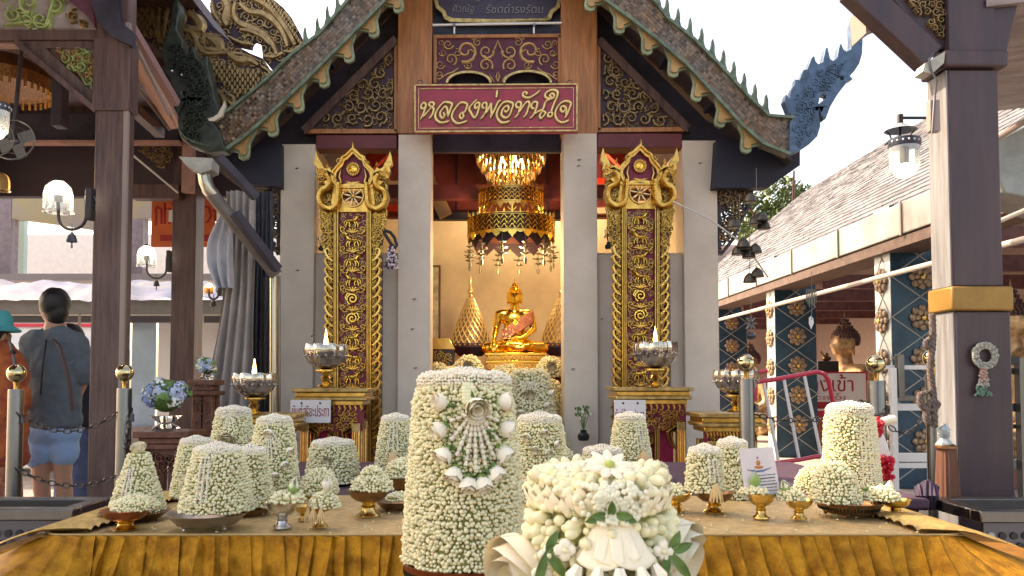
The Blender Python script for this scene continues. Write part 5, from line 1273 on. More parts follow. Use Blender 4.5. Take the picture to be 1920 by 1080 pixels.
T.tassel(FR, .42, S(26, y_), S(10, y_)); phan(741, 888, 922, 30, y_, 'brass pedestal bowl under the straw-tasselled garland, left behind the largest tower', brass)
y_ = 2.45; phan(760, 893, 945, 44, y_, 'deep brown bowl just left of the largest tower', bronze); mound(760, 893, 860, 70, y_, 'bluish white mound in the deep brown bowl', .0078, 7)
y_ = 2.22; tray(750, 938, 956, 42, y_, 'small dark tray of loose buds left of the largest tower', bronze); mound(752, 937, 927, 52, y_, 'thin layer of loose buds on the small dark tray', .0075, 8)
# (middle and right group)
y_ = 2.4; tray(1012, 938, 962, 56, y_, 'dark tray right behind the largest tower', bronze)
T = garland(1012, 938, 782, 104, y_, 'tall rose-dotted garland right behind the largest tower', BOX, .0076, 42); T.ring(.93, 1, .0075)
for a_, q_ in ((-.5, .8), (-.2, .66), (.25, .62), (.6, .72), (.1, .85), (.3, .5)): T.put(ROSE, 'rose', FR + a_, q_, S(13, y_), down=.5)
y_ = 3.1; T = garland(1060, 905, 840, 44, y_, 'small whitish garland half hidden behind the rose-dotted tower', DOME, .008, 43)
y_ = 2.75; T = garland(1130, 905, 842, 82, y_, 'low flat garland right of the middle, just behind the nearest garland', BOX, .0078, 44); T.ring(.85, 1, .008)
phan(1130, 905, 935, 30, y_, 'brass bowl under the low flat garland', brass)
y_ = 2.95; T = garland(1182, 884, 780, 80, y_, 'strung garland with a straw tassel, right of the nearest garland', STD, .0078, 45); T.ring(.9, 1, .0078)
for k in (-1, 0, 1): T.string(FR + .35 + k * .17, .85, FR + .4 + k * .18, .42, .0085)
T.tassel(FR + .42, .4, S(22, y_), S(10, y_)); phan(1205, 884, 935, 42, y_ + .05, 'wide brown bowl beneath the garland with a straw tassel on the right', bronze)
mound(1228, 884, 866, 44, y_ + .1, 'spill of small petals beside the straw tassel on the right', .007, 9)
y_ = on(958); t, c, r = phan(1257, 924, 958, 31, y_, 'gold pedestal bowl of buds with a closed lotus, beside the nearest garland', brass, split=.5)
mound(1257, 924, 911, 58, y_, 'heap of buds in the bowl right of the nearest garland', .0078, 10); lone(LOTUS_W, 'lotus_bud', 'small pale lotus lying on the buds right of the nearest garland', 'lotus', 1262, 916, y_, S(15, y_), tq(.3, -1, .7, 1))
y_ = on(961); phan(1328, 922, 960, 36, y_, 'gold pedestal bowl under the strung garland beside the leaflet', bronze, brass, split=.5)
T = garland(1322, 920, 842, 66, y_, 'short garland with a straw tassel hanging over its bowl, left of the leaflet', BOX, .0075, 46); T.ring(.9, 1, .0075)
for k in (-1, 0, 1): T.string(FR + .2 + k * .22, .8, FR + .25 + k * .24, .25, .0085)
T.tassel(FR + .25, .22, S(32, y_), S(11, y_))
y_ = 2.45; T = garland(1374, 932, 828, 74, y_, 'garland with a folded leaf on top directly behind the leaflet', STD, .0075, 47); T.ring(.9, 1, .0078); T.put(ROSE, 'rose', FR + .1, .7, S(12, y_)); tray(1374, 932, 955, 42, y_, 'dark tray under the garland behind the leaflet', bronze)
y_ = on(972); phan(1413, 924, 972, 26, y_, 'gold pedestal bowl carrying a folded green leaf', brass, split=.5); mound(1413, 925, 916, 46, y_, 'few buds around the folded green leaf', .0075, 11); lone(FOLDED, 'folded_leaf', 'bright green folded lotus leaf in front of the leaflet', 'leaf', 1414, 919, y_, S(31, y_), tq(0, -.1, 1))
y_ = on(974); phan(1482, 936, 973, 25, y_, 'gold pedestal bowl right of the leaflet', brass, split=.5); mound(1482, 937, 918, 44, y_, 'heap of buds with an open green lotus, right of the leaflet', .0072, 12); lone(LOTUS_G, 'lotus_bud', 'pale green lotus opening right of the leaflet', 'lotus', 1476, 922, y_, S(24, y_), tq(-.4, -.3, .8, 1)); 
y_ = on(966); tray(1573, 939, 967, 62, y_, 'slotted bronze tray on thin feet, right group', bronze, pierced=True)
T = mound(1566, 940, 868, 84, y_, 'rounded jasmine dome on the slotted bronze tray', .0078, 13, [(0, 1), (.3, .92), (.6, .8), (.8, .62), (.93, .38), (1, .1)])
y_ = 2.5; tray(1600, 932, 950, 62, y_, 'bronze tray under the tall netted garland', bronze)
T = garland(1596, 930, 762, 100, y_, 'tall garland netted with columns of crown flowers, beside the red ribbon', BOX, .0075, 48); T.ring(.9, 1, .0085)
for k in range(7): T.string(FR + .0 + k * .16, .86, FR + .0 + k * .165, .2, .009, off=.4)
T.put(ROSE2, 'rose', FR + .35, .08, S(14, y_))
y_ = 2.7; T = mound(1520, 925, 876, 52, y_, 'small jasmine dome behind the slotted tray', .0078, 14); tray(1520, 925, 945, 30, y_, 'small dark tray behind the slotted tray', bronze)
y_ = on(967); phan(1658, 936, 967, 27, y_, 'gold pedestal bowl at the right end of the platform', brass, split=.5); mound(1652, 937, 915, 58, y_, 'heap of buds at the right end of the platform', .0075, 15); lone(LOTUS_W, 'lotus_bud', 'white closed lotus at the right end of the platform', 'lotus', 1666, 922, y_, S(20, y_), tq(.1, -.2, 1, 2)); lone(LOTUS_G, 'lotus_bud', 'pale green lotus in front of the tall netted garland', 'lotus', 1622, 920, y_ + .02, S(22, y_), tq(-.3, -.5, .8, 3))
# red ribbon, white roll beside the tall garland
Yr = 2.56; t = thing('ribbon_garland', 'white flower roll tied with a bright red ribbon, right of the tall netted garland', 'garland', W(1655, 880, Yr))
redr = M('red_ribbon', (.6, .015, .04), .5, rnd=.2)
mb = MB(); mb.capsule(W(1650, 792, Yr), W(1674, 786, Yr), S(8, Yr), S(8, Yr), crown_w, 12); mb.build('roll', t)
mb = MB()
for k in range(50): q = W(random.uniform(1634, 1650), random.uniform(782, 818), Yr); mb.ball(q + Vector((0, random.uniform(-.02, .02), 0)), .008, redr, 6, 4)
for k in range(90): q = W(random.uniform(1642, 1672), random.uniform(855, 900), Yr); mb.ball(q + Vector((0, random.uniform(-.02, .02), 0)), .008, redr, 6, 4)
mb.build('red_flowers', t, kind='stuff')
mb = MB()
for k in range(5): mb.tube([W(1640 + k * 3, 815, Yr), W(1644 + k * 4, 835, Yr - .01), W(1650 + k * 4, 858, Yr)], .007, white_paint, 6)
mb.build('tassel', t)
# leaflet in an acrylic sheet, leaning
Yl = 2.06; t = thing('leaflet', 'tilted white leaflet with a small golden Buddha picture and lines of print', 'leaflet', W(1426, 935, Yl))
C4 = [(1386, 842), (1449, 838), (1464, 928), (1398, 936)]
mb = MB(); mb.ppx(C4, Yl, .0015, M('leaflet_paper', (.74, .70, .72), .4, var=.05, scale=20)); mb.build('sheet', t)
def lf(u, v): a = Vector(C4[0]).lerp(Vector(C4[1]), u); b = Vector(C4[3]).lerp(Vector(C4[2]), u); return tuple(a.lerp(b, v))
mb = MB(); fn = plane_fn(Yl)
org = M('print_orange', (.55, .22, .08), .5)
for u, v, rx, ry in ((.5, .2, 2.2, 2.6), (.5, .3, 4.5, 5), (.5, .39, 9, 3.2)): q = W(*lf(u, v), Yl); mb.ball((q.x, q.y, q.z), (S(rx, Yl), .0015, S(ry, Yl)), org, 12, 4)
mb.strip([lf(.15, .42), lf(.4, .47), lf(.6, .47), lf(.85, .42)], [1, 3, 3, 1], .001, M('print_blue', (.1, .14, .3), .5), fn, flat=True); mb.build('picture', t)
ink = M('print_ink', (.04, .03, .05), .5); mb = MB()
for r in range(6):
    v = .56 + r * .065; u = .42 + .06 * (r % 2)
    while u < .92:
        l = random.uniform(.02, .06); mb.strip([lf(u, v), lf(u + l, v)], 2.2 if r in (1, 3) else 1.4, .0008, ink, fn, flat=True); u += l + .015
mb.build('print', t)
# offerings inside the shrine, on the altar and steps
GI = 'flower offerings stacked in front of the altar'
for px, yb, yt, wd, Y, lab, rs in ((878, 706, 668, 54, 6.7, 'fresh garland pad in front of the left lattice cone', 1), (822, 712, 682, 40, 6.6, 'garland heap beside the lacquer chest', 0), (846, 706, 690, 34, 6.65, 'small garland between the lacquer chest and the left cone', 0), (1032, 706, 670, 50, 6.7, 'garland with a pale rose in front of the right lattice cone', 1), (952, 716, 684, 40, 6.6, 'round garland at the foot of the gold pedestal', 0), (992, 800, 694, 104, 6.15, 'large fan-shaped garland below the golden statue', 2), (1034, 800, 712, 56, 6.4, 'garland column against the right inner column', 0), (1016, 850, 775, 84, 5.9, 'lower garland behind the rose-dotted tower', 1), (936, 760, 690, 60, 6.4, 'garland peeping over the top of the largest tower', 0), (1046, 860, 800, 46, 6.05, 'low garland at the foot of the right inner column', 0)):
    T = garland(px, yb, yt, wd, Y, lab, DOME if rs != 2 else STD, .019, px, group=None)
    if rs: T.put(ROSE2, 'rose', FR, .6, S(11, Y))
    if rs == 2: deco_fan(T, 7, FR, .8, .3, .9, .02, .05)
stp = thing('altar_steps', 'dark stepped platform under the stacked offerings in the middle bay', 'platform', (W(935, 800, 6.4).x, 6.4, 0))
for Y, py in ((6.02, 860), (6.22, 815), (6.38, 742), (6.52, 714)):
    mb = MB(); a, b = W(812, py, Y), W(1053, py, Y); mb.box((a.x, Y, 0), (b.x, Y + (.19 if Y < 6.3 else .14) if Y != 6.52 else 6.94, a.z), M('step_dark', (.07, .045, .04), .6)); mb.build('step', stp)
# small vase with a twig at the right inner column; small figure vases on low walls
def vase(px, yb, yt, Y, label, m, twig=True):
    z0 = W(px, yb, Y).z; h = S(yb - yt, Y); t = thing('flower_vase', label, 'vase', (W(px, 0, Y).x, Y, z0)); c = wloc(t)
    mb = MB(); mb.lathe([(h * r, h * q) for r, q in ((.13, 0), (.16, .05), (.17, .16), (.08, .24), (.1, .3), (.08, .3), (.05, .22), (.01, .1))], c, m, 16); mb.build('vase', t)
    mb = MB(); rr = random.Random(px)
    for k in range(7):
        e = c + Vector((rr.uniform(-.18, .18) * h, rr.uniform(-.1, .1) * h, h * rr.uniform(.6, 1))); mb.tube([c + Vector((0, 0, h * .25)), e], .003, leaf_g, 4)
        for q in range(5): mb.ball(e + Vector((rr.uniform(-.06, .06) * h, rr.uniform(-.05, .05) * h, rr.uniform(-.2, .02) * h)), (.03 * h, .015 * h, .045 * h), leaf_g if k % 3 else petal_w, 6, 4)
    mb.build('sprig', t)
vase(1090, 826, 760, 5.9, 'dark little vase with a white flower spike before the right inner column', black)
vase(1138, 467, 425, 6.1, 'glass vase with silver star leaves on the low wall left of the flower medallion panel', M('dark_glass', (.03, .05, .04), .1))
vase(606, 470, 440, 6.1, 'small dark vase on the low wall left of the sun medallion panel', M('dark_glass', (0, 0, 0)))
# purple bead garland hanging by the left panel
t = thing('hanging_garland', 'black cord hoop with a white and purple bead tassel right of the sun medallion panel', 'garland', W(735, 505, 5.8))
mb = MB(); mb.tube([W(x, y, 5.8) for x, y in ((722, 432), (732, 436), (740, 446), (744, 460), (742, 466), (734, 458), (726, 446), (720, 436))], .012, black, 8, closed=True); mb.build('hoop', t)
mb = MB()
for k in range(150):
    v = random.random(); q = W(734 + random.uniform(-1, 1) * (4 + v * 9), 462 + v * 42, 5.8); mb.ball(q + Vector((0, random.uniform(-.03, .03), 0)), .009, M('lilac_white', (.66, .6, .66), .5) if random.random() < .65 else M('purple_bead', (.06, .02, .09), .4), 6, 4)
mb.build('bead_tassel', t, kind='stuff')
# =================================================================== LEFT PAVILION
pav = thing('pavilion', 'brown timber pavilion on the left with carved gable and brackets, wall lamps on its posts', 'pavilion', (-2.3, 4.6, 0))
def box_w(mb, x0, x1, y0, y1, Y, d, m): px_box(mb, x0, x1, y0, y1, Y, d, m)
mb = MB(); a = W(183, 0, 4.6); b = W(243, 0, 4.6); mb.box((a.x, 4.6, 0), (b.x, 4.70, 4.2), brown_wood); po = mb.build('post', pav, bevel=.008)
mb = MB(); mb.box((a.x - .012, 4.585, W(0, 208, 4.6).z), (b.x + .012, 4.712, W(0, 72, 4.6).z), brown_wood); mb.build('post_cap', po, bevel=.004)
mb = MB(); mb.box((b.x - .02, 4.596, 0), (b.x + .006, 4.62, 3.2), M('pale_edge', (.30, .24, .22), .6)); mb.build('edge_strip', po)
for x0, x1, Y in ((330, 374, 7.4), (-60, -30, 7.4)):
    mb = MB(); a2 = W(x0, 0, Y); b2 = W(x1, 0, Y); mb.box((a2.x, Y, 0), (b2.x, Y + .22, 3.4), brown_wood); mb.build('post', pav, bevel=.006)
mb = MB(); a2 = W(340, 360, 7.3); b2 = W(362, 240, 7.3); mb.box((a2.x, 7.3, a2.z), (b2.x, 7.38, b2.z), pink_soffit); mb.build('post_facing', pav)
for x0, x1, y0, y1, Y, d, m in ((-200, 188, 55, 74, 4.62, .10, brown_wood), (-200, 182, 74, 86, 4.66, .05, pink_soffit), (-300, 335, 262, 268, 7.2, .1, pink_soffit), (-300, 335, 212, 262, 7.3, .2, dark_wood), (-300, 520, 270, 368, 7.7, .1, M('pavilion_fascia', (.055, .035, .045), .6)), (246, 335, 345, 372, 7.3, .12, brown_wood), (-300, 335, 60, 212, 9.2, .1, M('pavilion_back_board', (.12, .05, .05), .6, var=.3)), (95, 118, 115, 235, 6.0, .1, dark_wood)):
    mb = MB(); box_w(mb, x0, x1, y0, y1, Y, d, m); mb.build('beam', pav, bevel=.004)
# bracket with carving
Yb = 4.62; fn = plane_fn(Yb)
mb = MB(); mb.ppx([(28, 76), (186, 76), (186, 214), (178, 208)], Yb + .02, .05, brown_wood, holes=[[(87, 91), (178, 93), (178, 176)]]); br = mb.build('bracket', pav, bevel=.005)
mb = MB(); mb.strip([(32, 80), (184, 210)], 10, .03, brown_wood, fn, flat=True); mb.build('bracket_rail', br)
mb = MB(); carve(mb, [(88, 92), (178, 93), (178, 174)], 15, .03, green_gold, plane_fn(Yb + .04), 4, 1); carve(mb, [(100, 92), (178, 93), (178, 170)], 8, .03, old_gold, plane_fn(Yb + .035), 14, .5); mb.build('bracket_carving', br, kind='stuff')
# gable carving over the beam (green and gold) on pale ground
mb = MB(); mb.ppx([(-60, -60), (90, -60), (180, 52), (-60, 52)], 4.70, .04, M('gable_ground', (.36, .30, .31), .6, var=.2)); gp = mb.build('gable_panel', pav)
pale_green = M('pale_green_carving', (.42, .52, .22), .45, .15, var=.2)
mb = MB(); f7 = plane_fn(4.70)
for cx, cy, r, a0, sg in ((58, 8, 20, 1.5, 1), (30, 30, 15, 3.5, -1), (80, 40, 18, 0, 1), (108, 12, 14, 2, -1), (140, 32, 11, 1, 1), (20, -10, 16, 2, 1), (158, 46, 7, 0, -1), (55, 44, 12, 4, 1)):
    p = spiral(cx, cy, r, a0, 1.2, sg, 16); n = len(p); mb.strip(p, [r * .42 * (1 - .5 * i / n) for i in range(n)], .03, pale_green if cx < 115 else old_gold, f7)
    for k in range(3): a = a0 + k * 1.6; mb.strip([(cx + r * .7 * math.cos(a), cy + r * .7 * math.sin(a)), (cx + r * 1.1 * math.cos(a + .4), cy + r * 1.1 * math.sin(a + .4)), (cx + r * 1.35 * math.cos(a + .9), cy + r * 1.35 * math.sin(a + .9))], [r * .15, r * .32, .6], .025, pale_green if cx < 115 else old_gold, f7)
mb.strip([(10, 50), (60, 44), (90, 50), (100, 20), (108, -20)], [3, 9, 8, 9, 4], .03, pale_green, f7); mb.build('gable_carving', gp, kind='stuff')
mb = MB(); mb.ppx([(80, -40), (168, -40), (170, -10), (178, 52), (165, 30)], 4.66, .05, M('maroon_rake', (.14, .05, .09), .5, var=.2)); mb.build('rake_board', pav)
# sloping soffit to the right of the post (pink underside) and ribs
mb = MB(); q = [W(170, -40, 4.75), W(232, 30, 4.75), W(340, 240, 5.6), W(320, 243, 7.0), W(240, 120, 7.0), W(170, -40, 6.9)]
mb.add(q + [v + Vector((0, 0, .04)) for v in q], [(0, 1, 2, 3, 4, 5), (11, 10, 9, 8, 7, 6)] + [(i, 6 + i, 6 + (i + 1) % 6, (i + 1) % 6) for i in range(6)], pink_soffit); mb.build('soffit', pav, smooth=0)
for p0, p1, w_, m in (((232, 42, 4.74), (318, 215, 5.2), .02, M('pale_edge', (0, 0, 0))), ((242, 45, 4.8), (330, 195, 5.3), .05, M('soffit_batten', (.30, .17, .16), .6)), ((258, 165, 5.6), (318, 243, 6.2), .016, M('pale_edge', (0, 0, 0))), ((246, 200, 5.6), (300, 250, 6.2), .07, brown_wood)):
    mb = MB(); mb.beam(W(*p0), W(*p1), w_, w_, m); mb.build('rib', pav)
mb = MB(); mb.ppx([(165, -60), (170, 0), (182, 40), (212, 70), (246, 85), (250, 60), (225, 40), (215, -60)], 4.56, .05, dark_wood); mb.build('eave_board', pav)
mb = MB(); carve(mb, [(248, 270), (326, 272), (326, 310), (300, 318)], 8, .03, dull_gold, plane_fn(7.35), 3, 1); carve(mb, [(250, 125), (262, 128), (256, 180), (250, 190)], 5, .03, dull_gold, plane_fn(4.8), 3, 1); mb.build('inner_carving', pav, kind='stuff')
mb = MB(); mb.box((-9, 1.2, 3.85), (-2.15, 9.4, 3.93), brown_wood)
for k in range(9): mb.box((-9, 1.6 + k * .9, 3.76), (-2.15, 1.68 + k * .9, 3.849), brown_wood)
mb.build('ceiling', pav)  # closed ceiling added overhead to keep the pavilion dark and block the sun
t = thing('cable', 'thin pale wire slanting down between the two brown posts on the left', 'wire', W(250, 292, 6)); mb = MB(); mb.tube([W(247, 289, 6.0), W(333, 361, 7.2)], .008, M('pale_wire', (.6, .58, .55), .5), 6); mb.build('wire', t)
# carved dragon gable boards (in front of the roof edge)
drg = thing('carved_gable_board', 'dark purple board carved with gold dragon scales and wings, left of the roof', 'carving', W(*Z3(700, 600), 5.80))
Yd = 5.80
A_ = [Z3(*p) for p in ((-60, -60), (500, -60), (500, 10), (560, 60), (620, 130), (680, 190), (740, 240), (800, 292), (900, 345), (985, 380), (1050, 480), (1010, 540), (900, 640), (870, 660), (800, 700), (700, 720), (600, 600), (480, 560), (400, 420), (320, 330), (240, 270), (180, 220), (120, 170), (60, 120), (-60, 60))]
B_ = [Z3(*p) for p in ((650, -60), (640, 60), (655, 110), (700, 160), (740, 225), (790, 285), (850, 300), (905, 312), (912, 275), (930, 262), (955, 270), (978, 300), (985, 380), (1050, 460), (1110, 420), (1180, 375), (1240, 310), (1262, 292), (1220, 200), (1170, 110), (1120, 50), (1060, 0), (1000, -60))]
for P_ in (A_, B_): mb = MB(); mb.ppx(P_, Yd if P_ is A_ else Yd + .006, .06, plum); mb.build('board', drg, bevel=.005)
fd = plane_fn(Yd)
def curve_gold(nm, lst, m=old_gold, h=.025):
    mb = MB()
    for pts, w0, w1 in lst:
        q = smooth_pl([Z3(*p) for p in pts], 4); n = len(q); mb.strip(q, [1.45 * (w0 + (w1 - w0) * abs(2 * i / (n - 1) - 1)) / 3.485 for i in range(n)], h, m, fd)
    return mb.build(nm, drg)
board_gold = M('board_gold', (.40, .27, .13), .42, .7, var=.35, scale=25, bump=.6, bscale=140)
mb = MB(); carve(mb, A_, 13, .010, board_gold, fd, 5, .9); carve(mb, B_, 12, .010, board_gold, fd, 6, .9); mb.build('vine_relief', drg, kind='stuff')
curve_gold('frame_ribs', [(((250, -20), (270, 90), (290, 200), (320, 290)), 26, 14), (((330, -20), (310, 100), (310, 200), (330, 290)), 26, 14), (((380, 20), (350, 130), (340, 260)), 24, 10), (((410, 20), (450, 60), (460, 130), (440, 180)), 50, 20), (((500, 80), (560, 130), (580, 190), (500, 190)), 60, 30), (((400, 290), (420, 230), (480, 200), (540, 230), (560, 290), (620, 350), (740, 350), (860, 360), (980, 410)), 34, 12), (((470, 260), (465, 330), (490, 370)), 28, 10), (((545, 250), (560, 350), (570, 400)), 20, 8), (((590, 290), (620, 240), (690, 280), (700, 330), (610, 320)), 60, 20), (((740, 330), (820, 390), (900, 390), (960, 430)), 60, 20), (((980, 440), (1030, 470), (1040, 510), (1000, 480)), 30, 10)], board_gold)
curve_gold('wing_ribs', [(((740, 0), (760, 60), (740, 130), (760, 170)), 50, 34), (((810, 20), (800, 90), (830, 150), (900, 180), (1000, 230), (1060, 310), (1080, 370)), 44, 24), (((840, 30), (900, 80), (980, 90), (1060, 140), (1120, 220), (1150, 310)), 46, 26), (((880, -20), (960, 10), (1040, 60), (1100, 130), (1160, 220), (1200, 300)), 44, 30), (((840, 200), (900, 205), (980, 240), (1040, 300)), 34, 16), (((760, 240), (840, 280), (900, 290), (930, 300)), 26, 12), (((990, 370), (1060, 375), (1120, 350)), 24, 22), (((1130, 340), (1180, 340), (1240, 300)), 24, 16), (((660, 20), (670, 90), (720, 160)), 26, 14)], board_gold)
# scales
def scale_region(poly, sp, m, nm):
    mb = MB(); xs = [p[0] for p in poly]; ys = [p[1] for p in poly]; r = 0; y = min(ys)
    while y < max(ys):
        x = min(xs) + (r % 2) * sp / 2
        while x < max(xs):
            if inside((x, y), poly):
                X, Yy = Z3(x, y); s_ = sp / 3.485
                mb.strip([(X, Yy - s_ * .5), (X + s_ * .05, Yy), (X, Yy + s_ * .55)], [s_ * .7, s_ * 1.12, s_ * .25], .03, m, fd)
            x += sp
        y += sp * .75; r += 1
    return mb.build(nm, drg, kind='stuff')
scale_region([(640, 400), (740, 420), (860, 460), (960, 450), (975, 570), (900, 640), (850, 620), (820, 680), (790, 600), (740, 560), (670, 500)], 34, board_gold, 'body_scales')
scale_region([(950, -20), (1040, 0), (1130, 90), (1200, 200), (1245, 290), (1215, 300), (1160, 200), (1080, 90), (1010, 30)], 26, board_gold, 'neck_scales')
scale_region([(-20, -20), (240, -20), (260, 110), (270, 260), (180, 200), (100, 130), (-20, 40)], 40, board_gold, 'bead_net')
curve_gold('legs', [(((680, 580), (730, 640), (740, 700), (700, 760)), 34, 14), (((760, 620), (800, 640), (800, 690), (760, 660)), 34, 14)], board_gold)
# lamps
def bell_lamp(px, pt, pb, Y, label, post_px, up=True, tint=None, lit=True, bracket=True):
    z1, z0 = W(px, pt, Y).z, W(px, pb, Y).z; H = z1 - z0; t = thing('wall_lamp', label, 'lamp', (W(px, 0, Y).x, Y, z0)); c = wloc(t); R_ = H * .42
    g = tint or M('lamp_glass', (.9, .95, .92), .15, trans=.75, ior=1.2)
    if up: prof = [(1.12, 0), (1.02, .04), (1, .1), (1, .55), (.86, .78), (.5, .93), (.12, 1.0)]
    else: prof = [(.1, 0), (.6, .08), (.95, .3), (1, .6), (1.02, .95)]
    mb = MB(); mb.lathe([(R_ * r, H * q) for r, q in prof], c, g, 28, caps=False); mb.build('glass_bell', t, smooth=60)
    mb = MB()
    if up: mb.lathe([(R_ * .45, H * .95), (R_ * .3, H * 1.0), (R_ * .1, H * 1.05), (.002, H * 1.09)], c, dark_steel, 16)
    else:
        mb.lathe([(R_ * 1.05, H * .93), (R_ * 1.08, H * .95), (R_ * 1.08, H * 1.16), (R_ * 1.0, H * 1.18)], c, M('navy_band', (.05, .07, .12), .4), 24)
        for k in range(18): a = k * PI / 9; mb.ball(c + Vector((R_ * 1.09 * math.cos(a), R_ * 1.09 * math.sin(a), H * 1.06)), H * .035, white_paint, 6, 4)
    mb.build('cap', t)
    mb = MB(); mb.ball(c + Vector((0, 0, H * (.7 if up else .25))), (R_ * .55, R_ * .55, H * .2), cool_bulb if lit else white_paint, 14, 10)
    mb.build('bulb', t); mb = MB(); mb.lathe([(R_ * .25, H * .3), (R_ * .25, H * .6)] if up else [(R_ * .25, H * .4), (R_ * .25, H * .9)], c, steel, 12); mb.build('socket', t)
    if bracket and up:
        e = W(post_px, 0, Y).x; L = e - c.x; mb = MB(); pts = [c + Vector((0, 0, H * .3))] + [c + Vector((L * .5 - L * .5 * math.cos(a) * .95, 0, -H * .12 - math.sin(a) * H * .42)) for a in np.linspace(0, PI, 12)] + [c + Vector((L * .97, 0, H * .5))]
        mb.tube(pts, .009, M('iron', (.05, .045, .045), .45, .6), 8); mb.tube([c + Vector((L * .97, 0, H * .15)), c + Vector((L * 1.25, 0, H * .15))], .008, M('iron', (0, 0, 0)), 8)
        mb.tube([c + Vector((L * 1.1 + .03 * math.cos(a), 0, H * .34 + .03 * math.sin(a))) for a in np.linspace(0, 5.5, 12)], .005, steel, 6); mb.build('arm', t)
        mb = MB(); mb.box((e + .0, c.y - .03, c.z - H * .25), (e + .035, c.y + .03, c.z + H * .75), M('iron', (0, 0, 0))); mb.build('wall_plate', t, bevel=.005)
        mb = MB(); q = c + Vector((L * .5, 0, -H * .62)); mb.tube([q + Vector((0, 0, .05)), q], .004, steel, 6); mb.lathe([(.006, 0), (.02, -.02), (.03, -.055), (.004, -.06), (.006, -.09)], q, dark_steel, 10); mb.build('hanging_bell', t)
    return t
bell_lamp(118, 338, 398, 4.45, 'lit white glass lamp on the near brown post with a little bell below', 172)
bell_lamp(284, 460, 500, 7.2, 'lit smaller glass bell lamp before the orange banner on the far post', 322)
bell_lamp(12, 324, 358, 5.4, 'amber glass bell lamp cut by the left edge of the frame', 60, tint=M('amber_glass', (.85, .5, .18), .15, trans=.6, ior=1.2), lit=False, bracket=False)
bell_lamp(400, 530, 550, 6.8, 'tiny amber lamp peeking out beside the grey curtain', 418, tint=M('amber_glass', (0, 0, 0)), lit=True)
bell_lamp(-4, 205, 262, 4.5, 'bright hanging glass lamp at the upper left edge of the frame', 20, up=False, bracket=False)
# round fan and gilded parasol under the roof
t = thing('ceiling_fan', 'round dark fan with a pale rim near the left edge', 'fan', W(20, 300, 5.2)); q = W(24, 262, 5.2); mb = MB()
mb.tube([q + Vector((.145 * math.cos(a), 0, .13 * math.sin(a))) for a in np.linspace(0, 2 * PI, 33)[:-1]], .006, steel, 6, closed=True); mb.tube([q + Vector((-.08 + .1 * math.cos(a), -.02, .11 * math.sin(a))) for a in np.linspace(0, 2 * PI, 25)[:-1]], .004, steel, 6, closed=True)
for r in (.1, .06): mb.tube([q + Vector((r * math.cos(a), 0, r * .9 * math.sin(a))) for a in np.linspace(0, 2 * PI, 25)[:-1]], .002, steel, 4, closed=True)
mb.build('guard', t)
mb = MB(); mb.ball(q + Vector((0, .05, 0)), (.04, .05, .04), dark_steel, 12, 8); mb.build('hub', t)
for k in range(4):
    a = k * 1.57 + .4; mb = MB(); d = Vector((math.cos(a), 0, math.sin(a))); mb.beam(q + d * .03 + Vector((0, .02, 0)), q + d * .12 + Vector((0, .04, 0)), .07, .004, M('fan_blade', (.16, .17, .18), .4), up=Vector((0, 1, .3))); mb.build('blade', t)
mb = MB(); mb.tube([q, q + Vector((0, .1, .9))], .014, dark_steel); mb.build('rod', t)
t = thing('ceremonial_parasol', 'gilded fringed parasol hanging in the dark under the left roof', 'parasol', W(20, 170, 6.2)); mb = MB(); q = W(10, 168, 6.2)
mb.lathe([(.33, 0), (.34, .09), (.30, .16), (.18, .24), (.02, .28)], q, M('parasol_gold', (.30, .14, .05), .35, .7, var=.5, scale=60, bump=.8), 36, rf=lambda a, t_: 1 + .02 * math.cos(24 * a)); mb.build('canopy', t)
mb = MB()
for k in range(40): a = k * 2 * PI / 40; mb.beam(q + Vector((.335 * math.cos(a), .335 * math.sin(a), .01)), q + Vector((.335 * math.cos(a), .335 * math.sin(a), -.05)), .02, .008, brass)
mb.build('fringe', t, kind='stuff')
# banner seen from behind
t = thing('banner', 'orange cloth banner with dark red letters behind the far brown post', 'banner', W(340, 462, 8.2)); ob = M('orange_banner', (.75, .17, .06), .7, var=.15, scale=5)
mb = MB(); px_box(mb, 283, 404, 366, 463, 8.2, .01, ob); mb.build('sheet', t); rb = M('banner_red', (.42, .03, .03), .6); mb = MB(); fb = plane_fn(8.2)
for l in (((293, 388), (293, 420), (290, 421)), ((293, 388), (303, 392), (303, 420)), ((309, 380), (309, 420)), ((309, 392), (318, 390), (318, 420)), ((322, 382), (328, 384), (328, 404)), ((380, 388), (380, 418), (390, 416), (396, 404), (391, 388), (380, 387)), ((398, 396), (404, 392), (404, 415)), ((364, 388), (364, 418))): mb.strip(list(l), 4.6, .002, rb, fb, flat=True)
mb.build('lettering', t); mb = MB(); px_box(mb, 300, 404, 440, 452, 8.197, .003, rb); mb.build('stripe', t); mb = MB(); px_box(mb, 316, 334, 394, 416, 8.19, .004, white_paint); mb.build('patch', t)

# =================================================================== BEHIND ON THE LEFT: shop front, stall, tents
Yw = 12.0
bld = thing('shop_building', 'long building far left with a mirrored upper band, bright open bays and grey sill', 'building', W(250, 700, Yw)); bld.location.z = 0
mirror = M('reflection_band', (.36, .32, .34), .3, .1, col2=(.50, .40, .16), scale=1.1)  # yellow patches are painted reflections in the glass
for x0, x1, y0, y1, m in ((-500, 22, 372, 515, M('mauve_wall', (.30, .25, .27), .6, var=.2)), (22, 560, 372, 410, mirror), (180, 268, 409.7, 515, M('mauve_wall', (0, 0, 0))), (-500, 560, 330, 371, M('upper_band', (.32, .27, .28), .6))):
    mb = MB(); px_box(mb, x0, x1, y0, y1, Yw, .2, m); mb.build('wall', bld)
mb = MB(); mb.ppx([(22, 409), (182, 409), (182, 432), (100, 420), (22, 410)], Yw - .01, .1, mirror); mb.build('mirror_panel', bld)
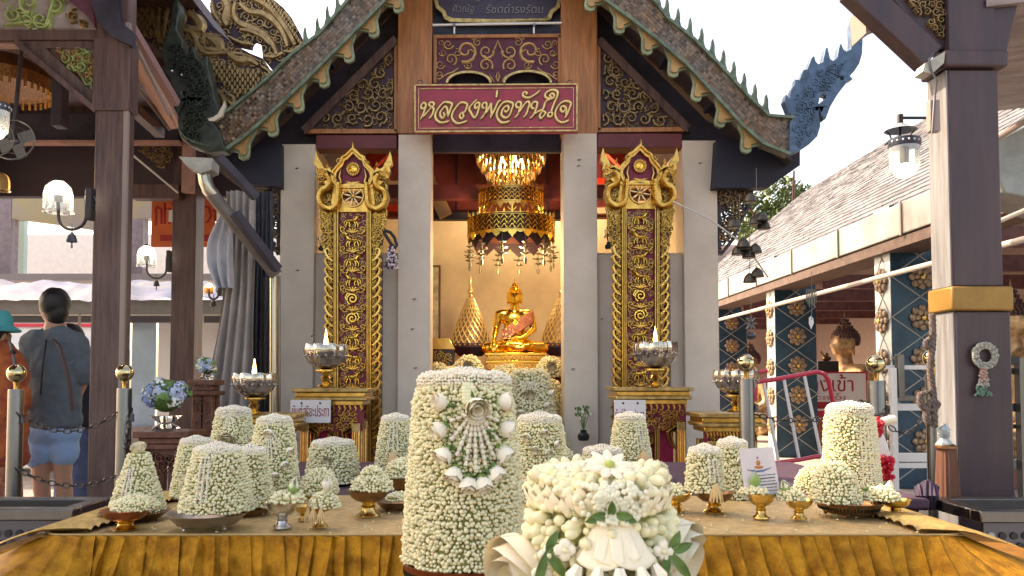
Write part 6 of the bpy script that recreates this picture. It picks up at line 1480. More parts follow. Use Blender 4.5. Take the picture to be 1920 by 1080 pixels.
for x0, x1, y0, y1, m in ((-500, 560, 513, 526, M('grey_sill', (.30, .29, .31), .5)),): mb = MB(); px_box(mb, x0, x1, y0, y1, Yw - .3, .4, m); mb.build('sill', bld)
for x in (22, 180, 266, 420): mb = MB(); px_box(mb, x, x + 3, 410, 514, Yw - .05, .05, M('grey_sill', (0, 0, 0))); mb.build('mullion', bld)
mb = MB(); px_box(mb, 24, 46, 412, 513, Yw + .5, .1, M('aqua_wall', (.45, .7, .68), .5)); mb.build('side_wall', bld)
mb = MB(); px_box(mb, 46, 560, 440, 513, Yw + 3, .1, M('white_wall_far', (.85, .84, .8), .6, var=.06)); mb.build('rear_wall', bld)
stl = thing('market_stall', 'grey framed stall with a blue awning and glass screens behind the man in grey', 'stall', (W(150, 0, 9.5).x, 9.5, 0)); Yk = 9.5
q = [W(-200, 562, 9.2), W(520, 562, 9.2), W(520, 528, 11), W(-200, 528, 11)]; mb = MB(); nn = 60; vs = []
for i in range(nn):
    for j in range(6):
        p0 = q[0].lerp(q[1], i / (nn - 1)); p1 = q[3].lerp(q[2], i / (nn - 1)); p = p0.lerp(p1, j / 5); p.z += .04 * noise.noise(Vector((i * .35, j * .9, 0))) * 2; vs.append(p)
mb.add(vs, [(i * 6 + j, (i + 1) * 6 + j, (i + 1) * 6 + j + 1, i * 6 + j + 1) for i in range(nn - 1) for j in range(5)], M('blue_tarp', (.02, .06, .22), .6, col2=(.16, .2, .28), scale=1.6)); mb.build('awning', stl, smooth=60)
for y0, y1, m in ((562, 588, M('stall_grey', (.25, .25, .26), .5, var=.1)), (588.5, 592, white_paint), (592.5, 604, M('stall_dark', (.07, .065, .08), .5))): mb = MB(); px_box(mb, -200, 520, y0, y1, Yk - (.1 if y0 < 570 else 0), .15, m); mb.build('beam', stl)
for x in (140, 372): mb = MB(); px_box(mb, x, x + 7, 588, 880, Yk - .3, .06, M('pale_post', (.5, .48, .45), .5)); mb.build('post', stl)
mb = MB(); px_box(mb, 243, 292, 604, 860, Yk + .5, .03, M('blue_glass_screen', (.42, .58, .75), .2, var=.15, scale=2)); mb.build('glass_screen', stl)
mb = MB(); px_box(mb, 294, 420, 604, 800, Yk + 1.2, .03, M('white_screen', (.85, .85, .85), .4)); mb.build('white_screen', stl)
mb = MB(); px_box(mb, -300, 420, 800, 872, Yk + .3, .5, M('counter_front', (.40, .32, .32), .6, var=.25, scale=5)); mb.build('counter', stl)
tn = thing('tent', 'white tent with a red edge band far behind the people on the left', 'tent', W(80, 870, 16)); Yt = 16
q = [W(-200, 618, Yt), W(240, 618, Yt), W(240, 600, Yt + 2), W(-200, 600, Yt + 2)]
mb = MB(); px_box(mb, -200, 240, 604, 613, Yt, .1, white_paint); mb.build('roof_edge', tn)
mb = MB(); px_box(mb, -200, 240, 606.5, 613, Yt - .05, .04, M('tent_red', (.6, .06, .1), .5)); mb.build('red_band', tn)
mb = MB(); px_box(mb, -200, 240, 613.5, 655, Yt, .1, M('tent_blue_white', (.55, .72, .85), .5, col2=(.8, .85, .9), scale=.8, stretch=(.1, .1, 2))); mb.build('side_sheet', tn)
mb = MB(); px_box(mb, -200, 240, 655.5, 880, Yt + .1, .1, M('tent_grey', (.5, .52, .55), .6, var=.15, scale=1)); mb.build('lower_sheet', tn)

# grey curtain, rain pipe, dark drop
t = thing('curtain', 'long grey fabric curtain gathered beside the rain pipe, left of the shrine', 'curtain', W(425, 840, 5.4)); Yc = 5.4
def cloth(mb, xl, xr, y0, y1, Y, m, folds=7, amp=.05, nx=60, ny=30, seed=0):
    vs = []
    for j in range(ny):
        v = j / (ny - 1); y = y0 + (y1 - y0) * v; a, b = xl(v), xr(v)
        for i in range(nx):
            u = i / (nx - 1); p = W(a + (b - a) * u, y, Y); p.y += amp * (.4 + .6 * v) * math.sin(u * folds * 6.28 + seed + 1.2 * v) + amp * .6 * noise.noise(Vector((u * 5, v * 3, seed))); vs.append(p)
    mb.add(vs, [(j * nx + i, (j + 1) * nx + i, (j + 1) * nx + i + 1, j * nx + i + 1) for j in range(ny - 1) for i in range(nx - 1)], m)
mb = MB(); cloth(mb, lambda v: 424 - 48 * v ** 1.2 + 8 * math.sin(v * 5), lambda v: 480 - 6 * v, 358, 850, Yc, cloth_grey, 4.5); mb.build('drape', t, smooth=80)
mb = MB(); cloth(mb, lambda v: 412 - 24 * math.sin(v * 3), lambda v: 436 + 0 * v, 400, 540, Yc - .1, M('pale_cloth', (.52, .53, .58), .8, var=.1), 2.5, .04, 30, 16, 3); mb.build('pale_bundle', t, smooth=80)
t = thing('fringe_screen', 'dark hanging screen with thin pale wires left of the outer shrine column', 'screen', W(490, 840, 5.75))
mb = MB(); cloth(mb, lambda v: 474 - 6 * v, lambda v: 512, 360, 860, 5.8, M('dark_drape', (.05, .055, .07), .8, var=.3), 5, .03, 50, 12, 2); mb.build('drape', t, smooth=80)
for k in range(9): mb = MB(); x = 486 + k * 2.8; mb.tube([W(x + 8 - k, 520, 5.70), W(x - 2, 700, 5.68), W(x - 8, 850, 5.70)], .0022, steel, 4); mb.build('wire', t)
t = thing('rain_pipe', 'white funnel, metal elbow and brown pipe slanting down to the outer shrine column', 'pipe', W(515, 780, 5.3))
mb = MB(); a = W(336, 296, 5.1); mb.ppx([(334, 293), (398, 296), (397, 318), (374, 326), (352, 314)], 5.05, .14, M('chalky_white', (.42, .42, .38), .7, var=.2)); mb.build('funnel', t, bevel=.006)
mb = MB(); mb.tube([W(383, 322, 5.12), W(386, 342, 5.12), W(392, 356, 5.12), W(402, 368, 5.15)], S(13, 5.1), M('tin', (.5, .46, .38), .3, .9, bump=.3), 18); mb.build('elbow', t)
mb = MB(); mb.tube([W(388, 352, 5.13), W(450, 430, 5.2), W(519, 516, 5.3)], S(13, 5.1), M('taupe_pipe', (.15, .125, .11), .45, var=.2), 18); mb.build('slant_pipe', t)
mb = MB(); mb.tube([W(513, 518, 5.5), W(513, 860, 5.5)], S(7, 5.5), M('tin', (0, 0, 0)), 16); mb.tube([W(523, 518, 5.55), W(523, 860, 5.55)], S(3, 5.5), steel, 10); mb.build('down_pipe', t)
mb = MB(); mb.beam(W(440, 400, 5.0), W(520, 505, 5.25), .06, .05, dark_wood); mb.beam(W(410, 295, 5.0), W(480, 370, 5.2), .05, .05, dark_wood); mb.build('strut', t)

# hydrangea vases on carved wooden stands
def bouquet(px, py, r, Y, label, vase_h, seed):
    c = W(px, py, Y); R_ = S(r, Y); t = thing('flower_bouquet', label, 'bouquet', c - Vector((0, 0, R_ + vase_h))); rr = random.Random(seed)
    cols = [M('hydrangea_blue', (.22, .33, .60), .6, rnd=.2), M('hydrangea_pale', (.45, .52, .68), .6, rnd=.15), M('hydrangea_white', (.75, .78, .74), .6, rnd=.08), M('hydrangea_green', (.15, .28, .09), .5, rnd=.2)]
    mb = MB(); mb.ball(c, R_ * .72, leaf_g, 16, 10); mb.build('filling', t)
    for g in range(15):
        th, ph = rr.uniform(0, 6.28), math.acos(rr.uniform(-.7, 1)); d = Vector((math.sin(ph) * math.cos(th), math.sin(ph) * math.sin(th), math.cos(ph) * .75)); 
        if d.y > .5: d.y *= -1
        m = cols[rr.choice((0, 0, 1, 1, 2, 3))] if d.x < .3 or d.z < 0 else cols[rr.choice((3, 3, 0, 1))]; mb = MB(); hc = c + d * R_ * .72; hr = R_ * .34
        for k in range(46):
            a, b = rr.uniform(0, 6.28), math.acos(rr.uniform(-.6, 1)); e = Vector((math.sin(b) * math.cos(a), math.sin(b) * math.sin(a), math.cos(b))); e = (e + d * .6).normalized(); p = hc + e * hr; u_ = e.orthogonal().normalized(); v_ = e.cross(u_); s_ = hr * .24
            mb.add([p + u_ * s_, p + v_ * s_ + e * s_ * .3, p - u_ * s_, p - v_ * s_ + e * s_ * .3, p + e * s_ * .1], [(0, 1, 4), (1, 2, 4), (2, 3, 4), (3, 0, 4)], m)
        mb.build('flower_head', t, smooth=0)
    zb = c.z - R_ - vase_h; mb = MB(); mb.lathe([(R_ * .55, 0), (R_ * .6, .01), (R_ * .12, .04), (R_ * .1, vase_h * .5), (R_ * .35, vase_h * .7), (R_ * .7, vase_h + R_ * .15)], (c.x, c.y, zb), glassm, 24); mb.build('vase', t)
    return zb
def carved_stand(x0, x1, yt, Y, label, zb=0.0):
    a, b = W(x0, yt, Y), W(x1, yt, Y); wd = b.x - a.x; m = M('carved_teak', (.15, .055, .035), .4, var=.35, scale=30, bump=.8, bscale=60, bdist=.004); t = thing('carved_stand', label, 'stand', ((a.x + b.x) / 2, Y + wd / 2, zb))
    mb = MB(); mb.box((a.x, Y, a.z - .03), (b.x, Y + wd, a.z), m); mb.box((a.x + .02, Y + .02, a.z - .06), (b.x - .02, Y + wd - .02, a.z - .031), m); mb.box((a.x - .005, Y - .005, a.z - .085), (b.x + .005, Y + wd, a.z - .061), m); mb.build('top', t, bevel=.004)
    f = lambda u, v, h: Vector((u, Y + .02 - h, v)); mb = MB(); mb.ppx and mb.box((a.x + .03, Y + .03, a.z - .17), (b.x - .03, Y + .05, a.z - .086), m)
    carve(mb, [(a.x + .03, a.z - .2), (b.x - .03, a.z - .2), (b.x - .03, a.z - .09), (a.x + .03, a.z - .09)], .03, .015, m, f, 3); mb.build('apron', t)
    for sx in (0, 1):
        for sy in (0, 1):
            x = a.x + .02 if not sx else b.x - .07; y = Y + .01 if not sy else Y + wd - .06; mb = MB(); mb.box((x, y, zb), (x + .05, y + .05, a.z - .086), m)
            for k in range(5): mb.ball((x + .025, y + .02, a.z - .12 - k * .1), (.03, .025, .03), m, 8, 6)
            mb.build('leg', t, bevel=.004)
    mb = MB(); mb.box((a.x + .05, Y + .03, zb + .12), (b.x - .05, Y + wd - .03, zb + .15), m); mb.build('shelf', t)
    return a.z
z_ = carved_stand(248, 352, 810, 3.9, 'low carved teak table holding the big hydrangea bouquet', 0)
c_ = W(312, 742, 4.05); bouquet(312, 742, 43, 4.05, 'large blue and white hydrangea bouquet in a glass vase on the low carved table', c_.z - S(43, 4.05) - z_ - .001, 3)
z_ = carved_stand(352, 404, 712, 4.3, 'tall narrow carved teak stand beside the grey curtain', 0)
c_ = W(388, 688, 4.38); bouquet(388, 686, 22, 4.38, 'small blue bouquet with a silver ornament on the tall carved stand', max(.005, W(388, 686, 4.38).z - S(22, 4.38) - z_ - .001), 5)

# bollard posts with balls, chains
BP = 'polished posts with ball tops joined by chains'
def post(px, py, rpx, Y, wpx, label):
    q = W(px, py, Y); t = thing('barrier_post', label, 'bollard', (q.x, Y, 0), BP); r = S(rpx, Y); w_ = S(wpx, Y) / 2
    mb = MB(); mb.ball(q, r, chrome_gold, 24, 16); mb.build('ball', t, smooth=80)
    mb = MB(); mb.lathe([(w_ * .35, q.z - r * 1.05), (w_ * .4, q.z - r * .9), (w_ * .3, q.z - r * 1.3), (w_ * .3, q.z - r * 1.8)], (q.x, Y, 0), brass, 14); mb.build('neck', t)
    mb = MB(); mb.lathe([(w_ * 1.5, 0), (w_ * 1.5, .012), (w_, .02), (w_, q.z - r * 1.9), (w_ * .96, q.z - r * 1.75)], (q.x, Y, 0), steel, 24); mb.build('tube', t)
    mb = MB(); zc_ = q.z - r * 1.9 - .14; mb.tube([(q.x + w_ + .008, Y - .01, zc_ + k) for k in (-.02, .02)], .012, dark_steel); mb.build('hook', t)
    return Vector((q.x, Y, q.z))
LINK = MB(); LINK.tube([(.011 * math.cos(a) , 0, .017 * math.sin(a) * 1.25) for a in np.linspace(0, 2 * PI, 13)[:-1]], .0036, M('chain_iron', (.09, .08, .07), .4, .8), 5, closed=True); LINKm = LINK.mesh('link')
def chain(p0, p1, sag, label):
    p0, p1 = Vector(p0), Vector(p1); t = thing('chain', label, 'chain', (p0 + p1) / 2 - Vector((0, 0, sag)), 'barrier chains'); L = (p1 - p0).length * 1.05; n = int(L / .033)
    for k in range(n):
        u = k / (n - 1); p = p0.lerp(p1, u); p.z -= sag * 4 * u * (1 - u); u2 = u + .01; q = p0.lerp(p1, u2); q.z -= sag * 4 * u2 * (1 - u2); d = (q - p).normalized()
        inst(LINKm, 'link', t, p, d.to_track_quat('Z', 'Y') @ Matrix.Rotation(k % 2 * PI / 2, 3, 'Z').to_quaternion(), 1.0)
b1 = post(31, 700, 17, 4.0, 27, 'leftmost polished post, beside the figure in orange'); b2 = post(234, 699, 16.5, 4.0, 27, 'polished gold-balled post in front of the near brown pillar')
b3 = post(1399, 681, 17, 4.1, 28, 'post whose ball shows behind the unlit silver lamp'); b4 = post(1642, 683, 17.5, 4.1, 32, 'post between the entrance sign and the white railing'); b5 = post(1748, 672, 17, 4.1, 26, 'post partly hidden by the knotted rope and the near right pillar')
z_ = lambda y, Y=4.0: W(0, y, Y).z
chain((b1.x + .03, 3.98, z_(775)), (b2.x - .03, 3.98, z_(775)), S(33, 4), 'upper iron chain between the two posts on the left')
chain((b1.x + .03, 3.98, z_(878)), (b2.x - .03, 3.98, z_(892)), S(24, 4), 'lower iron chain between the two posts on the left')
chain((b2.x + .03, 4.0, z_(770)), (W(262, 0, 3.9).x, 3.85, z_(830)), .02, 'short chain hanging from the second post towards the carved table')
chain((b3.x + .05, 4.1, z_(778, 4.1)), (b4.x - .04, 4.1, z_(756, 4.1)), S(20, 4.1), 'dark chain crossing in front of the blue column')
chain((b4.x + .04, 4.1, z_(790, 4.1)), (b5.x - .03, 4.1, z_(770, 4.1)), S(30, 4.1), 'chain drooping before the white railing')
t = thing('chain_ring', 'loose loop of chain round the post by the entrance sign', 'chain', (b4.x, 4.05, z_(760, 4.1)))
for k in range(14): a = k * 2 * PI / 14; d = Vector((-math.sin(a), .4 * math.cos(a), .5 * math.cos(a))).normalized(); inst(LINKm, 'link', t, Vector((b4.x - .03 + .07 * math.cos(a), 4.08 + .06 * math.sin(a), z_(765, 4.1) + .035 * math.sin(a))), d.to_track_quat('Z', 'Y') @ Matrix.Rotation(k % 2 * PI / 2, 3, 'Z').to_quaternion(), 1)
# stainless troughs either side
def trough(x0, x1, y0, y1, z, label, side):
    t = thing('incense_trough', label, 'trough', ((x0 + x1) / 2, (y0 + y1) / 2, 0)); w_ = .05
    mb = MB()
    for a, b in (((x0, y0, z - .035), (x1, y0 + w_, z)), ((x0, y1 - w_, z - .035), (x1, y1, z)), ((x0, y0 + w_ + .002, z - .035), (x0 + w_, y1 - w_ - .002, z)), ((x1 - w_, y0 + w_ + .002, z - .035), (x1, y1 - w_ - .002, z))): mb.box(a, b, steel)
    mb.build('rim', t, bevel=.004)
    mb = MB(); mb.box((x0 + w_, y0 + w_, z - .045), (x1 - w_, y1 - w_, z - .036), dark_steel); mb.build('pan', t)
    mb = MB(); mb.box((x0 + .02, y0 + .02, .0), (x1 - .02, y0 + .03, z - .036), dark_steel); mb.build('side_panel', t)
    holes = MB(); 
    for i in range(int((x1 - x0) / .034)):
        for j in range(3):
            x = x0 + .04 + i * .034 + (j % 2) * .017; zz_ = z - .075 - j * .03
            if x < x1 - .03: holes.lathe([(.011, -.001), (.011, .004)], (x, y0 + .019, zz_), M('hole_light', (.45, .40, .36), .5) if (i * 7 + j * 3) % 4 == 0 else black, 10, T=Matrix.Rotation(PI / 2, 3, 'X'))
    holes.build('perforations', t, kind='stuff')
trough(-2.2, W(222, 0, 2.62).x, 2.40, 2.66, .72, 'stainless steel trough with a pierced side, left of the gold platform', -1)
trough(W(1763, 0, 2.5).x, 2.4, 2.36, 2.66, .72, 'stainless steel trough on the right of the gold platform', 1)

# =================================================================== RIGHT: near pillar, hanging things
Yp = 2.9; pil = thing('corner_pillar', 'near dark brown pillar on the right with a gold collar and diagonal braces', 'pillar', (W(1820, 0, Yp).x, Yp, 0)); pb_ = M('pillar_brown', (.040, .028, .040), .42, col2=(.075, .045, .05), scale=3, bump=.15, stretch=(4, 4, .5)); xa, xb = W(1776, 0, Yp).x, W(1872, 0, Yp).x
pale_face = M('skylit_pale_wood', (.19, .20, .22), .6, var=.3, scale=5, bump=.3, stretch=(8, 8, .6))  # paler tone stands in for skylight on the pillar's left face
zc0, zc1 = W(0, 583, Yp).z, W(0, 537, Yp).z
mb = MB(); mb.box((xa, Yp, 0), (xb + .012, Yp + .13, zc0), pb_); mb.build('lower_shaft', pil, bevel=.006)
mb = MB(); mb.box((xa - .004, Yp, zc1), (xb - .01, Yp + .13, W(0, 130, Yp).z), pb_); mb.build('upper_shaft', pil, bevel=.006)
mb = MB(); mb.box((xa - .006, Yp + .004, 0), (xa - .0005, Yp + .128, zc0 - .002), pale_face); mb.box((xa - .010, Yp + .004, zc1 + .002), (xa - .0045, Yp + .128, W(0, 131, Yp).z), pale_face); mb.build('skylit_side', pil)
mb = MB(); mb.box((xa - .018, Yp - .014, zc0), (xb + .018, Yp + .15, zc1), M('collar_ochre', (.30, .17, .045), .45, .3, var=.15)); co = mb.build('collar', pil, bevel=.008)
mb = MB(); mb.box((xa - .026, Yp - .02, W(0, 128, Yp).z), (xb + .02, Yp + .15, W(0, 96, Yp).z), pb_); mb.build('capital', pil, bevel=.01)
mb = MB(); mb.box((xa + .01, Yp + .01, W(0, 95.5, Yp).z), (xb - .01, Yp + .12, 3.4), pb_); mb.build('upper_post', pil)
for p0, p1 in (((1758, 100), (1610, -38)), ((1868, 100), (1905, -60))):
    a, b = W(*p0, Yp), W(*p1, Yp); mb = MB(); mb.beam(a + Vector((0, .06, 0)), b + Vector((0, .06, 0)), .10, .075, pb_, up=Vector((0, 1, 0))); mb.build('brace', pil, bevel=.006)
mb = MB(); mb.ppx([(1640, -40), (1760, 92), (1790, 92), (1880, 92), (1905, -40)], Yp + .045, .03, M('bracket_ground', (.045, .03, .04), .5, var=.3)); bg_ = mb.build('bracket_panel', pil)
mb = MB(); carve(mb, [(1665, -30), (1765, 82), (1775, -30)], 11, .018, dull_gold, plane_fn(Yp + .045), 6, .9); carve(mb, [(1800, -30), (1800, 80), (1850, -30)], 9, .015, dull_gold, plane_fn(Yp + .045), 8, .7); mb.build('bracket_carving', bg_, kind='stuff')
mb = MB(); mb.strip([(1792, -30), (1795, 90)], 7, .02, M('soffit_batten', (0, 0, 0)), plane_fn(Yp + .045)); mb.strip([(1772, -30), (1774, 90)], 4, .02, pb_, plane_fn(Yp + .045)); mb.build('half_round', bg_)
mb = MB(); mb.ppx([(1735, 118), (1772, 96), (1770, 118), (1748, 138), (1730, 134)], Yp - .03, .06, M('chalky_white', (0, 0, 0))); mb.ppx([(1620, 8), (1660, -5), (1680, 30), (1655, 40), (1624, 62)], Yp + .1, .12, M('pale_edge', (0, 0, 0))); mb.build('gutter_end', pil)
mb = MB(); mb.ppx([(1590, -30), (1625, 10), (1660, 40), (1700, 75), (1735, 120), (1728, 128), (1706, 100), (1690, 72), (1672, 70), (1650, 56), (1618, 12), (1600, 8), (1580, -30)], Yp + .16, .03, M('blue_fascia', (.14, .18, .26), .5, var=.2)); mb.build('scalloped_fascia', pil)
mb = MB(); mb.tube([W(x, y, Yp - .035) for x, y in ((1750, 100), (1742, 112), (1746, 132), (1756, 150), (1752, 190), (1748, 250))], .004, dark_steel, 6); mb.build('cable', pil)
mb = MB(); px_box(mb, 1745, 1763, 186, 246, Yp - .03, .03, M('pale_edge', (0, 0, 0))); mb.build('junction_box', pil, bevel=.004)
# near right roof underside of single planks
cl = thing('plank_soffit', 'grey brown plank ceiling sloping down at the upper right corner', 'ceiling', W(1900, 100, 4)); cl['kind'] = 'thing'
for k in range(9):
    y0, y1 = 2.9 + k * .14, 2.9 + (k + 1) * .14 - .005; mb = MB()
    f = lambda X, Y_: Vector((X, Y_, 2.50 - (Y_ - 3.0) * .05 + (X - 2) * .12))
    g = lambda Y_: (1868 - CX) / F * Y_
    vs = [f(g(y0), y0), f(4.2, y0), f(4.2, y1), f(g(y1), y1)]; u3 = Vector((0, 0, .03 + .004 * (k % 2))); vs = vs + [v + u3 for v in vs]
    mb.add(vs, [(0, 3, 2, 1), (4, 5, 6, 7), (0, 1, 5, 4), (1, 2, 6, 5), (2, 3, 7, 6), (3, 0, 4, 7)], M('grey_plank', (.30, .25, .24), .6, var=.3, scale=3, bump=.3, stretch=(.7, 8, 8))); mb.build('plank', cl)
t = thing('square_gutter', 'grey metal duct under the plank ceiling at the right edge', 'duct', W(1900, 330, 4.2)); mb = MB()
mb.ppx([(1868, 262), (1930, 232), (1990, 200), (1990, 390), (1930, 372), (1884, 362), (1868, 330)], 4.2, .3, M('duct_grey', (.26, .29, .30), .4, .4, var=.15)); mb.build('duct', t, bevel=.01); mb = MB(); mb.tube([W(1866, 418, 4.1), W(1960, 378, 4.0)], .012, M('pale_pipe', (.55, .5, .44), .5), 10); mb.build('pipe', t); mb = MB(); mb.tube([W(1866, 262, 4.1), W(1960, 205, 4.0)], .014, M('pale_edge', (0, 0, 0)), 8); mb.build('pipe', t)
# hanging lamp
Yh = 3.3; t = bell_lamp(1689, 272, 334, Yh, 'lit clear glass lamp with a navy band hanging left of the near pillar', 1745, up=False, bracket=False); c = wloc(t)
iron = M('iron', (0, 0, 0)); mb = MB(); top = W(1688, 215, Yh); mb.tube([W(1742, 221, Yh), W(1688, 221, Yh)], .006, iron, 6); mb.tube([top, W(1688, 238, Yh)], .012, iron, 8); mb.tube([W(1688, 236, Yh), W(1688, 272, Yh)], .004, iron, 6); mb.build('arm', t)
mb = MB(); mb.lathe([(S(29, Yh), W(0, 245, Yh).z), (S(16, Yh), W(0, 239, Yh).z), (S(3, Yh), W(0, 230, Yh).z)], (top.x, Yh, 0), M('lamp_hat', (.3, .36, .42), .4), 20, caps=False); mb.build('hat', t)
mb = MB()
for sx in (-1, 1): mb.tube([W(1688 + sx * x, y, Yh) for x, y in ((27, 245), (20, 252), (16, 262), (24, 268), (28, 272))], .0035, iron, 5)
mb.build('scroll_hangers', t)
# rosette garland nailed to the pillar
t = thing('dried_garland', 'dried ring garland with a beaded tail pinned on the near right pillar', 'garland', W(1843, 745, Yp - .02)); q = W(1847, 667, Yp - .018); R_ = S(19, Yp); mb = MB()
for k in range(40):
    for j in range(3): a = k * 2 * PI / 40; mb.ball(q + Vector(((R_ + (j - 1) * .008) * math.cos(a), random.uniform(-.006, .004), (R_ + (j - 1) * .008) * math.sin(a))), .006, M('dried_petals', (.33, .34, .30), .7, rnd=.3), 6, 4)
mb.build('ring', t, kind='stuff'); mb = MB()
for k in range(150):
    v = random.random(); yy = 692 + v * 50; p = W(1844 + random.uniform(-1, 1) * (5 + 11 * v), yy, Yp - .018); mb.ball(p, .0045, M('dried_red', (.4, .12, .09), .6) if v < .5 and k % 2 else (M('dried_green', (.10, .2, .15), .6) if v > .65 else M('dried_petals', (0, 0, 0))), 6, 4)
mb.build('tail', t, kind='stuff')
# knotted rope, glass lantern, brown tassel
Yr = 2.75; t = thing('knotted_rope', 'thick knotted brown rope hanging against the pale side of the near pillar', 'rope', W(1748, 800, Yr)); rope_m = M('rope', (.13, .10, .09), .8, var=.3, scale=60, bump=1, bscale=90, bdist=.004)
def twist(pts, r, n=90):
    pl_ = [Vector(p) for p in pts]; mb = MB(); q = [pl_[0].lerp(pl_[0], 0)]; pts2 = []
    sm = smooth_pl([tuple(p) for p in [(v.x, v.z) for v in pl_]], max(2, n // len(pl_)))
    for s_ in range(3): mb.tube([(x + r * .5 * math.cos(i * .7 + s_ * 2.09), Yr + r * .5 * math.sin(i * .7 + s_ * 2.09), z) for i, (x, z) in enumerate(sm)], r * .62, rope_m, 6)
    return mb
mb = twist([W(x, y, Yr) for x, y in ((1748, 590), (1749, 640), (1744, 690), (1750, 740), (1752, 800))], S(6, Yr)); mb.build('strand', t)
mb = twist([W(x, y, Yr - .02) for x, y in ((1752, 632), (1742, 640), (1744, 650), (1756, 634), (1750, 626))], S(5, Yr), 40); mb.build('knot', t)
mb = twist([W(x, y, Yr - .02) for x, y in ((1750, 735), (1732, 740), (1734, 762), (1752, 770), (1764, 758), (1750, 752), (1742, 780), (1748, 796))], S(6, Yr), 70); mb.build('knot', t)
t = thing('glass_lantern', 'faceted glass lantern hanging from the knotted rope', 'lantern', W(1750, 838, Yr)); c = (W(1750, 0, Yr).x, Yr, 0); zz2 = lambda y: W(0, y, Yr).z
mb = MB(); mb.lathe([(S(r, Yr), zz2(y)) for r, y in ((17, 838), (14, 830), (8, 822), (12, 814), (12, 806), (6, 798), (3, 794))], c, M('lantern_glass', (.7, .85, .9), .08, trans=.6, ior=1.4, coat=.5), 8); mb.build('glass', t, smooth=0)
mb = MB(); mb.lathe([(.012, zz2(828)), (.015, zz2(812)), (.004, zz2(804))], c, M('lantern_core', (.6, .55, .35), .4), 8); mb.build('core', t)
t = thing('brown_tassel', 'long straight brown thread tassel below the glass lantern', 'tassel', W(1753, 932, Yr)); mb = MB(); mb.lathe([(S(r, Yr), zz2(y)) for r, y in ((21, 932), (20, 900), (17, 850), (16, 840), (10, 838))], (W(1754, 0, Yr).x, Yr, 0), M('tassel_brown', (.16, .07, .045), .85, bump=.6, bscale=200, stretch=(1, 1, .03)), 40, rf=lambda a, q: 1 + .05 * math.cos(17 * a)); mb.build('threads', t)
mb = MB(); mb.lathe([(S(r, Yr), zz2(y)) for r, y in ((19, 840), (19, 836), (14, 832))], (W(1752, 0, Yr).x, Yr, 0), bronze, 20); mb.build('cap', t)
t = thing('purple_fringe', 'bunched purple fringe at the foot of the near pillar, beside the platform', 'fringe', W(1738, 948, 2.6)); mb = MB()
for k in range(26): x = 1718 + k * 1.6; mb.tube([W(x + random.uniform(-2, 2), 900 + abs(k - 13), 2.62), W(x + random.uniform(-3, 3), 930, 2.6 + random.uniform(-.03, .03)), W(x + random.uniform(-4, 4), 955, 2.6)], .006, M('purple_fringe', (.06, .04, .07), .8, rnd=.4), 5)
mb.build('threads', t)
# =================================================================== CLOISTER ON THE RIGHT
XC = 3.55
clo = thing('cloister', 'open cloister with a grey tiled roof and metal gutter on blue mosaic columns, right side', 'cloister', (5, 9, 0))
zg0, zg1 = 1.1 + .355 * XC, 1.1 + .432 * XC
GY = [4.3 + 1.25 * k for k in range(10)]
gm = M('gutter_metal', (.42, .40, .37), .35, .55, var=.25, scale=2, bump=.2)
for y0, y1 in zip(GY, GY[1:]):
    mb = MB(); mb.box((XC - .03, y0 + .004, zg0), (XC + .2, y1 - .004, zg1), gm); g_ = mb.build('gutter_section', clo, bevel=.01)
    mb = MB(); mb.box((XC - .045, y0 - .012, zg0 - .012), (XC - .032, y0 + .012, zg1 + .01), M('gutter_strap', (.35, .30, .26), .4, .6)); mb.build('strap', g_)
mb = MB(); mb.box((XC - .01, 4.3, zg0 - .10), (XC + .35, 16, zg0 - .012), M('soffit_brown', (.12, .075, .06), .6, var=.3)); mb.build('eave_soffit', clo)
# roof: courses of tiles
x0r, z0r, x1r, z1r = XC + .08, zg1 + .02, 6.7, 5.15
mb = MB(); mb.add([(x0r, 4.3, z0r - .05), (x1r, 4.3, z1r - .05), (x1r, 17, z1r - .05), (x0r, 17, z0r - .05), (x0r, 4.3, z0r - .09), (x1r, 4.3, z1r - .09), (x1r, 17, z1r - .09), (x0r, 17, z0r - .09)], [(0, 1, 2, 3), (4, 7, 6, 5), (0, 4, 5, 1), (1, 5, 6, 2), (2, 6, 7, 3), (3, 7, 4, 0)], dark_wood); rf_ = mb.build('roof', clo)
tile_m = M('roof_tile', (.19, .195, .215), .7, rnd=.5, bump=.3, bscale=40)
TL = MB(); th = math.atan2(z1r - z0r, x1r - x0r); ct, st = math.cos(th), math.sin(th); LR = math.hypot(x1r - x0r, z1r - z0r)
nc = 30; cl_ = LR / nc; tw_ = .165
TL.box((-.01, -tw_ / 2 + .004, 0), (cl_ * 1.25, tw_ / 2 - .004, .018), tile_m)
tme = TL.mesh('roof_tile', smooth=0); cnt = 0; Ms = []; cand = []
for c_ in range(nc):
    for k in range(int(12.6 / tw_)):
        y = 4.35 + (k + .5 * (c_ % 2)) * tw_; s_ = c_ * cl_ + random.uniform(-.012, .012); x = x0r + s_ * ct; z = z0r + s_ * st; cand.append((y + c_ * .3, x, y, z))
cand.sort()
vis = [q for q in cand if 1430 < CX + F * q[1] / q[2] < 1915]
chosen = set(id(q) for q in vis[:290])
for q in cand:
    rx = Matrix.Rotation(-th + .10 + random.uniform(-.02, .02), 3, 'Y') @ Matrix.Rotation(random.uniform(-.03, .03), 3, 'Z') @ Matrix.Rotation(random.uniform(-.03, .03), 3, 'X')
    if id(q) in chosen: inst(tme, 'roof_tile', rf_, (q[1], q[2], q[3] - .01), rx.to_quaternion())
    else:
        m4 = rx.to_4x4(); m4.translation = Vector((q[1], q[2], q[3] - .01)); Ms.append([list(r) for r in m4])
tv = [v for v in TL.v]; tf = [f for f in TL.f]
bulk('roof_tiles_far', tv, tf, [0] * len(tf), [tile_m], Ms, rf_, smooth=False)
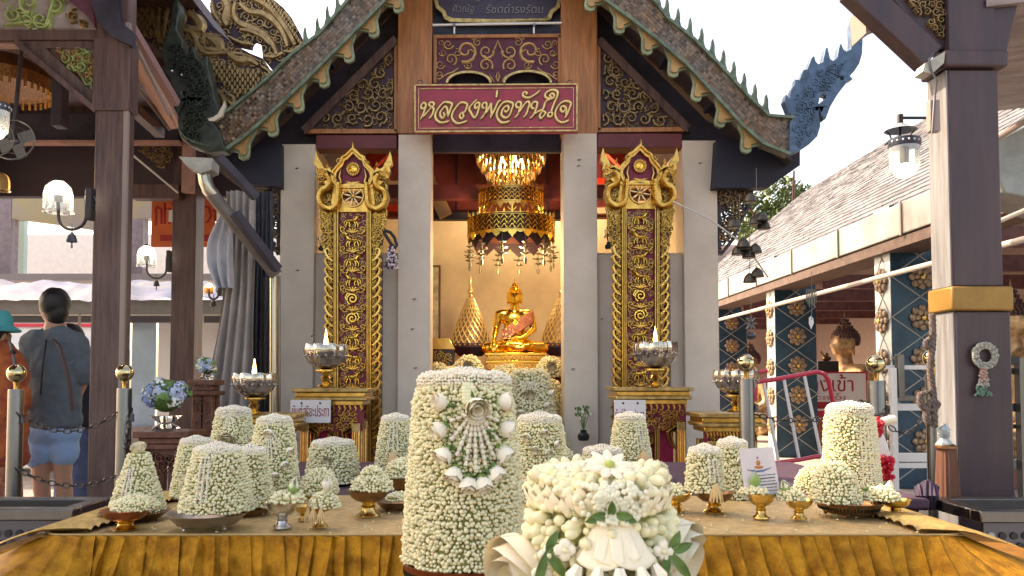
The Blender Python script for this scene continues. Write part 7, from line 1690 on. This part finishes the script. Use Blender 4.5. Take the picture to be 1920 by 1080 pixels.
# back wall, ceiling beams, floor plinth
mb = MB(); mb.box((6.6, 4.3, 0), (6.75, 17, 3.6), M('pink_wall', (.55, .40, .36), .8, var=.08)); mb.build('back_wall', clo)
mb = MB(); mb.box((XC + .1, 16.9, 0), (6.6, 17, 4), M('pink_wall', (0, 0, 0))); mb.build('end_wall', clo)
mb = MB(); mb.box((XC - .1, 4.3, .004), (6.6, 17, .14), M('plinth_stone', (.4, .36, .33), .6, var=.2)); mb.build('plinth', clo)
for k in range(9):
    y = 4.9 + k * 1.45
    mb = MB(); mb.box((XC + .3, y, 2.18), (6.6, y + .1, 2.34), M('cloister_beam', (.16, .06, .055), .5, var=.3)); mb.build('tie_beam', clo)
    mb = MB(); mb.beam((XC + .3, y + .7, zg0 + .12), (6.6, y + .7, zg0 + .12 + 2.3), .08, .1, M('orange_rafter', (.42, .17, .10), .6, var=.2)); mb.build('rafter', clo)
mb = MB(); mb.box((XC + .36, 4.3, 2.342), (XC + .46, 17, 2.5), M('cloister_beam', (0, 0, 0))); mb.build('wall_plate', clo)
mb = MB(); mb.tube([(XC - .16, 4.4, zg0 - .36), (XC - .16, 16, zg0 - .34)], .022, M('pale_pipe', (0, 0, 0)), 10); mb.build('conduit', clo)
# mosaic columns with rosettes
ROS = MB()
for r_, n_, s_ in ((.085, 8, .034), (.05, 6, .028)):
    for k in range(n_): a = 2 * PI * k / n_; ROS.ball((r_ * math.cos(a), -.03 if r_ < .06 else -.015, r_ * math.sin(a)), (s_, .02, s_), M('rosette', (.34, .24, .16), .45, .5, var=.4, scale=40, bump=.6), 8, 5)
ROS.ball((0, -.035, 0), (.03, .025, .03), brass, 8, 5); ROSm = ROS.mesh('rosette')
for Yc, wy in ((12.9, .52), (10.15, .52), (7.2, .56)):
    x0 = 3.62; x1 = x0 + .52
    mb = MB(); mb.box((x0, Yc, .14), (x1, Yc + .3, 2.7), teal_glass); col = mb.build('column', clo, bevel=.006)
    mb = MB(); mb.box((x0 - .006, Yc + .006, .142), (x0 - .0005, Yc + .294, 2.69), M('column_sunlit_side', (.62, .66, .66), .3, .1, var=.12, scale=6)); mb.build('sunlit_side', col)  # pale slab puts the sunlight on the column's left face into colour
    mb = MB(); n = 7; hh = .37
    for k in range(n):
        z = .2 + k * hh
        for s_ in (0, 1):
            xa_, xb_ = (x0, x1) if s_ == 0 else (x1, x0)
            if z + hh < 2.69: mb.beam((xa_, Yc - .002, z), (xb_, Yc - .002, z + hh), .005, .008, grout)
        for s_ in (0, 1):
            ya_, yb_ = (Yc, Yc + .3) if s_ == 0 else (Yc + .3, Yc)
            if z + hh < 2.69: mb.beam((x0 - .008, ya_, z), (x0 - .008, yb_, z + hh), .005, .008, grout)
    mb.build('diamond_lines', col)
    for k in range(6):
        z = .2 + hh * (k + .98) ; inst(ROSm, 'rosette', col, ((x0 + x1) / 2 + .01, Yc, z)); inst(ROSm, 'rosette', col, (x0 - .008, Yc + .15, z - .02), Matrix.Rotation(-PI / 2, 3, 'Z').to_quaternion())
# statues sitting in the cloister
aged = M('aged_gilding', (.55, .36, .20), .38, .55, var=.4, scale=14, bump=.6, bscale=60); lacq = M('pink_lacquer_hair', (.12, .06, .06), .5)
statue(1588, 580, 830, 11.3, 'buddha_statue', 'seated gilded Buddha in profile, seen between the two blue columns', aged, -PI / 2 + .15, None, vox=.012, hairm=lacq)
statue(1903, 520, 850, 7.6, 'buddha_statue', 'large seated gilded Buddha cut by the right edge of the frame', aged, -PI / 2 + .3, None, vox=.012, hairm=lacq)
statue(1408, 632, 815, 15.0, 'buddha_statue', 'small distant seated Buddha behind the silver unlit lamp', aged, -PI / 2 + .3, None, vox=.012, hairm=lacq)
for px, Y, lab, w_ in ((1588, 11.3, 'plinth of the Buddha in profile, with a small dark offering box', .45), (1903, 7.6, 'plinth of the large Buddha at the right edge', .45), (1408, 15.0, 'plinth of the small distant Buddha', .5)):
    p = W(px, {11.3: 830, 7.6: 850, 15.0: 815}[Y], Y); t = thing('statue_plinth', lab, 'plinth', (p.x, Y, .14)); mb = MB(); mb.box((p.x - w_, Y - w_, .141), (p.x + w_, Y + w_, p.z - .08), M('plinth_red', (.28, .10, .08), .6, var=.2)); mb.build('block', t, bevel=.01); mb = MB(); mb.box((p.x - w_ - .05, Y - w_ - .05, p.z - .079), (p.x + w_ + .05, Y + w_ + .05, p.z + .001), brass); mb.build('slab', t, bevel=.01)
t = thing('offering_box', 'dark box with a small figure in front of the Buddha in profile', 'box', W(1553, 697, 10.7)); mb = MB(); px_box(mb, 1534, 1573, 677, 697, 10.7, .25, black); mb.build('box', t, bevel=.005); mb = MB(); q = W(1550, 672, 10.8); mb.ball(q, (.06, .05, .04), bronze, 10, 6); mb.ball(q + Vector((0, 0, .05)), .03, bronze, 8, 6); mb.tube([q + Vector((-.03, 0, .03)), q + Vector((-.08, 0, .09))], .012, bronze, 6); mb.build('figure', t)
a = W(1553, 697, 10.7); t = thing('side_table', 'pale table under the dark offering box', 'table', (a.x, 10.9, .14)); mb = MB(); mb.box((a.x - .25, 10.7, .142), (a.x + .25, 11.0, a.z - .001), M('plinth_red', (0, 0, 0))); mb.build('body', t)
# entrance sign
Ye = 10.6; t = thing('entrance_sign', 'white entrance sign with red Thai words and a red arrow pointing right', 'sign', W(1560, 780, Ye))
mb = MB(); px_box(mb, 1482, 1627, 697, 780, Ye, .02, M('sign_red_edge', (.55, .02, .06), .5)); mb.build('border', t); mb = MB(); px_box(mb, 1486, 1623, 700, 770, Ye - .004, .006, M('sign_white', (.74, .72, .76), .5)); mb.build('board', t)
rp_ = M('red_print', (0, 0, 0)); text('ทางเข้า', 1551, 718, Ye - .006, 98, rp_, 'lettering', t, 32, 0, .003); text('တၢင်းၶဝ်ႈ', 1540, 744, Ye - .006, 92, rp_, 'lettering', t, 14, 0, .003)
mb = MB(); mb.ppx([(1490, 753), (1597, 754), (1597, 750), (1622, 760), (1597, 770), (1597, 767), (1490, 766)], Ye - .009, .004, rp_); mb.build('arrow', t)
for x in (1500, 1610): mb = MB(); mb.tube([W(x, 780, Ye + .03), (W(x, 780, Ye).x, Ye + .03, 0)], .015, white_paint); mb.build('leg', t)
# red and white tubular trolley frame
Yq = 5.2; t = thing('trolley_frame', 'red tubular trolley frame with slanting white bars in front of the blue column', 'trolley', W(1500, 870, Yq)); rt = M('red_tube', (.55, .02, .05), .35, coat=.4)
mb = MB(); mb.tube([W(x, y, Yq) for x, y in ((1438, 695), (1424, 698), (1417, 708), (1416, 752))], S(4, Yq), rt, 10); mb.build('red_tube', t); mb = MB(); mb.tube([W(x, y, Yq) for x, y in ((1418, 716), (1450, 712), (1500, 703), (1532, 697), (1545, 701), (1553, 712), (1566, 770))], S(4.4, Yq), rt, 10); mb.build('red_tube', t); mb = MB(); mb.tube([W(x, y, Yq + .05) for x, y in ((1452, 868), (1500, 862), (1560, 850))], S(4, Yq), rt, 10); mb.build('red_tube', t)
for x0, y0, x1, y1 in ((1470, 712, 1498, 858), (1508, 703, 1540, 856), (1432, 716, 1460, 868)): mb = MB(); mb.tube([W(x0, y0, Yq), W(x1, y1, Yq + .05)], S(3, Yq), white_paint, 10); mb.build('white_bar', t)
for x in (1454, 1545): mb = MB(); mb.tube([W(x, 866, Yq + .05), (W(x, 0, Yq).x, Yq + .05, .0)], .012, rt, 8); mb.build('leg', t)
# stainless railing
Yv = 5.0; t = thing('railing', 'white and steel railing between the ball-topped posts on the right', 'railing', (W(1700, 0, Yv).x, Yv, 0)); wr = M('rail_white', (.72, .72, .70), .4)
for x0, x1, y0, y1, m in ((1655, 1745, 685, 693, wr), (1658, 1750, 742, 752, steel), (1658, 1755, 757, 770, wr), (1665, 1760, 850, 866, wr), (1665, 1760, 868, 878, wr)): mb = MB(); px_box(mb, x0, x1, y0, y1, Yv, .04, m); mb.build('rail', t, bevel=.003)
for x0, x1, y0, y1, m in ((1676, 1688, 665, 745, steel), (1664, 1674, 690, 900, wr)): mb = MB(); a, b = W(x0, y0, Yv), W(x1, y0, Yv); mb.box((a.x, Yv - .05, 0 if y1 > 800 else W(0, y1, Yv).z), (b.x, Yv - .004, a.z), m); mb.build('upright', t, bevel=.003)
Yv = 4.4; t = thing('railing', 'steel railing behind the near pillar at the right edge', 'railing', (W(1905, 0, Yv).x, Yv, 0))
for x0, x1, y0, y1, m in ((1870, 1960, 690, 702, steel), (1870, 1960, 756, 772, dark_steel), (1870, 1960, 796, 804, steel), (1870, 1960, 862, 880, M('rail_grey', (.25, .26, .27), .5))): mb = MB(); px_box(mb, x0, x1, y0, y1, Yv, .04, m); mb.build('rail', t, bevel=.003)
mb = MB(); a, b = W(1900, 672, Yv), W(1909, 672, Yv); mb.box((a.x, Yv - .05, 0), (b.x, Yv - .003, a.z), steel); mb.build('upright', t); mb = MB(); px_box(mb, 1892, 1912, 668, 684, Yv - .055, .06, black); mb.build('clamp', t)
# wind chimes and bells hung under the shrine eave
bellm = MB(); bellm.lathe([(.03, 0), (.034, .004), (.026, .03), (.012, .045), (.002, .05)], (0, 0, 0), M('bell_bronze', (.10, .085, .07), .45, .7), 12); bellM = bellm.mesh('bell')
for i, (px, yt, ys, lab) in enumerate(((1418, 345, (380, 415, 422, 430), 'string of dark bells hanging highest, from the eave tip'), (1386, 395, (428, 470, 478), 'string of small bells nearest the shrine bracket'), (1406, 440, (465, 475, 484, 520, 530), 'lower cluster of little bells over the tiled roof'), (1522, 522, (), 'silver tube wind chime with a white pointed sail'))):
    Yx = 5.3 if i < 3 else 6.2; t = thing('wind_chime', lab, 'wind chime', W(px, max(ys) if ys else 610, Yx)); mb = MB(); mb.tube([W(px, yt - (30 if i < 3 else 12), Yx), W(px, max(ys) if ys else 600, Yx)], .0025, steel, 5); mb.build('cord', t)
    for k, y in enumerate(ys): inst(bellM, 'bell', t, W(px + (-12, 10, -2, 14, 0)[k % 5], y, Yx + .02 * k), None, 1.35)
    if i == 3:
        for k in range(7): mb = MB(); x = 1512 + k * 3; mb.tube([W(x, 542, Yx), W(x, 566 + (k * 5) % 14, Yx)], .005, steel, 8); mb.build('chime_tube', t)
        mb = MB(); mb.ppx([(1517, 596), (1521, 592), (1525, 597), (1526, 606), (1521, 617), (1517, 606)], Yx, .006, white_paint); mb.build('sail', t)
t = thing('hanging_ornament', 'dark metal star ornament hanging before the first blue column', 'ornament', W(1408, 640, 6)); mb = MB()
for k in range(8): a = k * PI / 4; mb.beam(W(1408, 606, 6), W(1408 + 11 * math.cos(a), 606 + 14 * math.sin(a), 6), .03, .008, dark_steel)
mb.ball(W(1408, 630, 6), (.04, .04, .03), dark_steel, 10, 6); mb.tube([W(1408, 596, 6), W(1408, 560, 6)], .003, steel, 5); mb.build('star', t)
t = thing('cable', 'pale cable crossing in front of the right shrine column towards the cloister', 'wire', W(1400, 470, 5.7)); mb = MB(); mb.tube([W(1262, 378, 5.75), W(1330, 410, 5.7), W(1400, 462, 5.7), W(1440, 520, 6)], .006, M('pale_wire', (0, 0, 0)), 6); mb.build('wire', t)
# tree behind the roofs
tr = thing('tree', 'sunlit green tree crown just showing above the tiled roof', 'tree', (7.2, 19, 0)); mb = MB(); mb.tube([(7.2, 19, 0), (7.1, 19, 2.5), (7.3, 19.1, 5)], [.25, .18, .08], brown_wood, 10)
for k in range(6): mb.tube([(7.2, 19, 3 + k * .3), (7.2 + 1.4 * math.cos(k * 1.1), 19 + 1.4 * math.sin(k * 1.1), 5 + k * .2)], [.07, .02], brown_wood, 6)
mb.build('trunk', tr); Ms = []
for k in range(3600):
    c_ = random.choice(((6.9, 19, 5.5, .6), (6.4, 19.3, 5.0, .55), (6.3, 18.6, 4.4, .6), (7.4, 19.2, 5.3, .6), (7.0, 19, 4.6, .8))); d = Vector((random.gauss(0, 1), random.gauss(0, 1), random.gauss(0, 1))).normalized() * c_[3] * random.uniform(.6, 1)
    Ms.append(frame_mat(Vector(c_[:3]) + d, Vector((random.gauss(0, 1), random.gauss(0, 1), random.gauss(.5, 1))), .09))
bulk('crown', [(-.5, 0, 0), (.5, -.35, 0), (1.3, 0, 0), (.5, .35, 0)], [(0, 1, 2, 3)], [0], [M('tree_leaf', (.09, .14, .04), .5, rnd=.4)], Ms, tr, smooth=False)
# right pavilion roof over the near pillar (out of frame above), keeps the corner in shade
rr_ = thing('pavilion_roof', 'roof beam of the right pavilion above the near pillar', 'roof', (2.2, 3, 3.4)); mb = MB(); mb.box((1.45, 2.75, 3.405), (4.5, 3.1, 3.6), pb_); mb.build('beam', rr_)

# =================================================================== PEOPLE
def person(label, Y, cx, yt, joints, shirt_m, short_m, hair_pts=1, extra=None):
    """joints in picture rows/columns at distance Y (+ own depth offsets)"""
    J = {k: W(v[0], v[1], Y + (v[2] if len(v) > 2 else 0)) for k, v in joints.items()}
    t = thing('person', label, 'person', (J['hip'].x, Y, 0)); mb = MB(); c = lambda a, b, r0, r1, sq=1, m=skin_m: mb.capsule(a, b, r0, r1, m, 12, sq)
    H_ = J['head']; mb.ball(H_, (.078, .098, .115), skin_m, 18, 12); nz = J['face']; mb.ball(H_ + nz * .07 + Vector((0, 0, -.03)), (.05, .055, .07), skin_m, 12, 8)
    mb.ball(H_ + nz * .125 + Vector((0, 0, -.015)), (.016, .016, .024), skin_m, 8, 6); mb.ball(H_ + nz * .105 + Vector((0, 0, -.07)), (.02, .02, .014), skin_m, 8, 6)
    sd_ = Vector((-nz.y, nz.x, 0))
    for s_ in (-1, 1): mb.ball(H_ + sd_ * s_ * .078 + Vector((0, 0, -.015)), (.015, .02, .032), skin_m, 8, 6)
    c(H_ + Vector((0, 0, -.06)) - nz * .015, J['neck'], .056, .062); c(J['neck'], J['chest'], .07, .13); c(J['chest'], J['hip'], .13, .13)
    for s_ in 'LR':
        c(J['chest'] + Vector((0, 0, .10)), J['sh' + s_], .08, .06); c(J['sh' + s_], J['el' + s_], .052, .042); c(J['el' + s_], J['wr' + s_], .041, .028)
        hd = (J['wr' + s_] - J['el' + s_]).normalized(); mb.ball(J['wr' + s_] + hd * .05, (.03, .022, .045), skin_m, 10, 8)
        ex = Vector((1, 0, 0)) if abs(hd.x) < .7 else Vector((0, 0, 1))
        for f in range(4): p_ = J['wr' + s_] + hd * .08 + ex * (f - 1.5) * .014; c(p_, p_ + hd * (.05 + .01 * (f in (1, 2))) + Vector((0, -.01, 0)), .008, .006)
        p_ = J['wr' + s_] + hd * .03 + ex * -.028; c(p_, p_ + hd * .04 - ex * .018, .009, .007)
        c(J['hp' + s_], J['kn' + s_], .085, .058); c(J['kn' + s_], J['kn' + s_] * .5 + J['an' + s_] * .5 + Vector((0, .02, 0)), .056, .052); c(J['kn' + s_] * .5 + J['an' + s_] * .5 + Vector((0, .02, 0)), J['an' + s_], .052, .036)
        c(J['an' + s_], J['an' + s_] + nz * .15 + Vector((0, 0, -.04)), .04, .032)
    fused(mb, 'body', t, .011, 4)
    mb = MB(); c2 = lambda a, b, r0, r1, m, sq=1: mb.capsule(a, b, r0, r1, m, 14, sq)      # shirt
    c2(J['chest'] + Vector((0, 0, .10)), J['chest'], .12, .15, shirt_m, .8); mb.lathe([(.150, 0), (.162, .01), (.158, .15), (.152, (J['chest'] - J['hem']).z)], J['hem'] - Vector((0, 0, .03)), shirt_m, 24, T=Matrix.Diagonal((1, .82, 1)))
    for s_ in 'LR': c2(J['chest'] + Vector((0, 0, .10)), J['sh' + s_], .105, .084, shirt_m); c2(J['sh' + s_], J['sl' + s_], .080, .084, shirt_m)
    o = fused(mb, 'shirt', t, .012, 3); tx = bpy.data.textures.get('folds') or bpy.data.textures.new('folds', 'CLOUDS'); tx.noise_scale = .085
    d_ = o.modifiers.new('folds', 'DISPLACE'); d_.texture = tx; d_.strength = .045; d_.mid_level = .08
    mb = MB()
    for s_ in 'LR': c2(J['hip'], J['hp' + s_] + Vector((0, 0, .02)), .13, .12, short_m); c2(J['hp' + s_], J['cu' + s_], .10, .092, short_m)
    o = fused(mb, 'shorts' if 'shorts' in label else 'trousers', t, .012, 3); d_ = o.modifiers.new('folds', 'DISPLACE'); d_.texture = tx; d_.strength = .02; d_.mid_level = .2
    mb = MB(); mb.ball(H_ + Vector((0, 0, .028)) - nz * .022, (.096, .110, .108), hair_m, 20, 14); mb.ball(H_ - nz * .05 + Vector((0, 0, -.035)), (.078, .07, .085), hair_m, 16, 10)
    rr = random.Random(2)
    for k in range(60):
        a, b = rr.uniform(0, 6.28), rr.uniform(.2, 1.4); e = Vector((math.cos(a) * math.sin(b), math.sin(a) * math.sin(b), math.cos(b))); 
        if e.dot(nz) > .55: continue
        mb.ball(H_ + Vector((0, 0, .028)) - nz * .022 + Vector((e.x * .082, e.y * .1, e.z * .095)), .018, hair_m, 6, 4)
    if extra == 'bob': mb.ball(H_ - nz * .03 + Vector((0, 0, -.06)), (.10, .10, .12), hair_m, 16, 10)
    fused(mb, 'hair', t, .010, 2)
    return t, J
tee = M('grey_tee', (.115, .145, .175), .85, var=.12, scale=12, bump=.4, bscale=25, bdist=.01); shorts_b = M('light_blue_shorts', (.26, .44, .70), .8, var=.08, scale=10)
def mk(label, Y, joints, face, *a, **k):
    global W
    W0 = W
    class D(dict): pass
    # face is a direction, not a picture point
    def run():
        return person(label, Y, 0, 0, joints, *a, **k)
    js = {kk: v for kk, v in joints.items()}
    def Wf(px, py, Y_):
        if px is None: return Vector(face).normalized()
        return W0(px, py, Y_)
    W = Wf; js['face'] = (None, 0)
    r = person(label, Y, 0, 0, js, *a, **k); W = W0; return r
t, J = mk('man in a loose grey tee and light blue shorts, seen from behind', 5.4,
    dict(head=(101, 577), neck=(104, 612), chest=(103, 672), hip=(98, 800), shL=(70, 644, -.02), shR=(136, 646, .04), elL=(54, 706, -.02), elR=(154, 715, .06), wrL=(46, 758, -.05), wrR=(138, 760, .2), hpL=(80, 815), hpR=(116, 815, .03), knL=(76, 885), knR=(118, 885, .03), anL=(78, 995), anR=(120, 995, .03), hem=(101, 790), slL=(60, 692, -.01), slR=(150, 700, .05), cuL=(74, 852), cuR=(119, 850, .03)), (-.75, .65, 0), tee, shorts_b)
mb = MB(); mb.tube([W(x, y, 5.4 - d) for x, y, d in ((92, 628, .05), (112, 650, .17), (124, 690, .20), (132, 730, .19), (136, 770, .14))], .012, M('bag_strap', (.10, .06, .06), .7), 6); mb.tube([W(88, 630, 5.3), W(80, 690, 5.2), W(76, 740, 5.22)], .005, black, 5); mb.build('bag_strap', t)
mk('dark-haired person in a navy top and jeans standing half behind the man in grey', 6.0,
    dict(head=(133, 640), neck=(135, 668), chest=(138, 710), hip=(140, 815), shL=(112, 695), shR=(160, 698), elL=(106, 750), elR=(165, 760), wrL=(110, 800), wrR=(168, 815), hpL=(128, 830), hpR=(150, 830), knL=(128, 885), knR=(152, 885), anL=(128, 958), anR=(152, 958), hem=(140, 790), slL=(108, 740), slR=(164, 735), cuL=(128, 945), cuR=(152, 945)), (-.3, .9, 0), M('navy_top', (.02, .022, .035), .85), M('jeans', (.08, .11, .22), .8, var=.2), extra='bob')
org_p = M('orange_print_fabric', (.55, .14, .03), .8, col2=(.22, .03, .03), scale=9)
t, J = mk('figure in orange and red patterned clothes and a teal hat at the left edge', 5.0,
    dict(head=(-12, 624), neck=(-12, 660), chest=(-8, 705), hip=(-6, 820), shL=(-42, 690), shR=(20, 690), elL=(-50, 750), elR=(28, 750), wrL=(-40, 800), wrR=(24, 800), hpL=(-22, 830), hpR=(8, 830), knL=(-22, 900), knR=(8, 900), anL=(-22, 1010), anR=(8, 1010), hem=(-6, 860), slL=(-50, 750), slR=(27, 752), cuL=(-22, 990), cuR=(8, 990)), (.2, .9, 0), org_p, M('maroon_print_trousers', (.20, .03, .03), .8, col2=(.45, .2, .1), scale=14))
mb = MB(); q = W(-12, 610, 5.0); mb.lathe([(.15, -.04), (.155, -.03), (.11, .0), (.105, .05), (.08, .09), (.01, .10)], q, M('teal_hat', (.03, .38, .40), .8), 24); mb.build('hat', t)
t = thing('selfie_stick', 'black selfie stick held up beside the figure in orange', 'stick', W(30, 690, 4.9)); mb = MB(); mb.tube([W(18, 640, 4.9), W(24, 665, 4.9), W(31, 700, 4.9)], .008, dark_steel, 8); mb.tube([W(22, 658, 4.9), W(27, 662, 4.9)], .016, black, 8); mb.build('stick', t)
